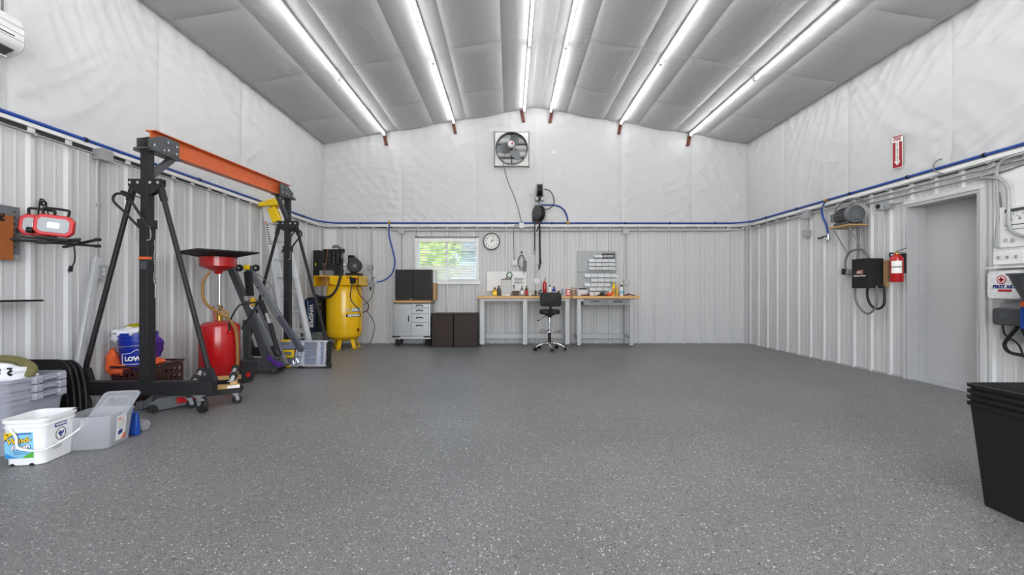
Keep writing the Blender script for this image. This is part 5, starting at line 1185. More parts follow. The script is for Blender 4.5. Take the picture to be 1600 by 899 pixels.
m = MB(); m.tube([(cb.x+.0, cb.y+.0, .255), (cb.x+.06, cb.y+.05, .268), (cb.x+.12, cb.y+.13, .298)], .0035, n=6); tl = obj('probe_tool', m, M_INK, None, label='thin dark tool lying across the open white bucket', cat='tool')

# ================================================================== CLEAR BIN + LID
cc = Vector((-2.885, 3.155, 0)); ang = R(12)
Mb = Matrix.Translation(cc) @ Matrix.Rotation(ang, 4, 'Z')
t = thing('clear_bin', 'frosted clear plastic bin with paper label beside the white bucket', 'bin', cc)
m = container(.235, .26, .275, .30, .228, .045, .003, ((0, .010, .012),)); m.xf(Mb @ Matrix.Translation((0, 0, .003))); obj('tub', m, M_CLEAR, t)
kk = .02/.228
sf = lambda u, v, h: Mb @ Vector((.1175+v*kk+.0015+h, u, v+.003))
m = MB(); m.prism([(-.055, .03), (.045, .03), (.045, .20), (-.055, .20)], 0, .0008, sf); lb_ = obj('paper_label', m, M_PAPER, t)
uy = (sf(0, .2, 0)-sf(0, 0, 0)); ux = (sf(1, 0, 0)-sf(0, 0, 0))
text('lettering', 'HDX', .030, M_ORANGE, t, sf(-.02, .175, .001), ux, uy, bold=.0006)
m = MB(); m.prism([(-.035, .065), (.010, .07), (.012, .10), (-.033, .095)], .0008, .0014, sf); obj('blue_print', m, M_INKB, lb_)
m = MB(); m.prism([(.0, .03), (.045, .03), (.045, .075)], .0008, .0014, sf); obj('orange_print', m, M_ORCL, lb_)
m = MB()
for k in range(5): m.prism([(-.045, .150-k*.01), (.03, .150-k*.01), (.03, .152-k*.01), (-.045, .152-k*.01)], .0008, .0012, sf)
obj('text_lines', m, M_CABLE, lb_, kind='stuff')
t = thing('bin_lid', 'frosted clear lid standing tilted inside the clear bin', 'lid', cc+Vector((0, 0, .1)))
ux_ = Vector((.97, .24, 0)).normalized(); v0 = Vector((-.03, .05, .10)) ; up_ = Vector((.30, .16, .62)).normalized(); nn = ux_.cross(up_).normalized()
fn = lambda u, v, h: Vector((-2.97, 3.14, .15))+ux_*u+up_*v+nn*h
fn = lambda u, v, h: Vector((-2.885, 3.13, .10))+ux_*u+up_*v+nn*h
m = MB(); o_ = rrect(.215, .30, .03, 5, 0, .15); m.prism(o_, 0, .004, fn); obj('lid_panel', m, M_CLEAR, t)
m = MB(); m.tube([fn(u, v, .002) for u, v in rrect(.215, .30, .03, 3, 0, .15)], .006, n=7, sub=2, closed=True); obj('lid_rim', m, M_CLEAR, t)
m = MB(); m.tube([fn(u, v, -.003) for u, v in rrect(.15, .22, .02, 3, 0, .15)], .004, n=6, sub=1, closed=True); obj('lid_ridge', m, M_CLEAR, t)
t = thing('dust_pan', 'blue dustpan standing on the floor behind the clear bin', 'dustpan', (-2.80, 3.42, 0))
m = MB(); m.add([(-2.90, 3.36, .003), (-2.785, 3.33, .003), (-2.79, 3.345, .17), (-2.90, 3.37, .17), (-2.89, 3.40, .003), (-2.775, 3.37, .003), (-2.785, 3.365, .17), (-2.89, 3.395, .17)], [(0, 1, 2, 3), (5, 4, 7, 6), (0, 4, 5, 1), (1, 5, 6, 2), (2, 6, 7, 3), (3, 7, 4, 0)]); obj('pan', m, M_BLUE, t, bevel=.006)
m = MB(); m.cyl((-2.86, 3.385, .16), (-2.87, 3.40, .20), .012, n=8); obj('pan_handle', m, M_BLUE, t)
m = MB(); m.cyl((-2.93, 3.49, .043), (-2.82, 3.46, .043), .042, n=18); m.cyl((-2.82, 3.46, .043), (-2.816, 3.459, .043), .034, n=18); obj('metal_can', m, M_STEEL, None, label='small steel can lying on its side behind the blue dustpan', cat='can')

# ================================================================== FLOOR JACK UNDER THE GANTRY
t = thing('floor_jack', 'low grey floor jack with a red label under the gantry base beam', 'jack', (-3.15, 4.15, 0))
m = MB(); sid = [(0, .02), (.10, .012), (.40, .03), (.42, .06), (.40, .10), (.30, .125), (.06, .12), (0, .08)]
jd = Vector((.62, .78, 0)).normalized(); jn = Vector((jd.y, -jd.x, 0)); j0 = Vector((-3.19, 3.96, 0))
for w_ in (0, -.17):
    m = MB(); m.prism(sid, 0, .01, lambda u, v, h: j0+jd*u+jn*(w_+h)+Vector((0, 0, v))); sdp = obj('side_frame', m, M_MGREY, t)
    if w_ == 0:
        m = MB(); m.prism([(.20, .045), (.36, .055), (.36, .095), (.20, .10)], .0105, .012, lambda u, v, h: j0+jd*u+jn*h+Vector((0, 0, v))); obj('red_label', m, M_REDP, sdp)
for w_ in (.02, -.20):
    m = MB(); p = j0+jd*.02+jn*w_+Vector((0, 0, .036)); m.cyl(p-jn*.015, p+jn*.015, .036, n=18); m.cyl(p-jn*.02, p+jn*.02, .012, n=10); obj('wheel', m, M_RUBBER, t)
m = MB(); m.bar(j0+jd*.05+jn*-.08+Vector((0, 0, .08)), j0+jd*.38+jn*-.08+Vector((0, 0, .06)), .1, .07); obj('lift_arm', m, M_DGREY, t, bevel=.006)
m = MB(); p = j0+jd*.0+jn*-.17+Vector((-.03, .0, 0)); m.box(p.x-.03, p.x+.03, p.y-.02, p.y+.05, .004, .075); obj('rear_bracket', m, M_MGREY, t, bevel=.004)

# ================================================================== CRATE, BUCKET, CLOTHS
t = thing('laundry_crate', 'dark maroon perforated plastic crate on the floor behind the gantry post', 'crate', (-3.57, 4.43, 0))
m = MB(); x0, x1, y0_, y1_, zt_ = -3.735, -3.40, 4.20, 4.66, .375
def perf(fn, L_, nh, rows_, z0_, z1_):
    """wall with rows of square holes, thin"""
    m = MB(); cols = nh*2+1; us = [L_*i/cols for i in range(cols+1)]; zs_ = [z0_+(z1_-z0_)*j/(rows_*2+1) for j in range(rows_*2+2)]
    for i in range(cols):
        for j in range(rows_*2+1):
            if i % 2 and j % 2: continue
            a_, b_, c_, d_ = us[i], us[i+1], zs_[j], zs_[j+1]; m.add([fn(a_, c_, 0), fn(b_, c_, 0), fn(b_, d_, 0), fn(a_, d_, 0), fn(a_, c_, .005), fn(b_, c_, .005), fn(b_, d_, .005), fn(a_, d_, .005)], [(0, 1, 2, 3), (7, 6, 5, 4), (0, 4, 5, 1), (2, 6, 7, 3), (1, 5, 6, 2), (0, 3, 7, 4)])
    return m
for nm, fn_, L_, n_ in (('front_wall', lambda u, v, h: Vector((x0+u, y0_+h, v)), x1-x0, 6), ('back_wall', lambda u, v, h: Vector((x0+u, y1_-h, v)), x1-x0, 6), ('right_wall', lambda u, v, h: Vector((x1-h, y0_+u, v)), y1_-y0_, 7), ('left_wall', lambda u, v, h: Vector((x0+h, y0_+u, v)), y1_-y0_, 7)):
    obj(nm, perf(fn_, L_, n_, 4, .01, zt_-.03), M_MAROON, t, nosplit=True)
m = MB(); m.box(x0, x1, y0_, y1_, .004, .012); obj('base', m, M_MAROON, t)
m = MB(); ri = [Vector((x, y, zt_-.02)) for x, y in rrect(x1-x0+.03, y1_-y0_+.03, .02, 3, (x0+x1)/2, (y0_+y1_)/2)]; rj = [Vector((x, y, zt_-.02)) for x, y in rrect(x1-x0-.01, y1_-y0_-.01, .02, 3, (x0+x1)/2, (y0_+y1_)/2)]
m.loft([rj, ri, [v+Vector((0, 0, .02)) for v in ri], [v+Vector((0, 0, .02)) for v in rj], rj], False, False); obj('crate_rim', m, M_MAROON, t)
m = MB(); m.ball((-3.57, 4.43, .17), .15, .20, .14, 16, 10, .3, 1.5); obj('folded_cloths', m, M_OLIVE, None, label='crumpled cloths filling the lower part of the maroon crate', cat='cloth')
t = thing('blue_bucket', 'blue plastic bucket with white house logo standing in the maroon crate', 'bucket', (-3.60, 4.36, .30))
bc = Vector((-3.628, 4.37, .31)); m = MB(); m.lathe([(0, 0), (.125, 0), (.148, .28), (.155, .285), (.155, .30), (.150, .305), (.150, .325), (.158, .33), (.158, .37), (.148, .37), (.120, .01), (0, .01)], bc, 36); obj('pail', m, M_BLUEP, t)
def wrapb(v, zc, r0=.127, kr=.082, a0=-pi/2+.62, sc=1.0):
    z = zc+v.y; r = r0+kr*z+.0015; a_ = a0+v.x/r; return bc+Vector((cos(a_)*(r+v.z), sin(a_)*(r+v.z), z))
text('lettering', "LOWE'S", .056, M_PAPER, t, (0, 0, 0), (1, 0, 0), (0, 0, 1), warp=lambda v: wrapb(v, .125), bold=.003, sx=1.0)
m = MB()
P_ = [(-.125, .075), (-.125, .172), (-.05, .180), (0, .215), (.05, .180), (.125, .172), (.125, .075)]
Q_ = []
for (a_, b_), (c_, d_) in zip(P_, P_[1:]+P_[:1]):
    for k in range(6): Q_.append(wrapb(Vector((a_+(c_-a_)*k/6, b_+(d_-b_)*k/6-.125, 0)), .125))
m.tube(Q_, .0028, n=5, sub=1, closed=True); obj('logo_outline', m, M_PAPER, t)
m = MB(); m.tube([bc+Vector((-.157, 0, .30)), bc+Vector((-.15, -.09, .22)), bc+Vector((-.05, -.155, .24)), bc+Vector((.06, -.155, .25)), bc+Vector((.15, -.09, .26)), bc+Vector((.157, 0, .30))], .004, n=6); obj('bail_handle', m, M_STEEL, t)
m = MB(); m.ball((-3.665, 4.33, .685), .15, .12, .05, 20, 10, .5, 4); m.ball((-3.76, 4.30, .645), .045, .06, .06, 14, 8, .4, 6); obj('white_rag', m, M_RAG, None, label='white rag draped over the left rim of the blue bucket', cat='rag')
t = thing('scrub_brush', 'olive yellow scrubbing mop head on top of the blue bucket', 'brush', (-3.62, 4.36, .69))
m = MB(); rr = random.Random(9)
for k in range(22):
    y = 4.30+rr.random()*.10; z = .715+rr.random()*.035; m.tube([(-3.72+rr.random()*.02, y, z-.01), (-3.62, y+.01, z+.012), (-3.53+rr.random()*.02, y, z-.015)], .009, n=6, sub=2)
obj('bristles', m, mat('olive_mop', (150, 140, 20), .8, 0, .3, 30), t, kind='stuff')
t = thing('purple_cloth', 'purple cloth hanging over the right side of the blue bucket', 'cloth', (-3.46, 4.38, .45))
m = MB(); n_ = 12; vs = []
for i in range(n_+1):
    for j in range(7):
        u = i/n_; w_ = j/6; z = .70-.02*u-u*.24+.0; x = -3.51+u*.05+.115*w_*(1-abs(u-.35)*1.1)+.008*sin(j*2+i); y = 4.33+.035*sin(w_*7+u*2)+.02*u
        vs.append((x, y, z-.05*w_*(1-u)))
m.add(vs, [(i*7+j, i*7+j+1, (i+1)*7+j+1, (i+1)*7+j) for i in range(n_) for j in range(6)]); k0 = len(m.v); vs2 = [(v.x+.002, v.y+.012, v.z) for v in m.v]; m.add(vs2, [(i*7+j, (i+1)*7+j, (i+1)*7+j+1, i*7+j+1) for i in range(n_) for j in range(6)])
obj('cloth', m, M_VIOLET, t, nosplit=True, angle=80)
m = MB(); m.ball((-3.775, 4.26, .40), .05, .06, .12, 16, 9, .35, 3); m.ball((-3.70, 4.235, .33), .10, .05, .05, 16, 9, .35, 8); obj('orange_cloth', m, M_ORCL, None, label='orange cloth bunched at the left of the blue bucket', cat='cloth')
m = MB(); m.ball((-3.47, 4.36, .385), .085, .10, .045, 16, 9, .4, 12); obj('orange_cloth', m, M_ORCL, None, label='orange cloth on the right side of the maroon crate', cat='cloth')

# ================================================================== OIL DRAIN
oc = Vector((-3.437, 5.30, 0)); t = thing('oil_drain', 'red wheeled oil drain tank with funnel and black tray by left wall', 'oil drain', oc)
m = MB(); m.lathe([(0, .075), (.195, .075), (.205, .09), (.212, .10), (.212, .66), (.205, .68), (.15, .715), (.05, .735), (0, .735)], oc, 40); obj('tank', m, M_RED, t)
m = MB(); m.lathe([(.200, .045), (.205, .045), (.205, .09), (.200, .09)], oc, 36); obj('skirt', m, M_RED, t)
m = MB(); m.cyl(oc+Vector((-.0, 0, .735)), oc+Vector((0, 0, .82)), .035, n=14); obj('neck', m, M_BRASS, t)
m = MB(); m.cyl(oc+Vector((0, 0, .80)), oc+Vector((0, 0, 1.28)), .017, n=12); obj('riser_tube', m, M_CHROME, t)
m = MB(); m.cyl(oc+Vector((-.03, -.04, .72)), oc+Vector((-.045, -.04, .90)), .012, .008, n=8); obj('valve_stem', m, M_RED, t)
m = MB(); m.ball(oc+Vector((.04, -.04, .885)), .024, .024, .024, 12, 8); obj('black_knob', m, M_BLACKP, t)
m = MB(); m.cyl(oc+Vector((.01, -.02, .84)), oc+Vector((.04, -.04, .885)), .007, n=8); obj('knob_stem', m, M_STEEL, t)
fz_ = 1.28; fcx = oc+Vector((-.015, 0, 0))
m = MB(); m.lathe([(.015, fz_), (.03, fz_), (.05, fz_+.03), (.17, fz_+.075), (.19, fz_+.09), (.192, fz_+.18), (.20, fz_+.185), (.20, fz_+.195), (.185, fz_+.195), (.18, fz_+.10), (.02, fz_+.04)], fcx, 36); obj('funnel_bowl', m, M_RED, t)
m = MB(); zt2 = fz_+.20; Rt = Matrix.Rotation(R(8), 4, 'Z')
rg_ = lambda r, z, p=1.0: [fcx+Rt @ Vector((r*cos(a_)*(1+.0*p), r*sin(a_), z)) for a_ in [2*pi*k/4 for k in range(4)]]
m.loft([rg_(.14, zt2-.015), rg_(.20, zt2-.005), rg_(.455, zt2+.048), rg_(.46, zt2+.058), rg_(.455, zt2+.066), rg_(.22, zt2+.045), rg_(.02, zt2+.04)]); obj('drip_tray', m, M_RUBBER, t)
m = MB(); m.tube([fcx+Vector((-.06, -.06, fz_+.03)), oc+Vector((-.13, -.09, 1.20)), oc+Vector((-.14, -.09, 1.08)), oc+Vector((-.10, -.12, .97)), oc+Vector((.01, -.16, .88)), oc+Vector((.13, -.16, .82)), oc+Vector((.20, -.12, .74)), oc+Vector((.232, -.06, .60)), oc+Vector((.236, -.04, .35)), oc+Vector((.225, -.03, .08))], .017, n=9); obj('drain_hose', m, M_HOSE, t)
m = MB(); m.tube([oc+Vector((.02, -.06, .91)), oc+Vector((.10, -.14, .885)), oc+Vector((.19, -.15, .82)), oc+Vector((.17, -.17, .79)), oc+Vector((.08, -.15, .82))], .014, n=8); obj('hose_coil', m, M_HOSE, t)
hx = oc+Vector((.02, 0, 0))
m = MB(); m.tube([oc+Vector((.185, -.11, .58)), oc+Vector((.19, -.115, .70)), oc+Vector((.23, -.13, .79)), oc+Vector((.31, -.15, .90)), oc+Vector((.34, -.12, .925)), oc+Vector((.40, .06, .945)), oc+Vector((.39, .09, .92)), oc+Vector((.31, .09, .78)), oc+Vector((.25, .09, .70)), oc+Vector((.21, .09, .62))], .010, n=8, sub=3); obj('push_handle', m, M_BLACK, t)
m = MB(); m.cbox(oc+Vector((.185, -.108, .60)), .04, .04, .04); obj('handle_bracket', m, M_RED, t, bevel=.004)
m = MB(); m.cyl(oc+Vector((.0, .12, .10)), oc+Vector((.34, -.02, .10)), .012, n=8); obj('axle', m, M_BLACK, t)
wc_ = oc+Vector((.325, -.015, .095)); wa_ = Vector((.92, -.38, 0)).normalized(); m = MB(); m.cyl(wc_-wa_*.028, wc_+wa_*.028, .095, n=28); wh = obj('wheel', m, M_RUBBER, t)
m = MB(); m.cyl(wc_-wa_*.031, wc_+wa_*.031, .03, n=18); obj('wheel_hub', m, M_RED, wh)
for a_ in (pi*1.1, pi*1.65):
    p = oc+Vector((.19*cos(a_), .19*sin(a_), 0)); m = MB(); m.cyl(p+Vector((0, 0, .0)), p+Vector((0, 0, .08)), .018, n=8); obj('support_foot', m, M_RED, t)
m = MB(); m.bar(oc+Vector((-.18, -.11, .16)), oc+Vector((-.27, -.17, .0)), .03, .006); obj('side_gusset', m, M_RED, t)

# ================================================================== FURNITURE DOLLIES
A_ = Vector((-2.93, 4.12, 0)); ud = Vector((.33, .19, 0)).normalized(); vd = Vector((-.19, .33, 0)).normalized(); LW, LL = .36, .58
q = lambda u, v, z: A_+ud*u+vd*v+Vector((0, 0, z))
t = thing('moving_dolly', 'black framed moving dolly standing on its casters by the gantry foot', 'dolly', q(.18, .3, 0))
for u0, v0, u1, v1 in ((0, 0, LW, 0), (0, LL, LW, LL)): m = MB(); m.bar(q(u0-.03, v0, .125), q(u1+.03, v1, .125), .06, .045); obj('end_rail', m, M_BLACKP, t, bevel=.005)
for u in (.0, LW): m = MB(); m.bar(q(u, 0.03, .125), q(u, LL-.03, .125), .05, .045); obj('side_rail', m, M_BLACKP, t, bevel=.005)
for u in (0, LW):
    for v in (0, LL): caster(q(u, v, 0), .04, t, ang=.9, plate_z=.103, w_=.026)
t = thing('wooden_dolly', 'wooden moving dolly turned upside down on top of the black one', 'dolly', q(.18, .3, .15))
for v in (.03, LL-.03): m = MB(); m.bar(q(-.02, v, .166), q(LW+.02, v, .166), .08, .035); obj('cross_rail', m, M_TAN, t, bevel=.004)
for u in (.03, LW-.03): m = MB(); m.bar(q(u, -.02, .198), q(u, LL+.02, .198), .06, .028); obj('side_rail', m, M_TAN, t, bevel=.004)
for u in (.03, LW-.03):
    for v in (.05, LL-.05): caster(q(u, v, .30), .038, t, ang=.4, plate_z=.088, w_=.026, flip=True)
m = MB(); p = q(LW+.005, -.052, .168); m.bar(q(LW-.08, -.012, .168), q(LW+.02, -.012, .168), .004, .026); obj('end_sticker', m, M_PAPER, t)

# ================================================================== ENGINE HOIST (folded)
t = thing('engine_hoist', 'grey folded engine hoist with black strap and yellow hook block', 'hoist', (-3.3, 5.9, 0))
Yh = 5.93; H_ = lambda px, py, dy=0: at(px, py, Yh+dy)
m = MB(); m.bar(H_(361, 418, .1), H_(401, 512, .08), .085, .075, (0, 1, 0)); m.bar(H_(400, 510, .08), H_(421, 573, .06), .085, .075, (0, 1, 0)); obj('mast', m, M_DGREY, t, nosplit=True, bevel=.004)
m = MB(); m.bar(H_(386, 500, .15), H_(387, 572, .1), .085, .06, (0, 1, 0)); obj('upright_post', m, M_DGREY, t, bevel=.004)
m = MB(); m.bar(H_(400, 470, .05), H_(447, 570, 0), .055, .05, (0, 1, 0)); obj('folded_leg', m, M_MGREY, t, bevel=.003)
m = MB(); m.bar(H_(386, 470, .12), H_(436, 572, .06), .06, .05, (0, 1, 0)); obj('folded_leg', m, M_MGREY, t, bevel=.003)
m = MB(); m.bar(H_(389, 420, -.05), H_(437, 497, -.15), .078, .065, (0, 1, 0)); bm_ = obj('boom', m, M_MGREY, t, bevel=.003)
m = MB()
for px, py in ((406, 450), (414, 462), (422, 474), (431, 489)): p = H_(px, py, -.1); m.cyl(p+Vector((0, -.045, 0)), p+Vector((0, -.030, 0)), .009, n=8)
obj('boom_hole', m, M_INK, bm_)
m = MB(); m.bar(H_(436, 495, -.15), H_(472, 548, -.22), .066, .066, (0, 1, 0)); obj('boom_extension', m, mat('blue_grey_paint', (84, 86, 97), .3, .4, .08, 10), t, bevel=.003)
m = MB(); p = H_(466, 544, -.22); m.cyl(p+Vector((0, -.045, 0)), p+Vector((0, .04, 0)), .014, n=8); obj('boom_bolt', m, M_CHROME, t)
m = MB(); m.tube([H_(462, 560, -.22), H_(458, 562, -.22), H_(460, 570, -.22), H_(466, 568, -.22), H_(464, 562, -.22)], .008, n=6, closed=True); m.tube([H_(466, 545, -.22), H_(478, 540, -.22), H_(472, 552, -.22), H_(470, 565, -.22)], .006, n=6); obj('hook_chain', m, M_CHROME, t)
m = MB(); m.cyl(H_(407, 470, 0), H_(419, 500, -.02), .034, n=14); obj('ram_cylinder', m, M_BLACK, t)
m = MB(); m.cyl(H_(416, 490, -.04), H_(428, 528, -.05), .022, n=12); obj('ram_rod', m, M_STEEL, t)
m = MB(); m.cyl(H_(422, 505, -.08), H_(433, 545, -.08), .028, n=12); m.cyl(H_(428, 540, -.06), H_(436, 556, -.06), .045, n=12); obj('pump', m, M_BLACK, t)
m = MB(); m.bar(H_(376, 568, .05), H_(441, 568, -.03), .30, .10); obj('base_frame', m, M_DGREY, t, bevel=.005)
for px in (384, 412, 436):
    m = MB(); p = H_(px, 567, 0); m.cyl(Vector((p.x, Yh-.17, p.z)), Vector((p.x, Yh-.13, p.z)), .012, n=8); obj('base_bolt', m, M_CHROME, t)
for x_, y_ in ((-3.05, 5.80), (-3.46, 5.83), (-3.1, 6.08)): caster((x_, y_, 0), .048, t, ang=.3, plate_z=.10, w_=.03, m_fork=M_DGREY)
# strap, winch wheels, hook block
for px, py in ((374, 419), (400, 419)):
    m = MB(); c_ = H_(px, py, -.10); m.lathe([(.018, -.012), (.040, -.014), (.045, -.012), (.045, .012), (.040, .014), (.018, .012)], c_, 20, Matrix.Rotation(pi/2, 4, 'X')); wl_ = obj('hand_wheel', m, M_BLACKP, t)
    m = MB(); m.lathe([(0, -.018), (.016, -.018), (.016, .018), (0, .018)], c_, 12, Matrix.Rotation(pi/2, 4, 'X')); obj('wheel_boss', m, M_STEEL, wl_)
m = MB(); m.bar(H_(380, 419, -.10), H_(396, 418, -.10), .06, .05); obj('winch_body', m, M_DGREY, t, bevel=.006)
m = MB(); m.bar(H_(382.5, 418, -.12), H_(391, 418, -.12), .08, .062); obj('yellow_cap', m, M_YELP, t, bevel=.012)
m = MB(); m.bar(H_(387, 424, -.14), H_(391, 463, -.14), .085, .05, (0, 1, 0)); sp_ = obj('black_strap', m, M_BLACKP, t, bevel=.008)
m = MB(); m.bar(H_(385, 463, -.15), H_(386, 470, -.15), .05, .03, (0, 1, 0)); obj('strap_buckle', m, M_STEEL, t)
m = MB(); m.lathe([(0, -.05), (.022, -.045), (.036, 0), (.034, .045), (.02, .06), (0, .06)], H_(395, 472.5, -.16), 16); obj('yellow_hook_block', m, mat('ochre_paint', (190, 150, 30), .4), t)
m = MB(); m.tube([H_(391, 476, -.16), H_(392, 480, -.16), H_(396, 483, -.16), H_(400, 480, -.16), H_(401, 476, -.16)], .008, n=7); obj('white_hook', m, M_WHITE, t)
m = MB(); m.tube([H_(396, 424, 0), H_(412, 436, .1), H_(424, 447, .12), H_(428, 460, .12), H_(432, 480, .12), H_(437, 498, .12)], .006, n=6); m.tube([H_(424, 447, .12), H_(416, 455, .1)], .005, n=5); obj('wire_frame', m, M_CABLE, t, nosplit=True)
t = thing('bar_clamp', 'purple tool lying tilted at the foot of the engine hoist', 'tool', H_(430, 570, -.3))
m = MB(); m.bar(H_(418, 557, -.22), H_(434, 572, -.28), .035, .05, (0, 1, 0)); m.bar(H_(430, 567, -.27), H_(439, 571, -.30), .06, .06, (0, 1, 0)); obj('tool_body', m, M_VIOLET, t, bevel=.008, nosplit=True)

# ================================================================== STEP LADDER
Yl = 6.92; Lp = lambda px, py, dy=0: at(px, py, Yl+dy)
t = thing('step_ladder', 'aluminium step ladder with yellow top leaning against the left wall', 'ladder', Lp(470, 560)*Vector((1, 1, 0)) if False else Vector((-3.3, Yl, 0)))
topL, topR, botL, botR = Lp(417, 322), Lp(438, 320), Lp(456, 563), Lp(489, 563)
for z in (botL, botR): z.z = 0.0
m = MB(); m.bar(topL, botL, .115, .012, (0, 1, 0))
for e_ in (-.056, .056): m.bar(topL+Vector((e_, -.014, 0)), botL+Vector((e_, -.014, 0)), .006, .04, (0, 1, 0))
obj('wide_rail', m, M_LADDER, t, nosplit=True)
m = MB(); m.bar(topR, botR, .05, .03, (0, 1, 0)); obj('rail', m, M_LADDER, t, bevel=.003)
for k in range(1, 9):
    u = k/8.6; a_ = topL+(botL-topL)*u; b_ = topR+(botR-topR)*u; m = MB(); m.bar(a_, b_, .085, .022); obj('step', m, M_ALU, t, bevel=.002)
rl0, rl1, rr0, rr1 = Lp(422, 330, .16), Lp(450, 560, .28), Lp(437, 330, .16), Lp(484, 560, .28)
rl1.z = rr1.z = 0
for a_, b_ in ((rl0, rl1), (rr0, rr1)): m = MB(); m.bar(a_, b_, .04, .022, (0, 1, 0)); obj('rear_rail', m, M_ALU, t)
for k in range(1, 7): 
    u = k/7; m = MB(); m.bar(rl0+(rl1-rl0)*u, rr0+(rr1-rr0)*u, .03, .015); obj('rear_brace', m, M_ALU, t)
for u0, u1 in ((.25, .5), (.5, .75), (.75, .98)): m = MB(); m.bar(rl0+(rl1-rl0)*u0, rr0+(rr1-rr0)*u1, .02, .006); obj('diagonal_brace', m, M_STEEL, t)
m = MB(); m.bar(Lp(408, 322, .05), Lp(440, 318, .05), .26, .07); m.bar(Lp(420, 318, -.06), Lp(436, 316, -.06), .12, .10); obj('yellow_top', m, M_YELP, t, bevel=.01)
m = MB(); m.bar(Lp(425, 325, -.03), Lp(434, 347, -.03), .12, .10, (0, 1, 0)); obj('yellow_bracket', m, M_YELP, t, bevel=.01)
m = MB(); m.bar(Lp(416, 350, -.022), Lp(423, 384, -.022), .004, .045, (1, 0, 0)); obj('sticker_strip', m, M_WHITE, t)
m = MB()
for k in range(9): a_ = Lp(416.5+k*.72, 352+k*3.6, -.026); m.bar(a_-Vector((.02, 0, 0)), a_+Vector((.02, 0, 0)), .004, .014)
obj('sticker_print', m, M_INK, t, kind='stuff')
m = MB(); a_ = Lp(415, 348, -.028); m.bar(a_-Vector((.02, 0, 0)), a_+Vector((.02, 0, 0)), .004, .025); obj('red_mark', m, M_ORANGE, t)

# second tapered ladder section behind far post
t = thing('extension_ladder', 'short aluminium ladder section with flared rails behind the far gantry post', 'ladder', (-3.1, 7.2, 0))
Pq = lambda px, py: at(px, py, 7.28)
a0_, a1_, b0_, b1_ = Pq(450, 398), Pq(462, 560), Pq(456, 396), Pq(490, 560); a1_.z = b1_.z = 0
for a_, b_ in ((a0_, a1_), (b0_, b1_)): m = MB(); m.bar(a_, b_, .05, .03, (0, 1, 0)); obj('rail', m, M_LADDER, t, bevel=.003)
for k in range(1, 6): u = k/5.5; m = MB(); m.bar(a0_+(a1_-a0_)*u, b0_+(b1_-b0_)*u, .04, .03); obj('rung', m, M_LADDER, t)
m = MB(); m.bar(Pq(450, 396), Pq(457, 396), .05, .06); obj('top_bracket', m, M_STEEL, t)

# ================================================================== ALUMINIUM WORK PLATFORM
Yp = 6.29; t = thing('work_platform', 'folded aluminium work platform standing on edge with yellow latch', 'platform', (-2.9, Yp, 0))
M_SILV = mat('silver_blue_deck', (168, 176, 200), .3, .5, .06, 10)
lean = Matrix.Translation((0, Yp, .02)) @ Matrix.Rotation(R(-6), 4, 'X') @ Matrix.Translation((0, -Yp, -.02))
pp = lambda x0, x1, y0, y1, z0, z1: MB().box(x0, x1, y0, y1, z0, z1, lean)
xa, xb = -3.30, -2.565; zb0, zb1 = .02, .385
for k in range(3):
    z0 = zb0+.03+k*.107; obj('deck_plank', pp(xa+.02, xb-.02, Yp, Yp+.02, z0, z0+.10), M_SILV, t, bevel=.003)
for z0 in (zb0, zb1-.028): obj('long_rail', pp(xa, xb, Yp-.03, Yp+.05, z0, z0+.028), M_ALU, t, bevel=.003)
for x in (-2.925, -2.70, -2.60): obj('cross_bar', pp(x-.016, x+.016, Yp-.035, Yp, zb0+.01, zb1-.01), M_ALU, t, bevel=.003)
for z0 in (.14, .25): obj('rib', pp(-2.92, xb-.01, Yp-.012, Yp, z0, z0+.01), M_ALU, t)
for x, z in ((xb+.012, zb0), (xb+.012, zb1-.05)): pass
obj('end_pad', pp(xb, xb+.03, Yp-.03, Yp+.05, .02, zb1-.01), M_BLACKP, t, bevel=.008)
obj('rubber_foot', pp(xb-.03, xb+.045, Yp-.03, Yp+.05, .0, .07), M_RUBBER, t, bevel=.012)
obj('foot_block', pp(-2.955, -2.90, Yp-.04, Yp+.05, .0, .03), M_RUBBER, t, bevel=.004)
m = MB(); fnn = lambda u, v, h: lean @ Vector((-3.11+u, Yp-.055+h, .20+v)); o1 = rrect(.185, .105, .02, 4); i1 = rrect(.12, .05, .008, 4); N_ = len(o1)
vs = [fnn(*p_, 0) for p_ in o1]+[fnn(*p_, 0) for p_ in i1]+[fnn(*p_, .045) for p_ in o1]+[fnn(*p_, .045) for p_ in i1]
m.add(vs, [f for k in range(N_) for f in ((k, (k+1) % N_, N_+(k+1) % N_, N_+k), (2*N_+k, 3*N_+k, 3*N_+(k+1) % N_, 2*N_+(k+1) % N_), (k, 2*N_+k, 2*N_+(k+1) % N_, (k+1) % N_), (N_+k, N_+(k+1) % N_, 3*N_+(k+1) % N_, 3*N_+k))]); obj('yellow_latch', m, M_YELP, t)
for x, z in ((-3.19, .365), (-3.13, .365), (-3.17, .01), (-3.10, .01)): obj('yellow_clip', pp(x-.025, x+.025, Yp-.04, Yp+.02, z, z+.03), M_YELP, t, bevel=.004)
obj('hinge_plate', pp(-3.25, -3.215, Yp-.04, Yp, .13, .27), M_DGREY, t, bevel=.003)
m = MB(); m.bar(lean @ Vector((-3.0, Yp-.05, .34)), lean @ Vector((-2.93, Yp-.05, .26)), .02, .02); m.bar(lean @ Vector((-3.0, Yp-.05, .28)), lean @ Vector((-3.0, Yp-.05, .06)), .018, .018, (0, 1, 0)); obj('locking_bar', m, M_CHROME, t)

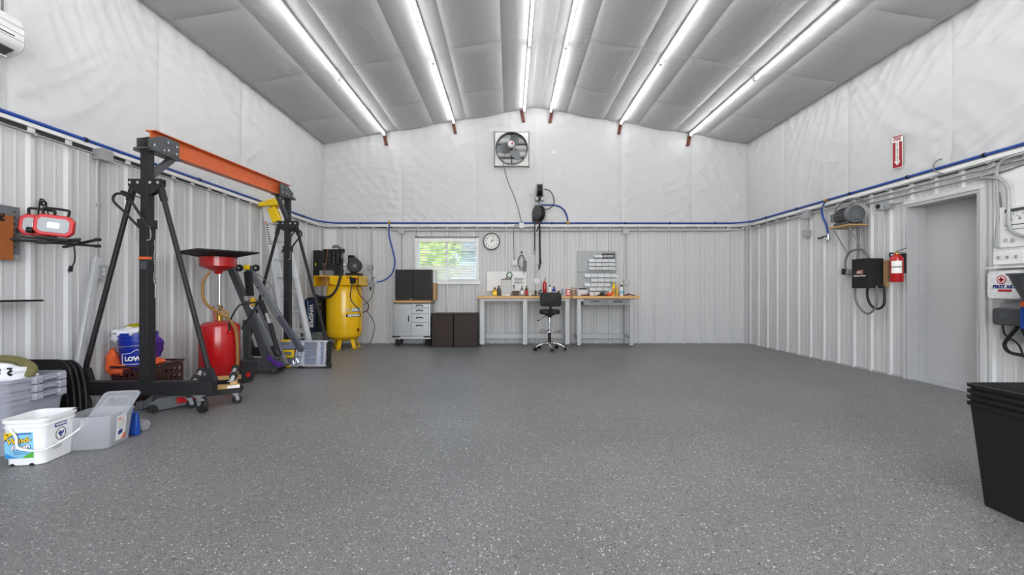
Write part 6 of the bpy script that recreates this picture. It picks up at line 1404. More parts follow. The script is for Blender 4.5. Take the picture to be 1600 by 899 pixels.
# ================================================================== NAVY BOX ON GREY BLOCK
t = thing('grey_block', 'grey box on the floor carrying the narrow navy case', 'box', (-3.6, 8.35, 0))
m = MB(); m.box(-3.78, -3.46, 8.22, 8.6, 0, .325); obj('block_body', m, M_CABLE, t, bevel=.004)
m = MB(); m.box(-3.77, -3.47, 8.215, 8.22, .29, .315); obj('lid_seam', m, M_MGREY, t)
t = thing('navy_case', 'tall navy and black case with white vertical lettering behind the compressor', 'case', (-3.6, 8.35, .325))
m = MB(); m.box(-3.76, -3.565, 8.20, 8.55, .325, .93); obj('front_panel', m, M_NAVY, t, bevel=.006)
m = MB(); m.box(-3.562, -3.47, 8.24, 8.55, .325, .93); obj('side_panel', m, M_BLACKP, t, bevel=.006)
m = MB(); m.box(-3.74, -3.50, 8.25, 8.5, .93, .96); obj('top_cap', m, M_BLACKP, t, bevel=.006)
text('lettering', 'WHISPER', .105, M_WHITE, t, (-3.645, 8.198, .63), (0, 0, -1), (1, 0, 0), shear=.25, bold=.003)
m = MB(); m.bar((-3.70, 8.1985, .90), (-3.70, 8.1985, .38), .002, .008, (1, 0, 0)); obj('pale_stripe', m, M_LBLUE, t)
for z in (.70, .83): m = MB(); m.box(-3.53, -3.475, 8.215, 8.24, z, z+.02); obj('brass_elbow', m, M_BRASS, t, bevel=.004)

# ================================================================== STARTER BOX
t = thing('starter_box', 'tall black electrical starter box on the left wall behind the compressor', 'electrical box', (XL+.1, 8.85, 1.28))
m = MB(); m.box(XL+.03, XL+.135, 8.72, 9.03, 1.285, 1.875); obj('enclosure', m, M_BLACK, t, bevel=.004)
m = MB(); m.box(XL+.135, XL+.143, 8.715, 9.035, 1.28, 1.88); obj('door', m, M_BLACKP, t, bevel=.003)
m = MB(); m.cbox((XL+.08, 8.717, 1.60), .022, .004, .05); obj('yellow_mark', m, M_YELP, t)

# ================================================================== AIR COMPRESSOR
ac = Vector((-3.145, 8.50, 0)); t = thing('air_compressor', 'tall yellow vertical tank air compressor with black pump and motor on top', 'compressor', ac)
r = .325
m = MB(); m.lathe([(0, .135), (.12, .145), (.24, .175), (.305, .235), (r, .33), (r, 1.06), (.305, 1.15), (.24, 1.22), (.12, 1.255), (0, 1.26)], ac, 48); tk_ = obj('tank', m, M_YELLOW, t)
m = MB(); m.lathe([(r+.001, .285), (r+.004, .288), (r+.004, .294), (r+.001, .297)], ac, 48); obj('weld_seam', m, M_YELLOW, t)
for a_ in (-pi/2-.02, -pi/2+2.2, -pi/2-2.2, -pi/2+1.0):
    d = Vector((cos(a_), sin(a_), 0)); m = MB(); p = ac+d*.20
    if a_ == -pi/2+1.0: p = ac+d*.22
    m.bar(p+Vector((0, 0, .20)), p+d*.07+Vector((0, 0, .02)), .075, .02, d); m.bar(p+d*.02+Vector((0, 0, .008)), p+d*.14+Vector((0, 0, .008)), .075, .014); obj('leg', m, M_YELLOW, t, bevel=.003, nosplit=True)
# platform
px0, px1, py0, py1 = -3.585, -2.775, 8.18, 8.72
m = MB(); m.box(px0, px1, py0, py1, 1.345, 1.36); obj('platform', m, M_YELLOW, t, bevel=.002)
m = MB(); m.box(px0, px1, py1-.012, py1, 1.17, 1.345); obj('rear_apron', m, M_YELLOW, t)
m = MB(); m.box(-3.31, px1, py0, py0+.012, 1.19, 1.345); obj('front_apron', m, M_YELLOW, t)
m = MB(); m.box(-3.31, -3.298, py0, py1, 1.19, 1.345); obj('cross_web', m, M_YELLOW, t)
m = MB(); m.box(px0, px0+.012, py0, py1, 1.17, 1.345); obj('side_apron', m, M_YELLOW, t)
m = MB(); m.box(px1-.012, px1, py0, py1, 1.19, 1.345); obj('side_apron', m, M_YELLOW, t)
# pump
pc = Vector((-3.30, 8.45, 1.36))
m = MB(); m.box(pc.x-.16, pc.x+.12, pc.y-.12, pc.y+.14, 1.36, 1.50); m.cyl(pc+Vector((-.02, -.14, .13)), pc+Vector((-.02, .14, .13)), .12, n=24); obj('crankcase', m, M_BLACK, t, bevel=.01, nosplit=True)
for x_ in (-.115, .055):
    for k in range(9):
        m = MB(); z = 1.60+k*.024; m.cyl(pc+Vector((x_, 0, z-1.36)), pc+Vector((x_, 0, z-1.36+.010)), .088 if k % 2 == 0 else .088, n=20); obj('cooling_fin', m, M_BLACK, t)
    m = MB(); m.cyl(pc+Vector((x_, 0, .22)), pc+Vector((x_, 0, .48)), .066, n=18); obj('cylinder', m, M_BLACK, t)
    m = MB(); m.box(pc.x+x_-.085, pc.x+x_+.085, pc.y-.085, pc.y+.085, 1.82, 1.865); obj('head', m, M_BLACK, t, bevel=.01)
m = MB(); m.tube([pc+Vector((-.02, -.03, .52)), pc+Vector((-.01, -.03, .555)), pc+Vector((.06, -.03, .56)), pc+Vector((.10, -.03, .53))], .028, n=10); obj('intake_manifold', m, M_MGREY, t)
m = MB(); m.cyl(pc+Vector((.15, -.05, .44)), pc+Vector((.15, -.05, .51)), .05, n=16); obj('air_filter', m, M_BLACKP, t)
m = MB()
for k in range(6): m.tube([pc+Vector((.15, -.06+.005*k, .42-k*.045)), pc+Vector((.19, -.08, .41-k*.045)), pc+Vector((.15, -.10, .39-k*.045))], .010, n=6)
obj('intercooler_tube', m, M_MGREY, t, kind='stuff')
fw = pc+Vector((-.20, .02, .16)); m = MB(); m.lathe([(0, -.02), (.03, -.025), (.03, .025), (.02, .02), (0, .02)], fw, 16, Matrix.Rotation(R(60), 4, 'Y')); m.lathe([(.145, -.02), (.165, -.02), (.165, .02), (.145, .02)], fw, 28, Matrix.Rotation(R(75), 4, 'Y')); obj('flywheel', m, M_BLACK, t, nosplit=True)
for k in range(5):
    a_ = 2*pi*k/5; Mr = Matrix.Rotation(R(75), 4, 'Y'); m = MB(); m.bar(fw+Mr @ Vector((.025*cos(a_), .025*sin(a_), 0)), fw+Mr @ Vector((.15*cos(a_), .15*sin(a_), 0)), .05, .012, Mr @ Vector((0, 0, 1))); obj('fan_spoke', m, M_MGREY, t)
m = MB(); m.box(-3.51, -3.26, 8.24, 8.36, 1.36, 1.46); obj('translucent_tub', m, M_CLEAR, t, bevel=.008)
m = MB(); m.tube([pc+Vector((-.07, -.16, .5)), pc+Vector((-.09, -.18, .3)), pc+Vector((-.115, -.22, .05)), pc+Vector((-.12, -.285, -.07))], .008, n=6); obj('copper_line', m, mat('copper', (150, 100, 80), .35, .7), t)
for dx, dz, rr_ in ((.23, .21, .028), (.23, .14, .018)):
    m = MB(); p = pc+Vector((dx, -.12, dz)); m.cyl(p, p+Vector((0, -.02, 0)), rr_, n=18); gg = obj('gauge', m, M_STEEL, t)
    m = MB(); m.cyl(p+Vector((0, -.02, 0)), p+Vector((0, -.022, 0)), rr_*.85, n=18); obj('gauge_face', m, M_PAPER, gg)
m = MB(); m.tube([pc+Vector((.20, -.08, .35)), pc+Vector((.20, -.09, .2)), pc+Vector((.21, -.09, .1)), pc+Vector((.2, -.09, .02))], .014, n=7); obj('discharge_tube', m, M_STEEL, t)
m = MB(); m.box(-3.08, -2.98, 8.5, 8.62, 1.62, 1.76); obj('pressure_box', m, M_BLACKP, t, bevel=.006)
m = MB(); m.box(-3.03, -2.95, 8.50, 8.6, 1.36, 1.62); obj('motor_mount', m, M_BLACK, t, bevel=.004)
# motor
mc = Vector((-2.93, 8.44, 1.545)); ad = Vector((.35, -.94, 0)).normalized(); Mm = Matrix.Rotation(math.atan2(ad.y, ad.x), 4, 'Z') @ Matrix.Rotation(pi/2, 4, 'Y')
m = MB(); m.lathe([(0, -.2), (.10, -.2), (.118, -.17), (.12, .10), (0, .10)], mc, 28, Mm); obj('motor_body', m, M_BLACK, t)
m = MB(); m.lathe([(.02, .10), (.128, .10), (.132, .15), (.11, .185), (.05, .19), (0, .18)], mc, 28, Mm); ec = obj('motor_end_bell', m, M_BLACK, t)
m = MB(); m.lathe([(0, .186), (.035, .192), (.038, .196), (0, .198)], mc, 18, Mm); obj('end_cap_disc', m, M_DGREY, ec)
m = MB(); sd = ad.cross(Vector((0, 0, 1)))
for k in range(16): a_ = 2*pi*k/16; d = sd*cos(a_)+Vector((0, 0, 1))*sin(a_); m.bar(mc-ad*.15+d*.122, mc+ad*.09+d*.122, .004, .014, d)
obj('motor_fin', m, M_BLACK, t, kind='stuff')
m = MB(); m.cbox(mc+Vector((-.02, 0, .13)), .14, .12, .05); m.cyl(mc+ad*.04+Vector((.02, 0, .12)), mc+ad*.04+Vector((.02, 0, .165)), .025, n=12); obj('motor_terminal_box', m, M_DGREY, t, bevel=.006)
m = MB(); m.cbox(mc+Vector((0, 0, -.155)), .26, .22, .05); obj('motor_base', m, M_BLACK, t, bevel=.005)
m = MB(); m.cbox((-2.86, 8.16, 1.27), .10, .05, .11); m.cbox((-2.91, 8.17, 1.325), .03, .03, .05); obj('pressure_switch', m, M_BLACKP, t, bevel=.006)
m = MB(); m.cyl((-2.80, 8.178, 1.295), (-2.80, 8.17, 1.295), .018, n=12); obj('red_button', m, M_REDP, t)
m = MB(); m.cyl((-2.965, 8.178, 1.325), (-2.965, 8.17, 1.325), .014, n=12); obj('bolt_head', m, M_RUST, t)
m = MB(); m.cbox((-3.28, 8.172, 1.205), .08, .006, .014); obj('red_sticker', m, M_REDP, t)
m = MB(); m.tube([at(535, 405, 8.28), at(533, 425, 8.2), at(530, 440, 8.12), at(524, 455, 8.1), at(514, 464, 8.12), at(500, 464, 8.25), at(492, 461, 8.3)], .022, n=9); obj('black_hose', m, M_RUBBER, t)
m = MB(); m.tube([(-2.87, 8.15, 1.22), (-2.90, 8.13, 1.0), (-2.87, 8.14, .88), (-2.80, 8.2, .78), (-2.77, 8.25, .74)], .010, n=6); obj('grey_wire', m, M_DGREY, t)
m = MB(); m.tube([(-2.80, 8.16, 1.2), (-2.76, 8.2, 1.02), (-2.68, 8.28, .90), (-2.64, 8.35, .82), (-2.67, 8.38, .72), (-2.75, 8.36, .68)], .010, n=6); obj('dark_red_hose', m, mat('dark_red_hose', (84, 34, 38), .5), t)
m = MB(); m.tube([(-2.70, 8.45, .70), (-2.63, 8.55, .55), (-2.60, 8.6, .40), (-2.64, 8.6, .2), (-2.72, 8.62, .06), (-2.85, 8.62, .02)], .010, n=6); obj('floor_cord', m, M_CABLE, t)
def wrapc(v, zc, a0, rr_=r+.002): a_ = a0+v.x/rr_; return ac+Vector((cos(a_)*(rr_+v.z), sin(a_)*(rr_+v.z), zc+v.y))
A0 = -pi/2+.95
m = MB(); w2, h2_ = .155, .032; cols = 12; 
def patch(w_, z0_, z1_, a0, rr_, pts=14):
    m = MB(); A = [wrapc(Vector((-w_+2*w_*k/pts, 0, 0)), z0_, a0, rr_) for k in range(pts+1)]; B_ = [wrapc(Vector((-w_+2*w_*k/pts, 0, 0)), z1_, a0, rr_) for k in range(pts+1)]
    m.add(A+B_, [(k, k+1, pts+2+k, pts+1+k) for k in range(pts)]); return m
obj('black_banner', patch(.165, .60, .655, A0, r+.002), M_BLACKP, t)
text('lettering', 'INDUSTRIAL', .052, M_PAPER, t, (0, 0, 0), (1, 0, 0), (0, 0, 1), warp=lambda v: wrapc(v, .628, A0, r+.0035), bold=.003, sx=.92)
m = patch(.11, .695, .765, A0+.12, r+.002); obj('blue_logo_field', m, mat('logo_navy', (30, 50, 100), .4), t)
m = MB(); P_ = [(-.175, 0), (-.11, .035), (-.11, -.03)]
m.add([wrapc(Vector((u, v, 0)), .728, A0, r+.002) for u, v in P_], [(0, 2, 1)]); obj('logo_tip', m, M_STEEL, t)
text('lettering', 'EMAX', .078, M_PAPER, t, (0, 0, 0), (1, 0, 0), (0, 0, 1), warp=lambda v: wrapc(v, .73, A0+.12, r+.0035), bold=.002, shear=.35, sx=1.15)
obj('small_placard', patch(.028, .325, .385, A0+.25, r+.002, 4), M_RUST, t)

# ================================================================== TOOL CABINET + BLACK CABINET
Yc0, Yc1 = 8.74, 9.16; X0, X1 = -2.26, -1.555
t = thing('tool_cabinet', 'stainless steel rolling tool cabinet with wood top under the black cabinet', 'tool cabinet', (-1.9, 8.95, 0))
zb, zt = .19, .845
m = MB(); m.box(X0, X1, Yc0+.02, Yc1, zb, zt); obj('body', m, M_STEEL, t, bevel=.004)
m = MB(); m.box(X0-.01, X1+.01, Yc0-.01, Yc1+.01, zt+.01, zt+.045); obj('wood_top', m, M_WOOD, t, bevel=.004)
m = MB(); m.box(X0-.015, X1+.015, Yc0-.02, Yc1+.005, zt-.012, zt+.01); obj('top_tray', m, M_DGREY, t)
m = MB(); m.box(X0-.0, X0+.02, Yc0, Yc0+.03, zb, zt-.012); m.box(X1-.035, X1, Yc0, Yc0+.03, zb, zt-.012); obj('corner_post', m, M_STAINL, t, bevel=.002)
xd = -1.925
dr = obj('door', MB().box(X0+.022, xd-.005, Yc0, Yc0+.02, zb+.01, zt-.02), M_STAINL, t, bevel=.002)
for k in range(15):
    z = zb+.03+k*.041; obj('door_rib', MB().box(X0+.03, xd-.015, Yc0-.007, Yc0+.002, z, z+.020), M_STAINL, dr, bevel=.002)
m = MB(); m.tube([(xd-.05, Yc0, .575), (xd-.05, Yc0-.03, .57), (xd-.05, Yc0-.03, .50), (xd-.05, Yc0, .495)], .010, n=8, sub=3); obj('handle', m, M_BLACKP, dr, label='black handle')
m = MB(); m.cyl((xd-.05, Yc0-.004, .60), (xd-.05, Yc0-.010, .60), .014, n=12); obj('lock', m, M_CHROME, dr)
for z0, z1 in ((.755, .825), (.64, .745), (.475, .63), (.20, .465)):
    d = obj('drawer', MB().box(xd+.005, X1-.038, Yc0-.004, Yc0+.018, z0, z1), M_STAINL, t, bevel=.003)
    zc = (z0+z1)/2+.005 if z1-z0 < .2 else z1-.06
    m = MB(); m.tube([(-1.83, Yc0-.004, zc-.012), (-1.82, Yc0-.03, zc), (-1.805, Yc0-.034, zc+.008), (-1.725, Yc0-.034, zc+.008), (-1.71, Yc0-.03, zc), (-1.70, Yc0-.004, zc-.012)], .009, n=8, sub=2); obj('handle', m, M_BLACKP, d, label='black handle')
m = MB(); m.box(X0-.01, X1+.01, Yc0-.01, Yc0+.02, zb-.045, zb); obj('base_skirt', m, M_ALU, t, bevel=.003)
for x in (X0+.02, X1-.07):
    m = MB(); m.box(x-.06, x+.09, Yc0-.02, Yc0+.10, zb-.015, zb+.01); obj('corner_bumper', m, M_BLACKP, t, bevel=.006)
for x in (X0+.06, X1-.06):
    for y in (Yc0+.07, Yc1-.08): caster((x, y, 0), .06, t, ang=.6 if y < 9 else 1.9, plate_z=.145, w_=.04, m_fork=M_BLACK)
t = thing('wall_cabinet', 'black two door cabinet standing on top of the steel tool cabinet', 'cabinet', (-1.9, 8.95, .89))
zc0, zc1 = .892, 1.50; X0b, X1b = -2.245, -1.54
m = MB(); m.box(X0b, X1b, Yc0+.03, Yc1+.02, zc0, zc1); obj('carcass', m, M_BLACK, t, bevel=.004)
for a, b in ((X0b, -1.90), (-1.894, X1b)): obj('door', MB().box(a, b, Yc0+.008, Yc0+.03, zc0+.03, zc1), M_BLACK, t, bevel=.004)
obj('bottom_rail', MB().box(X0b, X1b, Yc0+.012, Yc0+.035, zc0, zc0+.028), mat('brown_edge', (80, 50, 30), .5), t)
obj('badge', MB().box(-1.965, -1.91, Yc0+.002, Yc0+.010, zc0+.018, zc0+.036), M_BRASS, t, bevel=.002)
m = MB(); m.box(X1b+.004, -1.485, 8.93, 9.17, .90, 1.24); obj('cardboard_box', m, M_PLY, None, label='tan cardboard box squeezed between black cabinet and wall under the window', cat='box')
m = MB(); m.box(X1b+.004, -1.49, 8.93, 9.165, 1.242, 1.49); obj('white_box', m, M_WHITE, None, label='narrow white box right beside the black cabinet in front of the blind', cat='box')

# ================================================================== BROWN LAMINATE CABINETS
for a, b, lb in ((-1.505, -1.095, 'dark brown laminate cabinet next to the steel tool cabinet'), (-1.085, -.635, 'dark brown laminate cabinet next to the wooden workbench')):
    t = thing('storage_cabinet', lb, 'cabinet', ((a+b)/2, 8.85, 0), 'brown storage cabinets')
    obj('carcass', MB().box(a, b, 8.62, 9.10, .0, .625), M_BROWN, t, bevel=.003)
    obj('door', MB().box(a+.006, b-.006, 8.60, 8.618, .02, .61), M_BROWN, t, bevel=.003)
    obj('top_panel', MB().box(a, b, 8.60, 9.12, .626, .645), M_BROWN, t, bevel=.002)
    for k in range(3): obj('door_groove', MB().box(a+.03, b-.03, 8.597, 8.6, .52-.17*k, .525-.17*k), M_BLACKP, t)

# ================================================================== WORKBENCHES
M_LEG = mat('grey_bench_steel', (178, 179, 180), .4, .1, .04)
ZT = .985
def bench(x0, x1, yf, yb, legs_f, legs_b, label, foot_w=.085, drawers=None, lower_z=.155):
    t = thing('workbench', label, 'workbench', ((x0+x1)/2, (yf+yb)/2, 0), 'maple topped workbenches')
    obj('worktop', MB().box(x0, x1, yf, yb, ZT-.048, ZT), M_WOOD, t, bevel=.005)
    for xs, y, tw in ((legs_f, yf+.10, foot_w), (legs_b, yb-.07, .05)):
        for x in xs:
            lg = obj('leg', MB().box(x-tw/2, x+tw/2, y-.025, y+.025, .045, ZT-.048), M_LEG, t, bevel=.003)
            m = MB(); m.cyl((x, y, 0), (x, y, .012), .026, n=14); m.cyl((x, y, .01), (x, y, .05), .009, n=8); obj('levelling_foot', m, M_CHROME, lg)
    xs = legs_f
    obj('front_apron', MB().box(xs[0], xs[-1], yf+.085, yf+.10, ZT-.10, ZT-.048), M_LEG, t)
    obj('rear_rail', MB().box(xs[0], xs[-1], yb-.085, yb-.055, lower_z-.04, lower_z+.055), M_LEG, t, bevel=.003)
    for x in xs: obj('side_rail', MB().box(x-.02, x+.02, yf+.12, yb-.08, lower_z, lower_z+.05), M_LEG, t, bevel=.002)
    return t
b1 = bench(-.632, 1.175, 8.60, 9.17, (-.54, .29, 1.11), (-.54, .29, 1.11), 'maple topped steel workbench behind the black stool')
b2 = bench(1.18, 2.45, 8.46, 9.17, (1.315, 2.315), (1.36, 2.34), 'maple topped workbench with two grey drawers below the pegboards', foot_w=.07)
for a, b in ((1.40, 1.835), (1.84, 2.275)):
    d = obj('drawer', MB().box(a, b, 8.53, 9.0, ZT-.175, ZT-.052), mat('drawer_grey', (138, 139, 137), .45), b2, bevel=.004)
    m = MB(); c = (a+b)/2; m.tube([(c-.08, 8.532, ZT-.10), (c-.075, 8.505, ZT-.105), (c+.075, 8.505, ZT-.105), (c+.08, 8.532, ZT-.10)], .008, n=8, sub=2); obj('handle', m, M_CHROME, d, label='bright handle')
    obj('handle_recess', MB().box(c-.085, c+.085, 8.527, 8.531, ZT-.122, ZT-.086), M_DGREY, d)

# ================================================================== STOOL
sc = Vector((.718, 8.16, 0)); t = thing('drafting_stool', 'black padded drafting stool with chrome foot ring in front of the benches', 'stool', sc)
for k in range(5):
    a = -pi/2+.05+2*pi*k/5; d = Vector((cos(a), sin(a), 0)); m = MB()
    m.tube([sc+d*.03+Vector((0, 0, .125)), sc+d*.10+Vector((0, 0, .13)), sc+d*.20+Vector((0, 0, .105)), sc+d*.275+Vector((0, 0, .065))], [.026, .022, .018, .014], n=8); lg = obj('base_arm', m, M_CHROME, t)
    c = sc+d*.285; ax = Vector((-d.y, d.x, 0)); m = MB()
    for s_ in (-1, 1): m.cyl(c+ax*s_*.010+Vector((0, 0, .028)), c+ax*s_*.028+Vector((0, 0, .028)), .028, n=16)
    m.cyl(c+ax*-.03+Vector((0, 0, .028)), c+ax*.03+Vector((0, 0, .028)), .008, n=8); m.cyl(c+Vector((0, 0, .03)), c+Vector((0, 0, .075)), .012, n=8); m.cbox(c+Vector((0, 0, .048)), .04, .04, .02); obj('caster', m, M_BLACKP, lg, nosplit=True)
m = MB(); m.cyl(sc+Vector((0, 0, .09)), sc+Vector((0, 0, .15)), .04, n=18); obj('base_hub', m, M_CHROME, t)
m = MB(); m.cyl(sc+Vector((0, 0, .14)), sc+Vector((0, 0, .38)), .028, n=18); obj('gas_column_sleeve', m, M_BLACKP, t)
m = MB(); m.cyl(sc+Vector((0, 0, .38)), sc+Vector((0, 0, .645)), .020, n=18); m.cyl(sc+Vector((0, 0, .55)), sc+Vector((0, 0, .63)), .026, n=18); obj('gas_column', m, M_CHROME, t)
m = MB(); m.tube([sc+Vector((.195*cos(2*pi*k/24), .195*sin(2*pi*k/24), .345)) for k in range(24)], .0125, n=8, sub=2, closed=True)
for a in (.4, pi-.4, 1.5*pi): m.tube([sc+Vector((.03*cos(a), .03*sin(a), .345)), sc+Vector((.19*cos(a), .19*sin(a), .345))], .009, n=7, sub=1)
m.cyl(sc+Vector((0, 0, .32)), sc+Vector((0, 0, .37)), .036, n=16); obj('foot_ring', m, M_CHROME, t, nosplit=True)
m = MB(); 
for z, w_, d_, r_ in ((.672, .30, .30, .05), (.684, .345, .345, .06), (.70, .36, .36, .06), (.735, .36, .36, .06), (.752, .34, .34, .06), (.757, .28, .28, .05)): pass
rings = [[Vector((sc.x+x, sc.y+y, z)) for x, y in rrect(w_, d_, r_, 5)] for z, w_, d_, r_ in ((.660, .26, .26, .05), (.664, .33, .33, .06), (.68, .355, .355, .065), (.725, .355, .355, .065), (.742, .335, .335, .065), (.750, .26, .26, .06))]
m.loft(rings); obj('seat', m, mat('black_vinyl', (32, 32, 34), .55, 0, .1, spec=.3), t)
m = MB(); m.cbox(sc+Vector((0, 0, .648)), .17, .17, .022); m.lathe([(.05, .60), (.03, .615), (.055, .64), (0, .64), (0, .60)][::-1], sc, 14); obj('seat_plate', m, M_BLACKP, t)
m = MB(); m.tube([sc+Vector((-.05, -.04, .635)), sc+Vector((-.12, -.08, .605)), sc+Vector((-.19, -.10, .56)), sc+Vector((-.22, -.10, .545))], .007, n=7); lv = obj('height_lever', m, M_CHROME, t)
m = MB(); m.cyl(sc+Vector((-.19, -.10, .56)), sc+Vector((-.225, -.10, .542)), .011, n=8); obj('lever_grip', m, M_BLACKP, lv)
m = MB(); m.bar(sc+Vector((0, .02, .635)), sc+Vector((0, -.20, .635)), .055, .008); m.tube([sc+Vector((0, -.19, .635)), sc+Vector((0, -.215, .66)), sc+Vector((0, -.215, .80)), sc+Vector((0, -.205, .90))], .022, n=8); obj('back_support', m, M_BLACKP, t, nosplit=True)
m = MB(); rings = []
for h, s_ in ((-.03, .88), (-.022, .97), (0, 1.0), (.02, .98), (.03, .88)):
    rg = []
    for x, z in rrect(.385*s_, .25*(s_ if s_ > .9 else .84), .05, 6): rg.append(Vector((sc.x+x, sc.y-.215+h-.9*x*x*0.6, .93+z)))
    rings.append(rg)
m.loft(rings); obj('backrest', m, MATS['black_vinyl'], t)

# ================================================================== THINGS ON THE BENCHES
def bx_(px, Y): return (px-VPX)/F*Y
def bottle(px, Y, w_, h, label, mb_, mc_, ml=None, neck=.35, capw=None, square=False, name='bottle', capfrac=.14, band=(.15, .6)):
    x = bx_(px, Y); r = w_/2; c = Vector((x, Y, ZT+.0005)); t = thing(name, label, 'bottle', c)
    hb = h*(1-capfrac)
    prof = [(0, 0), (r*.95, 0), (r, .005), (r, hb*.72), (r*.8, hb*.84), (r*neck, hb*.93), (r*neck, hb), (0, hb)]
    m = MB()
    if square: m.loft([[c+Vector((a, b, z)) for a, b in rrect(2*q, 1.5*q, q*.4, 3)] for q, z in [(max(p[0], .001), p[1]) for p in prof]])
    else: m.lathe(prof, c, 18)
    obj('body', m, mb_, t)
    cw = capw or r*neck*1.25; m = MB(); m.lathe([(0, hb-.004), (cw, hb-.004), (cw, h*.985), (cw*.8, h), (0, h)], c, 14); obj('cap', m, mc_, t)
    if ml:
        m = MB(); z0, z1 = hb*band[0], hb*band[1]
        if square: m.add([c+Vector((a, -.75*r-.001, z)) for a, z in ((-r*.75, z0), (r*.75, z0), (r*.75, z1), (-r*.75, z1))], [(0, 1, 2, 3)])
        else: m.lathe([(r*.98, z0), (r+.001, z0), (r+.001, z1), (r*.98, z1)], c, 18)
        obj('label', m, ml, t)
    return t
Yb = 8.86
M_OIL = mat('amber_bottle', (190, 150, 30), .3); M_BRN = mat('brown_plastic', (70, 38, 28), .45)
bottle(773.3, Yb, .095, .165, 'yellow oil jug at the left end of the bench', M_OIL, M_BLACKP, M_YELP, square=True)
bottle(779, Yb+.06, .065, .20, 'dark grey bottle behind the yellow oil jug', M_DGREY, M_BLACKP)
x0, x1 = bx_(783.5, 8.88), bx_(799.5, 8.88)
t = thing('document_case', 'tall grey plastic case standing on the bench before white pegboard', 'case', ((x0+x1)/2, 8.9, ZT))
obj('case_body', MB().box(x0, x1, 8.84, 8.96, ZT+.055, ZT+.315), mat('light_grey_plastic', (190, 190, 190), .5), t, bevel=.006)
obj('case_base', MB().box(x0+.01, x1-.03, 8.85, 8.95, ZT, ZT+.055), M_PAPER, t, bevel=.004)
obj('case_lid', MB().box(x0, x1, 8.838, 8.962, ZT+.315, ZT+.335), M_DGREY, t, bevel=.003)
for k in range(3): bottle(785.5+k*4, 8.80, .035, .058, 'small pale jar, %s from left, in front of the grey case' % ORD[k], M_PAPER, M_STEEL, neck=.8, name='jar')
m = MB(); c = Vector((bx_(796, 8.9), 8.90, ZT+.337+.075)); m.tube([c+Vector((.052*cos(a), 0, .055*sin(a))) for a in [2*pi*k/12 for k in range(12)]], .011, n=8, sub=2, closed=True); m.tube([c+Vector((.02, 0, -.05)), c+Vector((.03, 0, -.072))], .02, n=8); 
obj('tape_ring', m, mat('teal_plastic', (40, 110, 96), .4), None, label='teal ring shaped tool standing on the grey case', cat='tool')
m = MB(); c = Vector((bx_(791, 8.9), 8.90, ZT+.336)); m.prism([(-.03, 0), (.035, 0), (.01, .035), (-.005, .04)], -.02, .02, lambda u, v, h: c+Vector((u, h, v))); obj('door_wedge', m, mat('caramel_wood', (150, 100, 56), .5), None, bevel=.004, label='small brown wedge lying on the grey case', cat='wedge')
x0, x1 = bx_(800.8, 8.85), bx_(811, 8.85)
t = thing('brown_box', 'small dark brown box between the grey case and spray bottle', 'box', ((x0+x1)/2, 8.9, ZT)); obj('box_body', MB().box(x0, x1, 8.82, 8.95, ZT, ZT+.10), M_BRN, t, bevel=.004)
for z in (ZT+.03, ZT+.06): obj('groove', MB().box(x0+.004, x1-.004, 8.817, 8.82, z, z+.005), M_INK, t)
bottle(815.5, Yb, .055, .20, 'silver and black bottle right of the small brown box', M_MGREY, M_BLACKP, M_PAPER)
bottle(822.7, Yb, .055, .20, 'brown and red bottle next to the silver bottle', M_BRN, M_BLACKP, M_REDP)
bottle(829, Yb, .04, .085, 'little pale bottle left of the bench grinder', M_PAPER, M_TAN, neck=.6)
t = thing('small_clamp', 'small black bench vise beside the stool backrest', 'vise', (bx_(840, 8.8), 8.8, ZT))
x = bx_(837, 8.8); m = MB(); m.box(x-.015, x+.015, 8.75, 8.85, ZT, ZT+.11); obj('fixed_jaw', m, M_BLACK, t, bevel=.004)
m = MB(); x2 = bx_(843, 8.8); m.box(x-.09, x+.05, 8.76, 8.86, ZT, ZT+.014); obj('base', m, M_BLACK, t, bevel=.004)
m = MB(); m.cyl((x+.02, 8.80, ZT+.06), (x2+.03, 8.80, ZT+.06), .013, n=10); m.box(x2-.015, x2+.02, 8.76, 8.85, ZT, ZT+.09); m.cyl((x2+.0, 8.80, ZT+.105), (x2+.05, 8.80, ZT+.105), .012, n=8); m.bar((x2, 8.8, ZT+.08), (x2, 8.8, ZT+.12), .02, .02); obj('screw', m, M_DGREY, t, nosplit=True)
m = MB(); m.box(x+.03, x+.036, 8.78, 8.84, ZT+.002, ZT+.10); obj('steel_rule', m, M_PAPER, None, label='narrow white card standing by the small vise', cat='card')
extinguisher((bx_(851, 8.95), 8.95, ZT+.0), .038, .30, 'small red fire extinguisher standing on the bench behind the stool', mount=False, lab=False)
bottle(859, Yb, .052, .155+.06, 'white bottle with black cap behind the stool', M_PAPER, M_BLACKP, M_DGREY, band=(.2, .35))
bottle(865.5, Yb, .065, .19, 'blue bottle with black cap behind the stool', M_BLUEP, M_BLACKP, M_PAPER, band=(.3, .5))
bottle(873, Yb, .05, .13, 'red brown bottle behind the right edge of the stool', M_RUST, M_PAPER, M_ORCL)
bottle(878.5, Yb, .05, .17, 'pale blue clear bottle right of the stool', mat('pale_blue_clear', (170, 190, 210), .15, trans=.5), M_PAPER)
bottle(881.5, 8.7, .022, .04, 'tiny white bottle left of the red box', M_PAPER, M_PAPER)
x0, x1 = bx_(884.3, 8.72), bx_(891.3, 8.72)
t = thing('red_box', 'red box with white lettering panels on the bench right of stool', 'box', ((x0+x1)/2, 8.75, ZT)); obj('box_body', MB().box(x0, x1, 8.70, 8.78, ZT, ZT+.13), M_REDP, t, bevel=.003)
obj('white_panel', MB().box(x0+.02, x1-.02, 8.697, 8.70, ZT+.075, ZT+.11), M_PAPER, t); obj('white_panel', MB().box(x0+.015, x1-.015, 8.697, 8.70, ZT+.03, ZT+.055), M_PAPER, t)
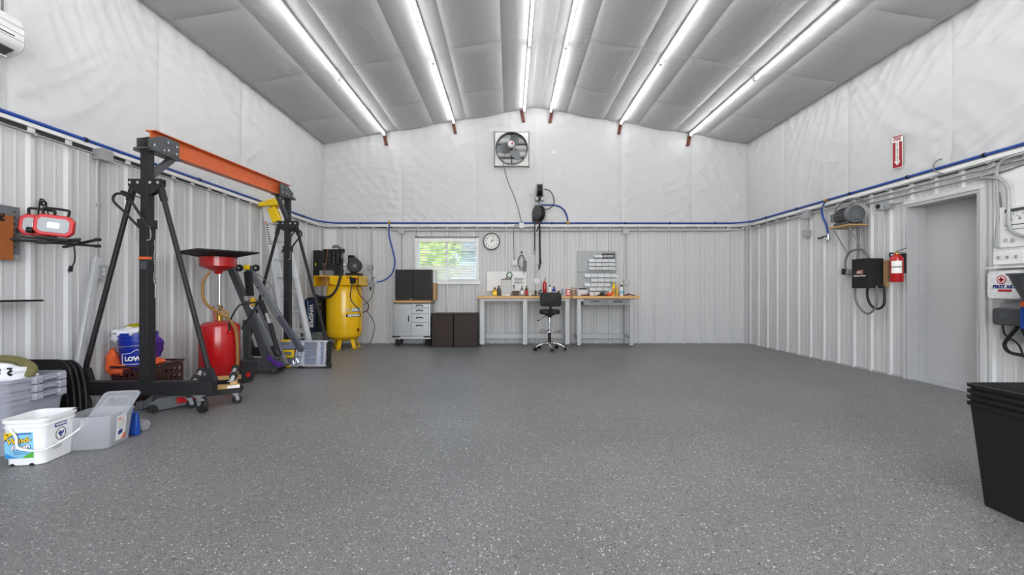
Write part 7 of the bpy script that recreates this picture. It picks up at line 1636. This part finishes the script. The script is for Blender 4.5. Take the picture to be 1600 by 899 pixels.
t = thing('beige_canister', 'beige canister with tilted wooden lid at the bench joint', 'canister', (bx_(896, 8.85), 8.85, ZT)); c = Vector((bx_(896, 8.85), 8.85, ZT))
m = MB(); m.lathe([(0, 0), (.045, 0), (.05, .01), (.05, .12), (.046, .12), (.046, .012), (0, .012)], c, 20); obj('can', m, mat('beige_clear', (176, 156, 136), .3, trans=.3), t)
m = MB(); m.lathe([(0, .0), (.06, 0), (.06, .015), (0, .02)], c+Vector((.015, 0, .14)), 20, Matrix.Rotation(R(14), 4, 'Y')); obj('wooden_lid', m, M_TAN, t)
x0, x1 = bx_(901.5, 8.85), bx_(918, 8.85)
t = thing('clear_storage_box', 'clear storage box with a black lid strip on the right bench', 'box', ((x0+x1)/2, 8.9, ZT)); m = container(x1-x0-.02, .18, x1-x0, .20, .12, .015, .003); m.xf(Matrix.Translation(((x0+x1)/2, 8.90, ZT+.001))); obj('tub', m, M_CLEARB, t)
m = MB(); m.ball(((x0+x1)/2, 8.90, ZT+.03), .07, .06, .035, 14, 8, .5, 2); obj('contents', m, M_RUST, t)
obj('black_lid', MB().box(bx_(906, 8.85), bx_(916.5, 8.85), 8.83, 8.95, ZT+.128, ZT+.150), M_BLACKP, t, bevel=.004)
m = MB(); c = Vector((bx_(913, 8.7), 8.68, ZT)); m.tube([c+Vector((-.06, 0, .012)), c+Vector((0, .03, .02)), c+Vector((.06, 0, .012)), c+Vector((.1, -.02, .012))], .012, n=7); obj('rust_brown_pliers', m, M_RUST, None, label='rust brown hand tool lying before the clear storage box', cat='tool')
for k, px in enumerate((924, 932)):
    m = container(.085, .12, .10, .13, .07, .01, .003); m.xf(Matrix.Translation((bx_(px, 8.9), 8.9, ZT+.001))); obj('small_clear_tray', m, M_CLEARB, None, label='small clear tray on the right bench, %s from left' % ORD[k], cat='tray')
t = thing('tangled_wire', 'black tangled cord lying on the right bench below the bins', 'cord', (bx_(941, 8.7), 8.7, ZT)); m = MB(); c = Vector((bx_(940, 8.72), 8.72, ZT+.01))
m.tube([c+Vector(p) for p in ((-.09, 0, 0), (-.03, .05, .005), (.03, .06, .03), (.02, .0, .05), (-.03, .0, .035), (0, -.04, .01), (.07, -.03, .0), (.12, .02, .0))], .010, n=7); obj('cord', m, M_BLACKP, t)
m = MB(); c = Vector((bx_(936, 8.62), 8.62, ZT+.012)); m.bar(c, c+Vector((.10, .02, .0)), .03, .022); obj('black_pliers', m, M_BLACKP, None, bevel=.006, label='black handled tool at the front of the right bench', cat='tool')
m = MB(); c = Vector((bx_(951, 8.75), 8.75, ZT)); m.ball(c+Vector((0, 0, .03)), .06, .05, .032, 16, 8, .4, 3); obj('orange_pouch', m, M_ORCL, None, label='small orange pouch left of the yellow bottles on the right bench', cat='pouch')
m = MB(); m.box(bx_(944.5, 8.95), bx_(951, 8.95), 8.93, 8.98, ZT, ZT+.105); obj('teal_box', m, mat('teal_grey_card', (110, 136, 140), .6), None, bevel=.003, label='grey green box standing behind the orange pouch', cat='box')
m = MB(); m.box(bx_(951.5, 8.93), bx_(956, 8.93), 8.91, 8.95, ZT, ZT+.10); obj('white_carton', m, M_PAPER, None, bevel=.003, label='small white carton between green box and yellow bottle', cat='box')
bottle(959, Yb, .06, .29, 'tall yellow bottle with pale green top on the right bench', M_YELP, mat('lime_cap', (190, 200, 90), .4), M_OIL, neck=.45)
bottle(964, 8.80, .045, .21, 'slim amber bottle touching the tall yellow bottle', M_OIL, M_YELP, neck=.4)
bottle(956.5, 8.72, .035, .12, 'small orange glue bottle in front of the tall yellow bottle', M_ORCL, M_YELP, neck=.4)
bottle(971.3, 8.78, .062, .215, 'white spray can with dark red cap on the right bench', M_PAPER, M_MAROON, M_LBLUE, neck=.7, band=(.25, .55))
bottle(973.5, 8.90, .05, .18, 'blue grey can behind the white spray can', mat('slate_can', (84, 96, 120), .4), M_STEEL, neck=.8)
m = MB(); c = Vector((bx_(982, 8.72), 8.70, ZT+.012)); m.tube([c+Vector(p) for p in ((-.08, 0, 0), (-.02, .04, .01), (.04, .02, .012), (.09, .0, 0), (.12, -.02, 0))], .011, n=7); m.cyl(c+Vector((-.02, .04, .01)), c+Vector((.03, .05, .025)), .018, n=8)
obj('brown_hand_tool', m, M_RUST, None, label='dark brown hand tool at the right end of the bench', cat='tool')

# ================================================================== BLACK RECYCLING BINS
for i, lb in enumerate(('black plastic bin at the bottom of the nested stack, lower right', 'black plastic bin, second from the bottom of the nested stack', 'black plastic bin, second from the top of the nested stack', 'black plastic bin at the top of the nested stack with open rim')):
    z = .002+i*.031; t = thing('black_bin', lb, 'bin', (2.6, 2.05, z), 'nested black bins')
    m = container(.36, .42, .43, .495, .512, .035, .005, ((0, .012, .016),))
    m.xf(Matrix.Translation((2.568, 2.066, z))); obj('tub', m, mat('black_bin_plastic', (30, 30, 31), .55, 0, .3, 7, .05, 40, spec=.3), t)
    if i == 0:
        for y in (1.98, 2.14): pass
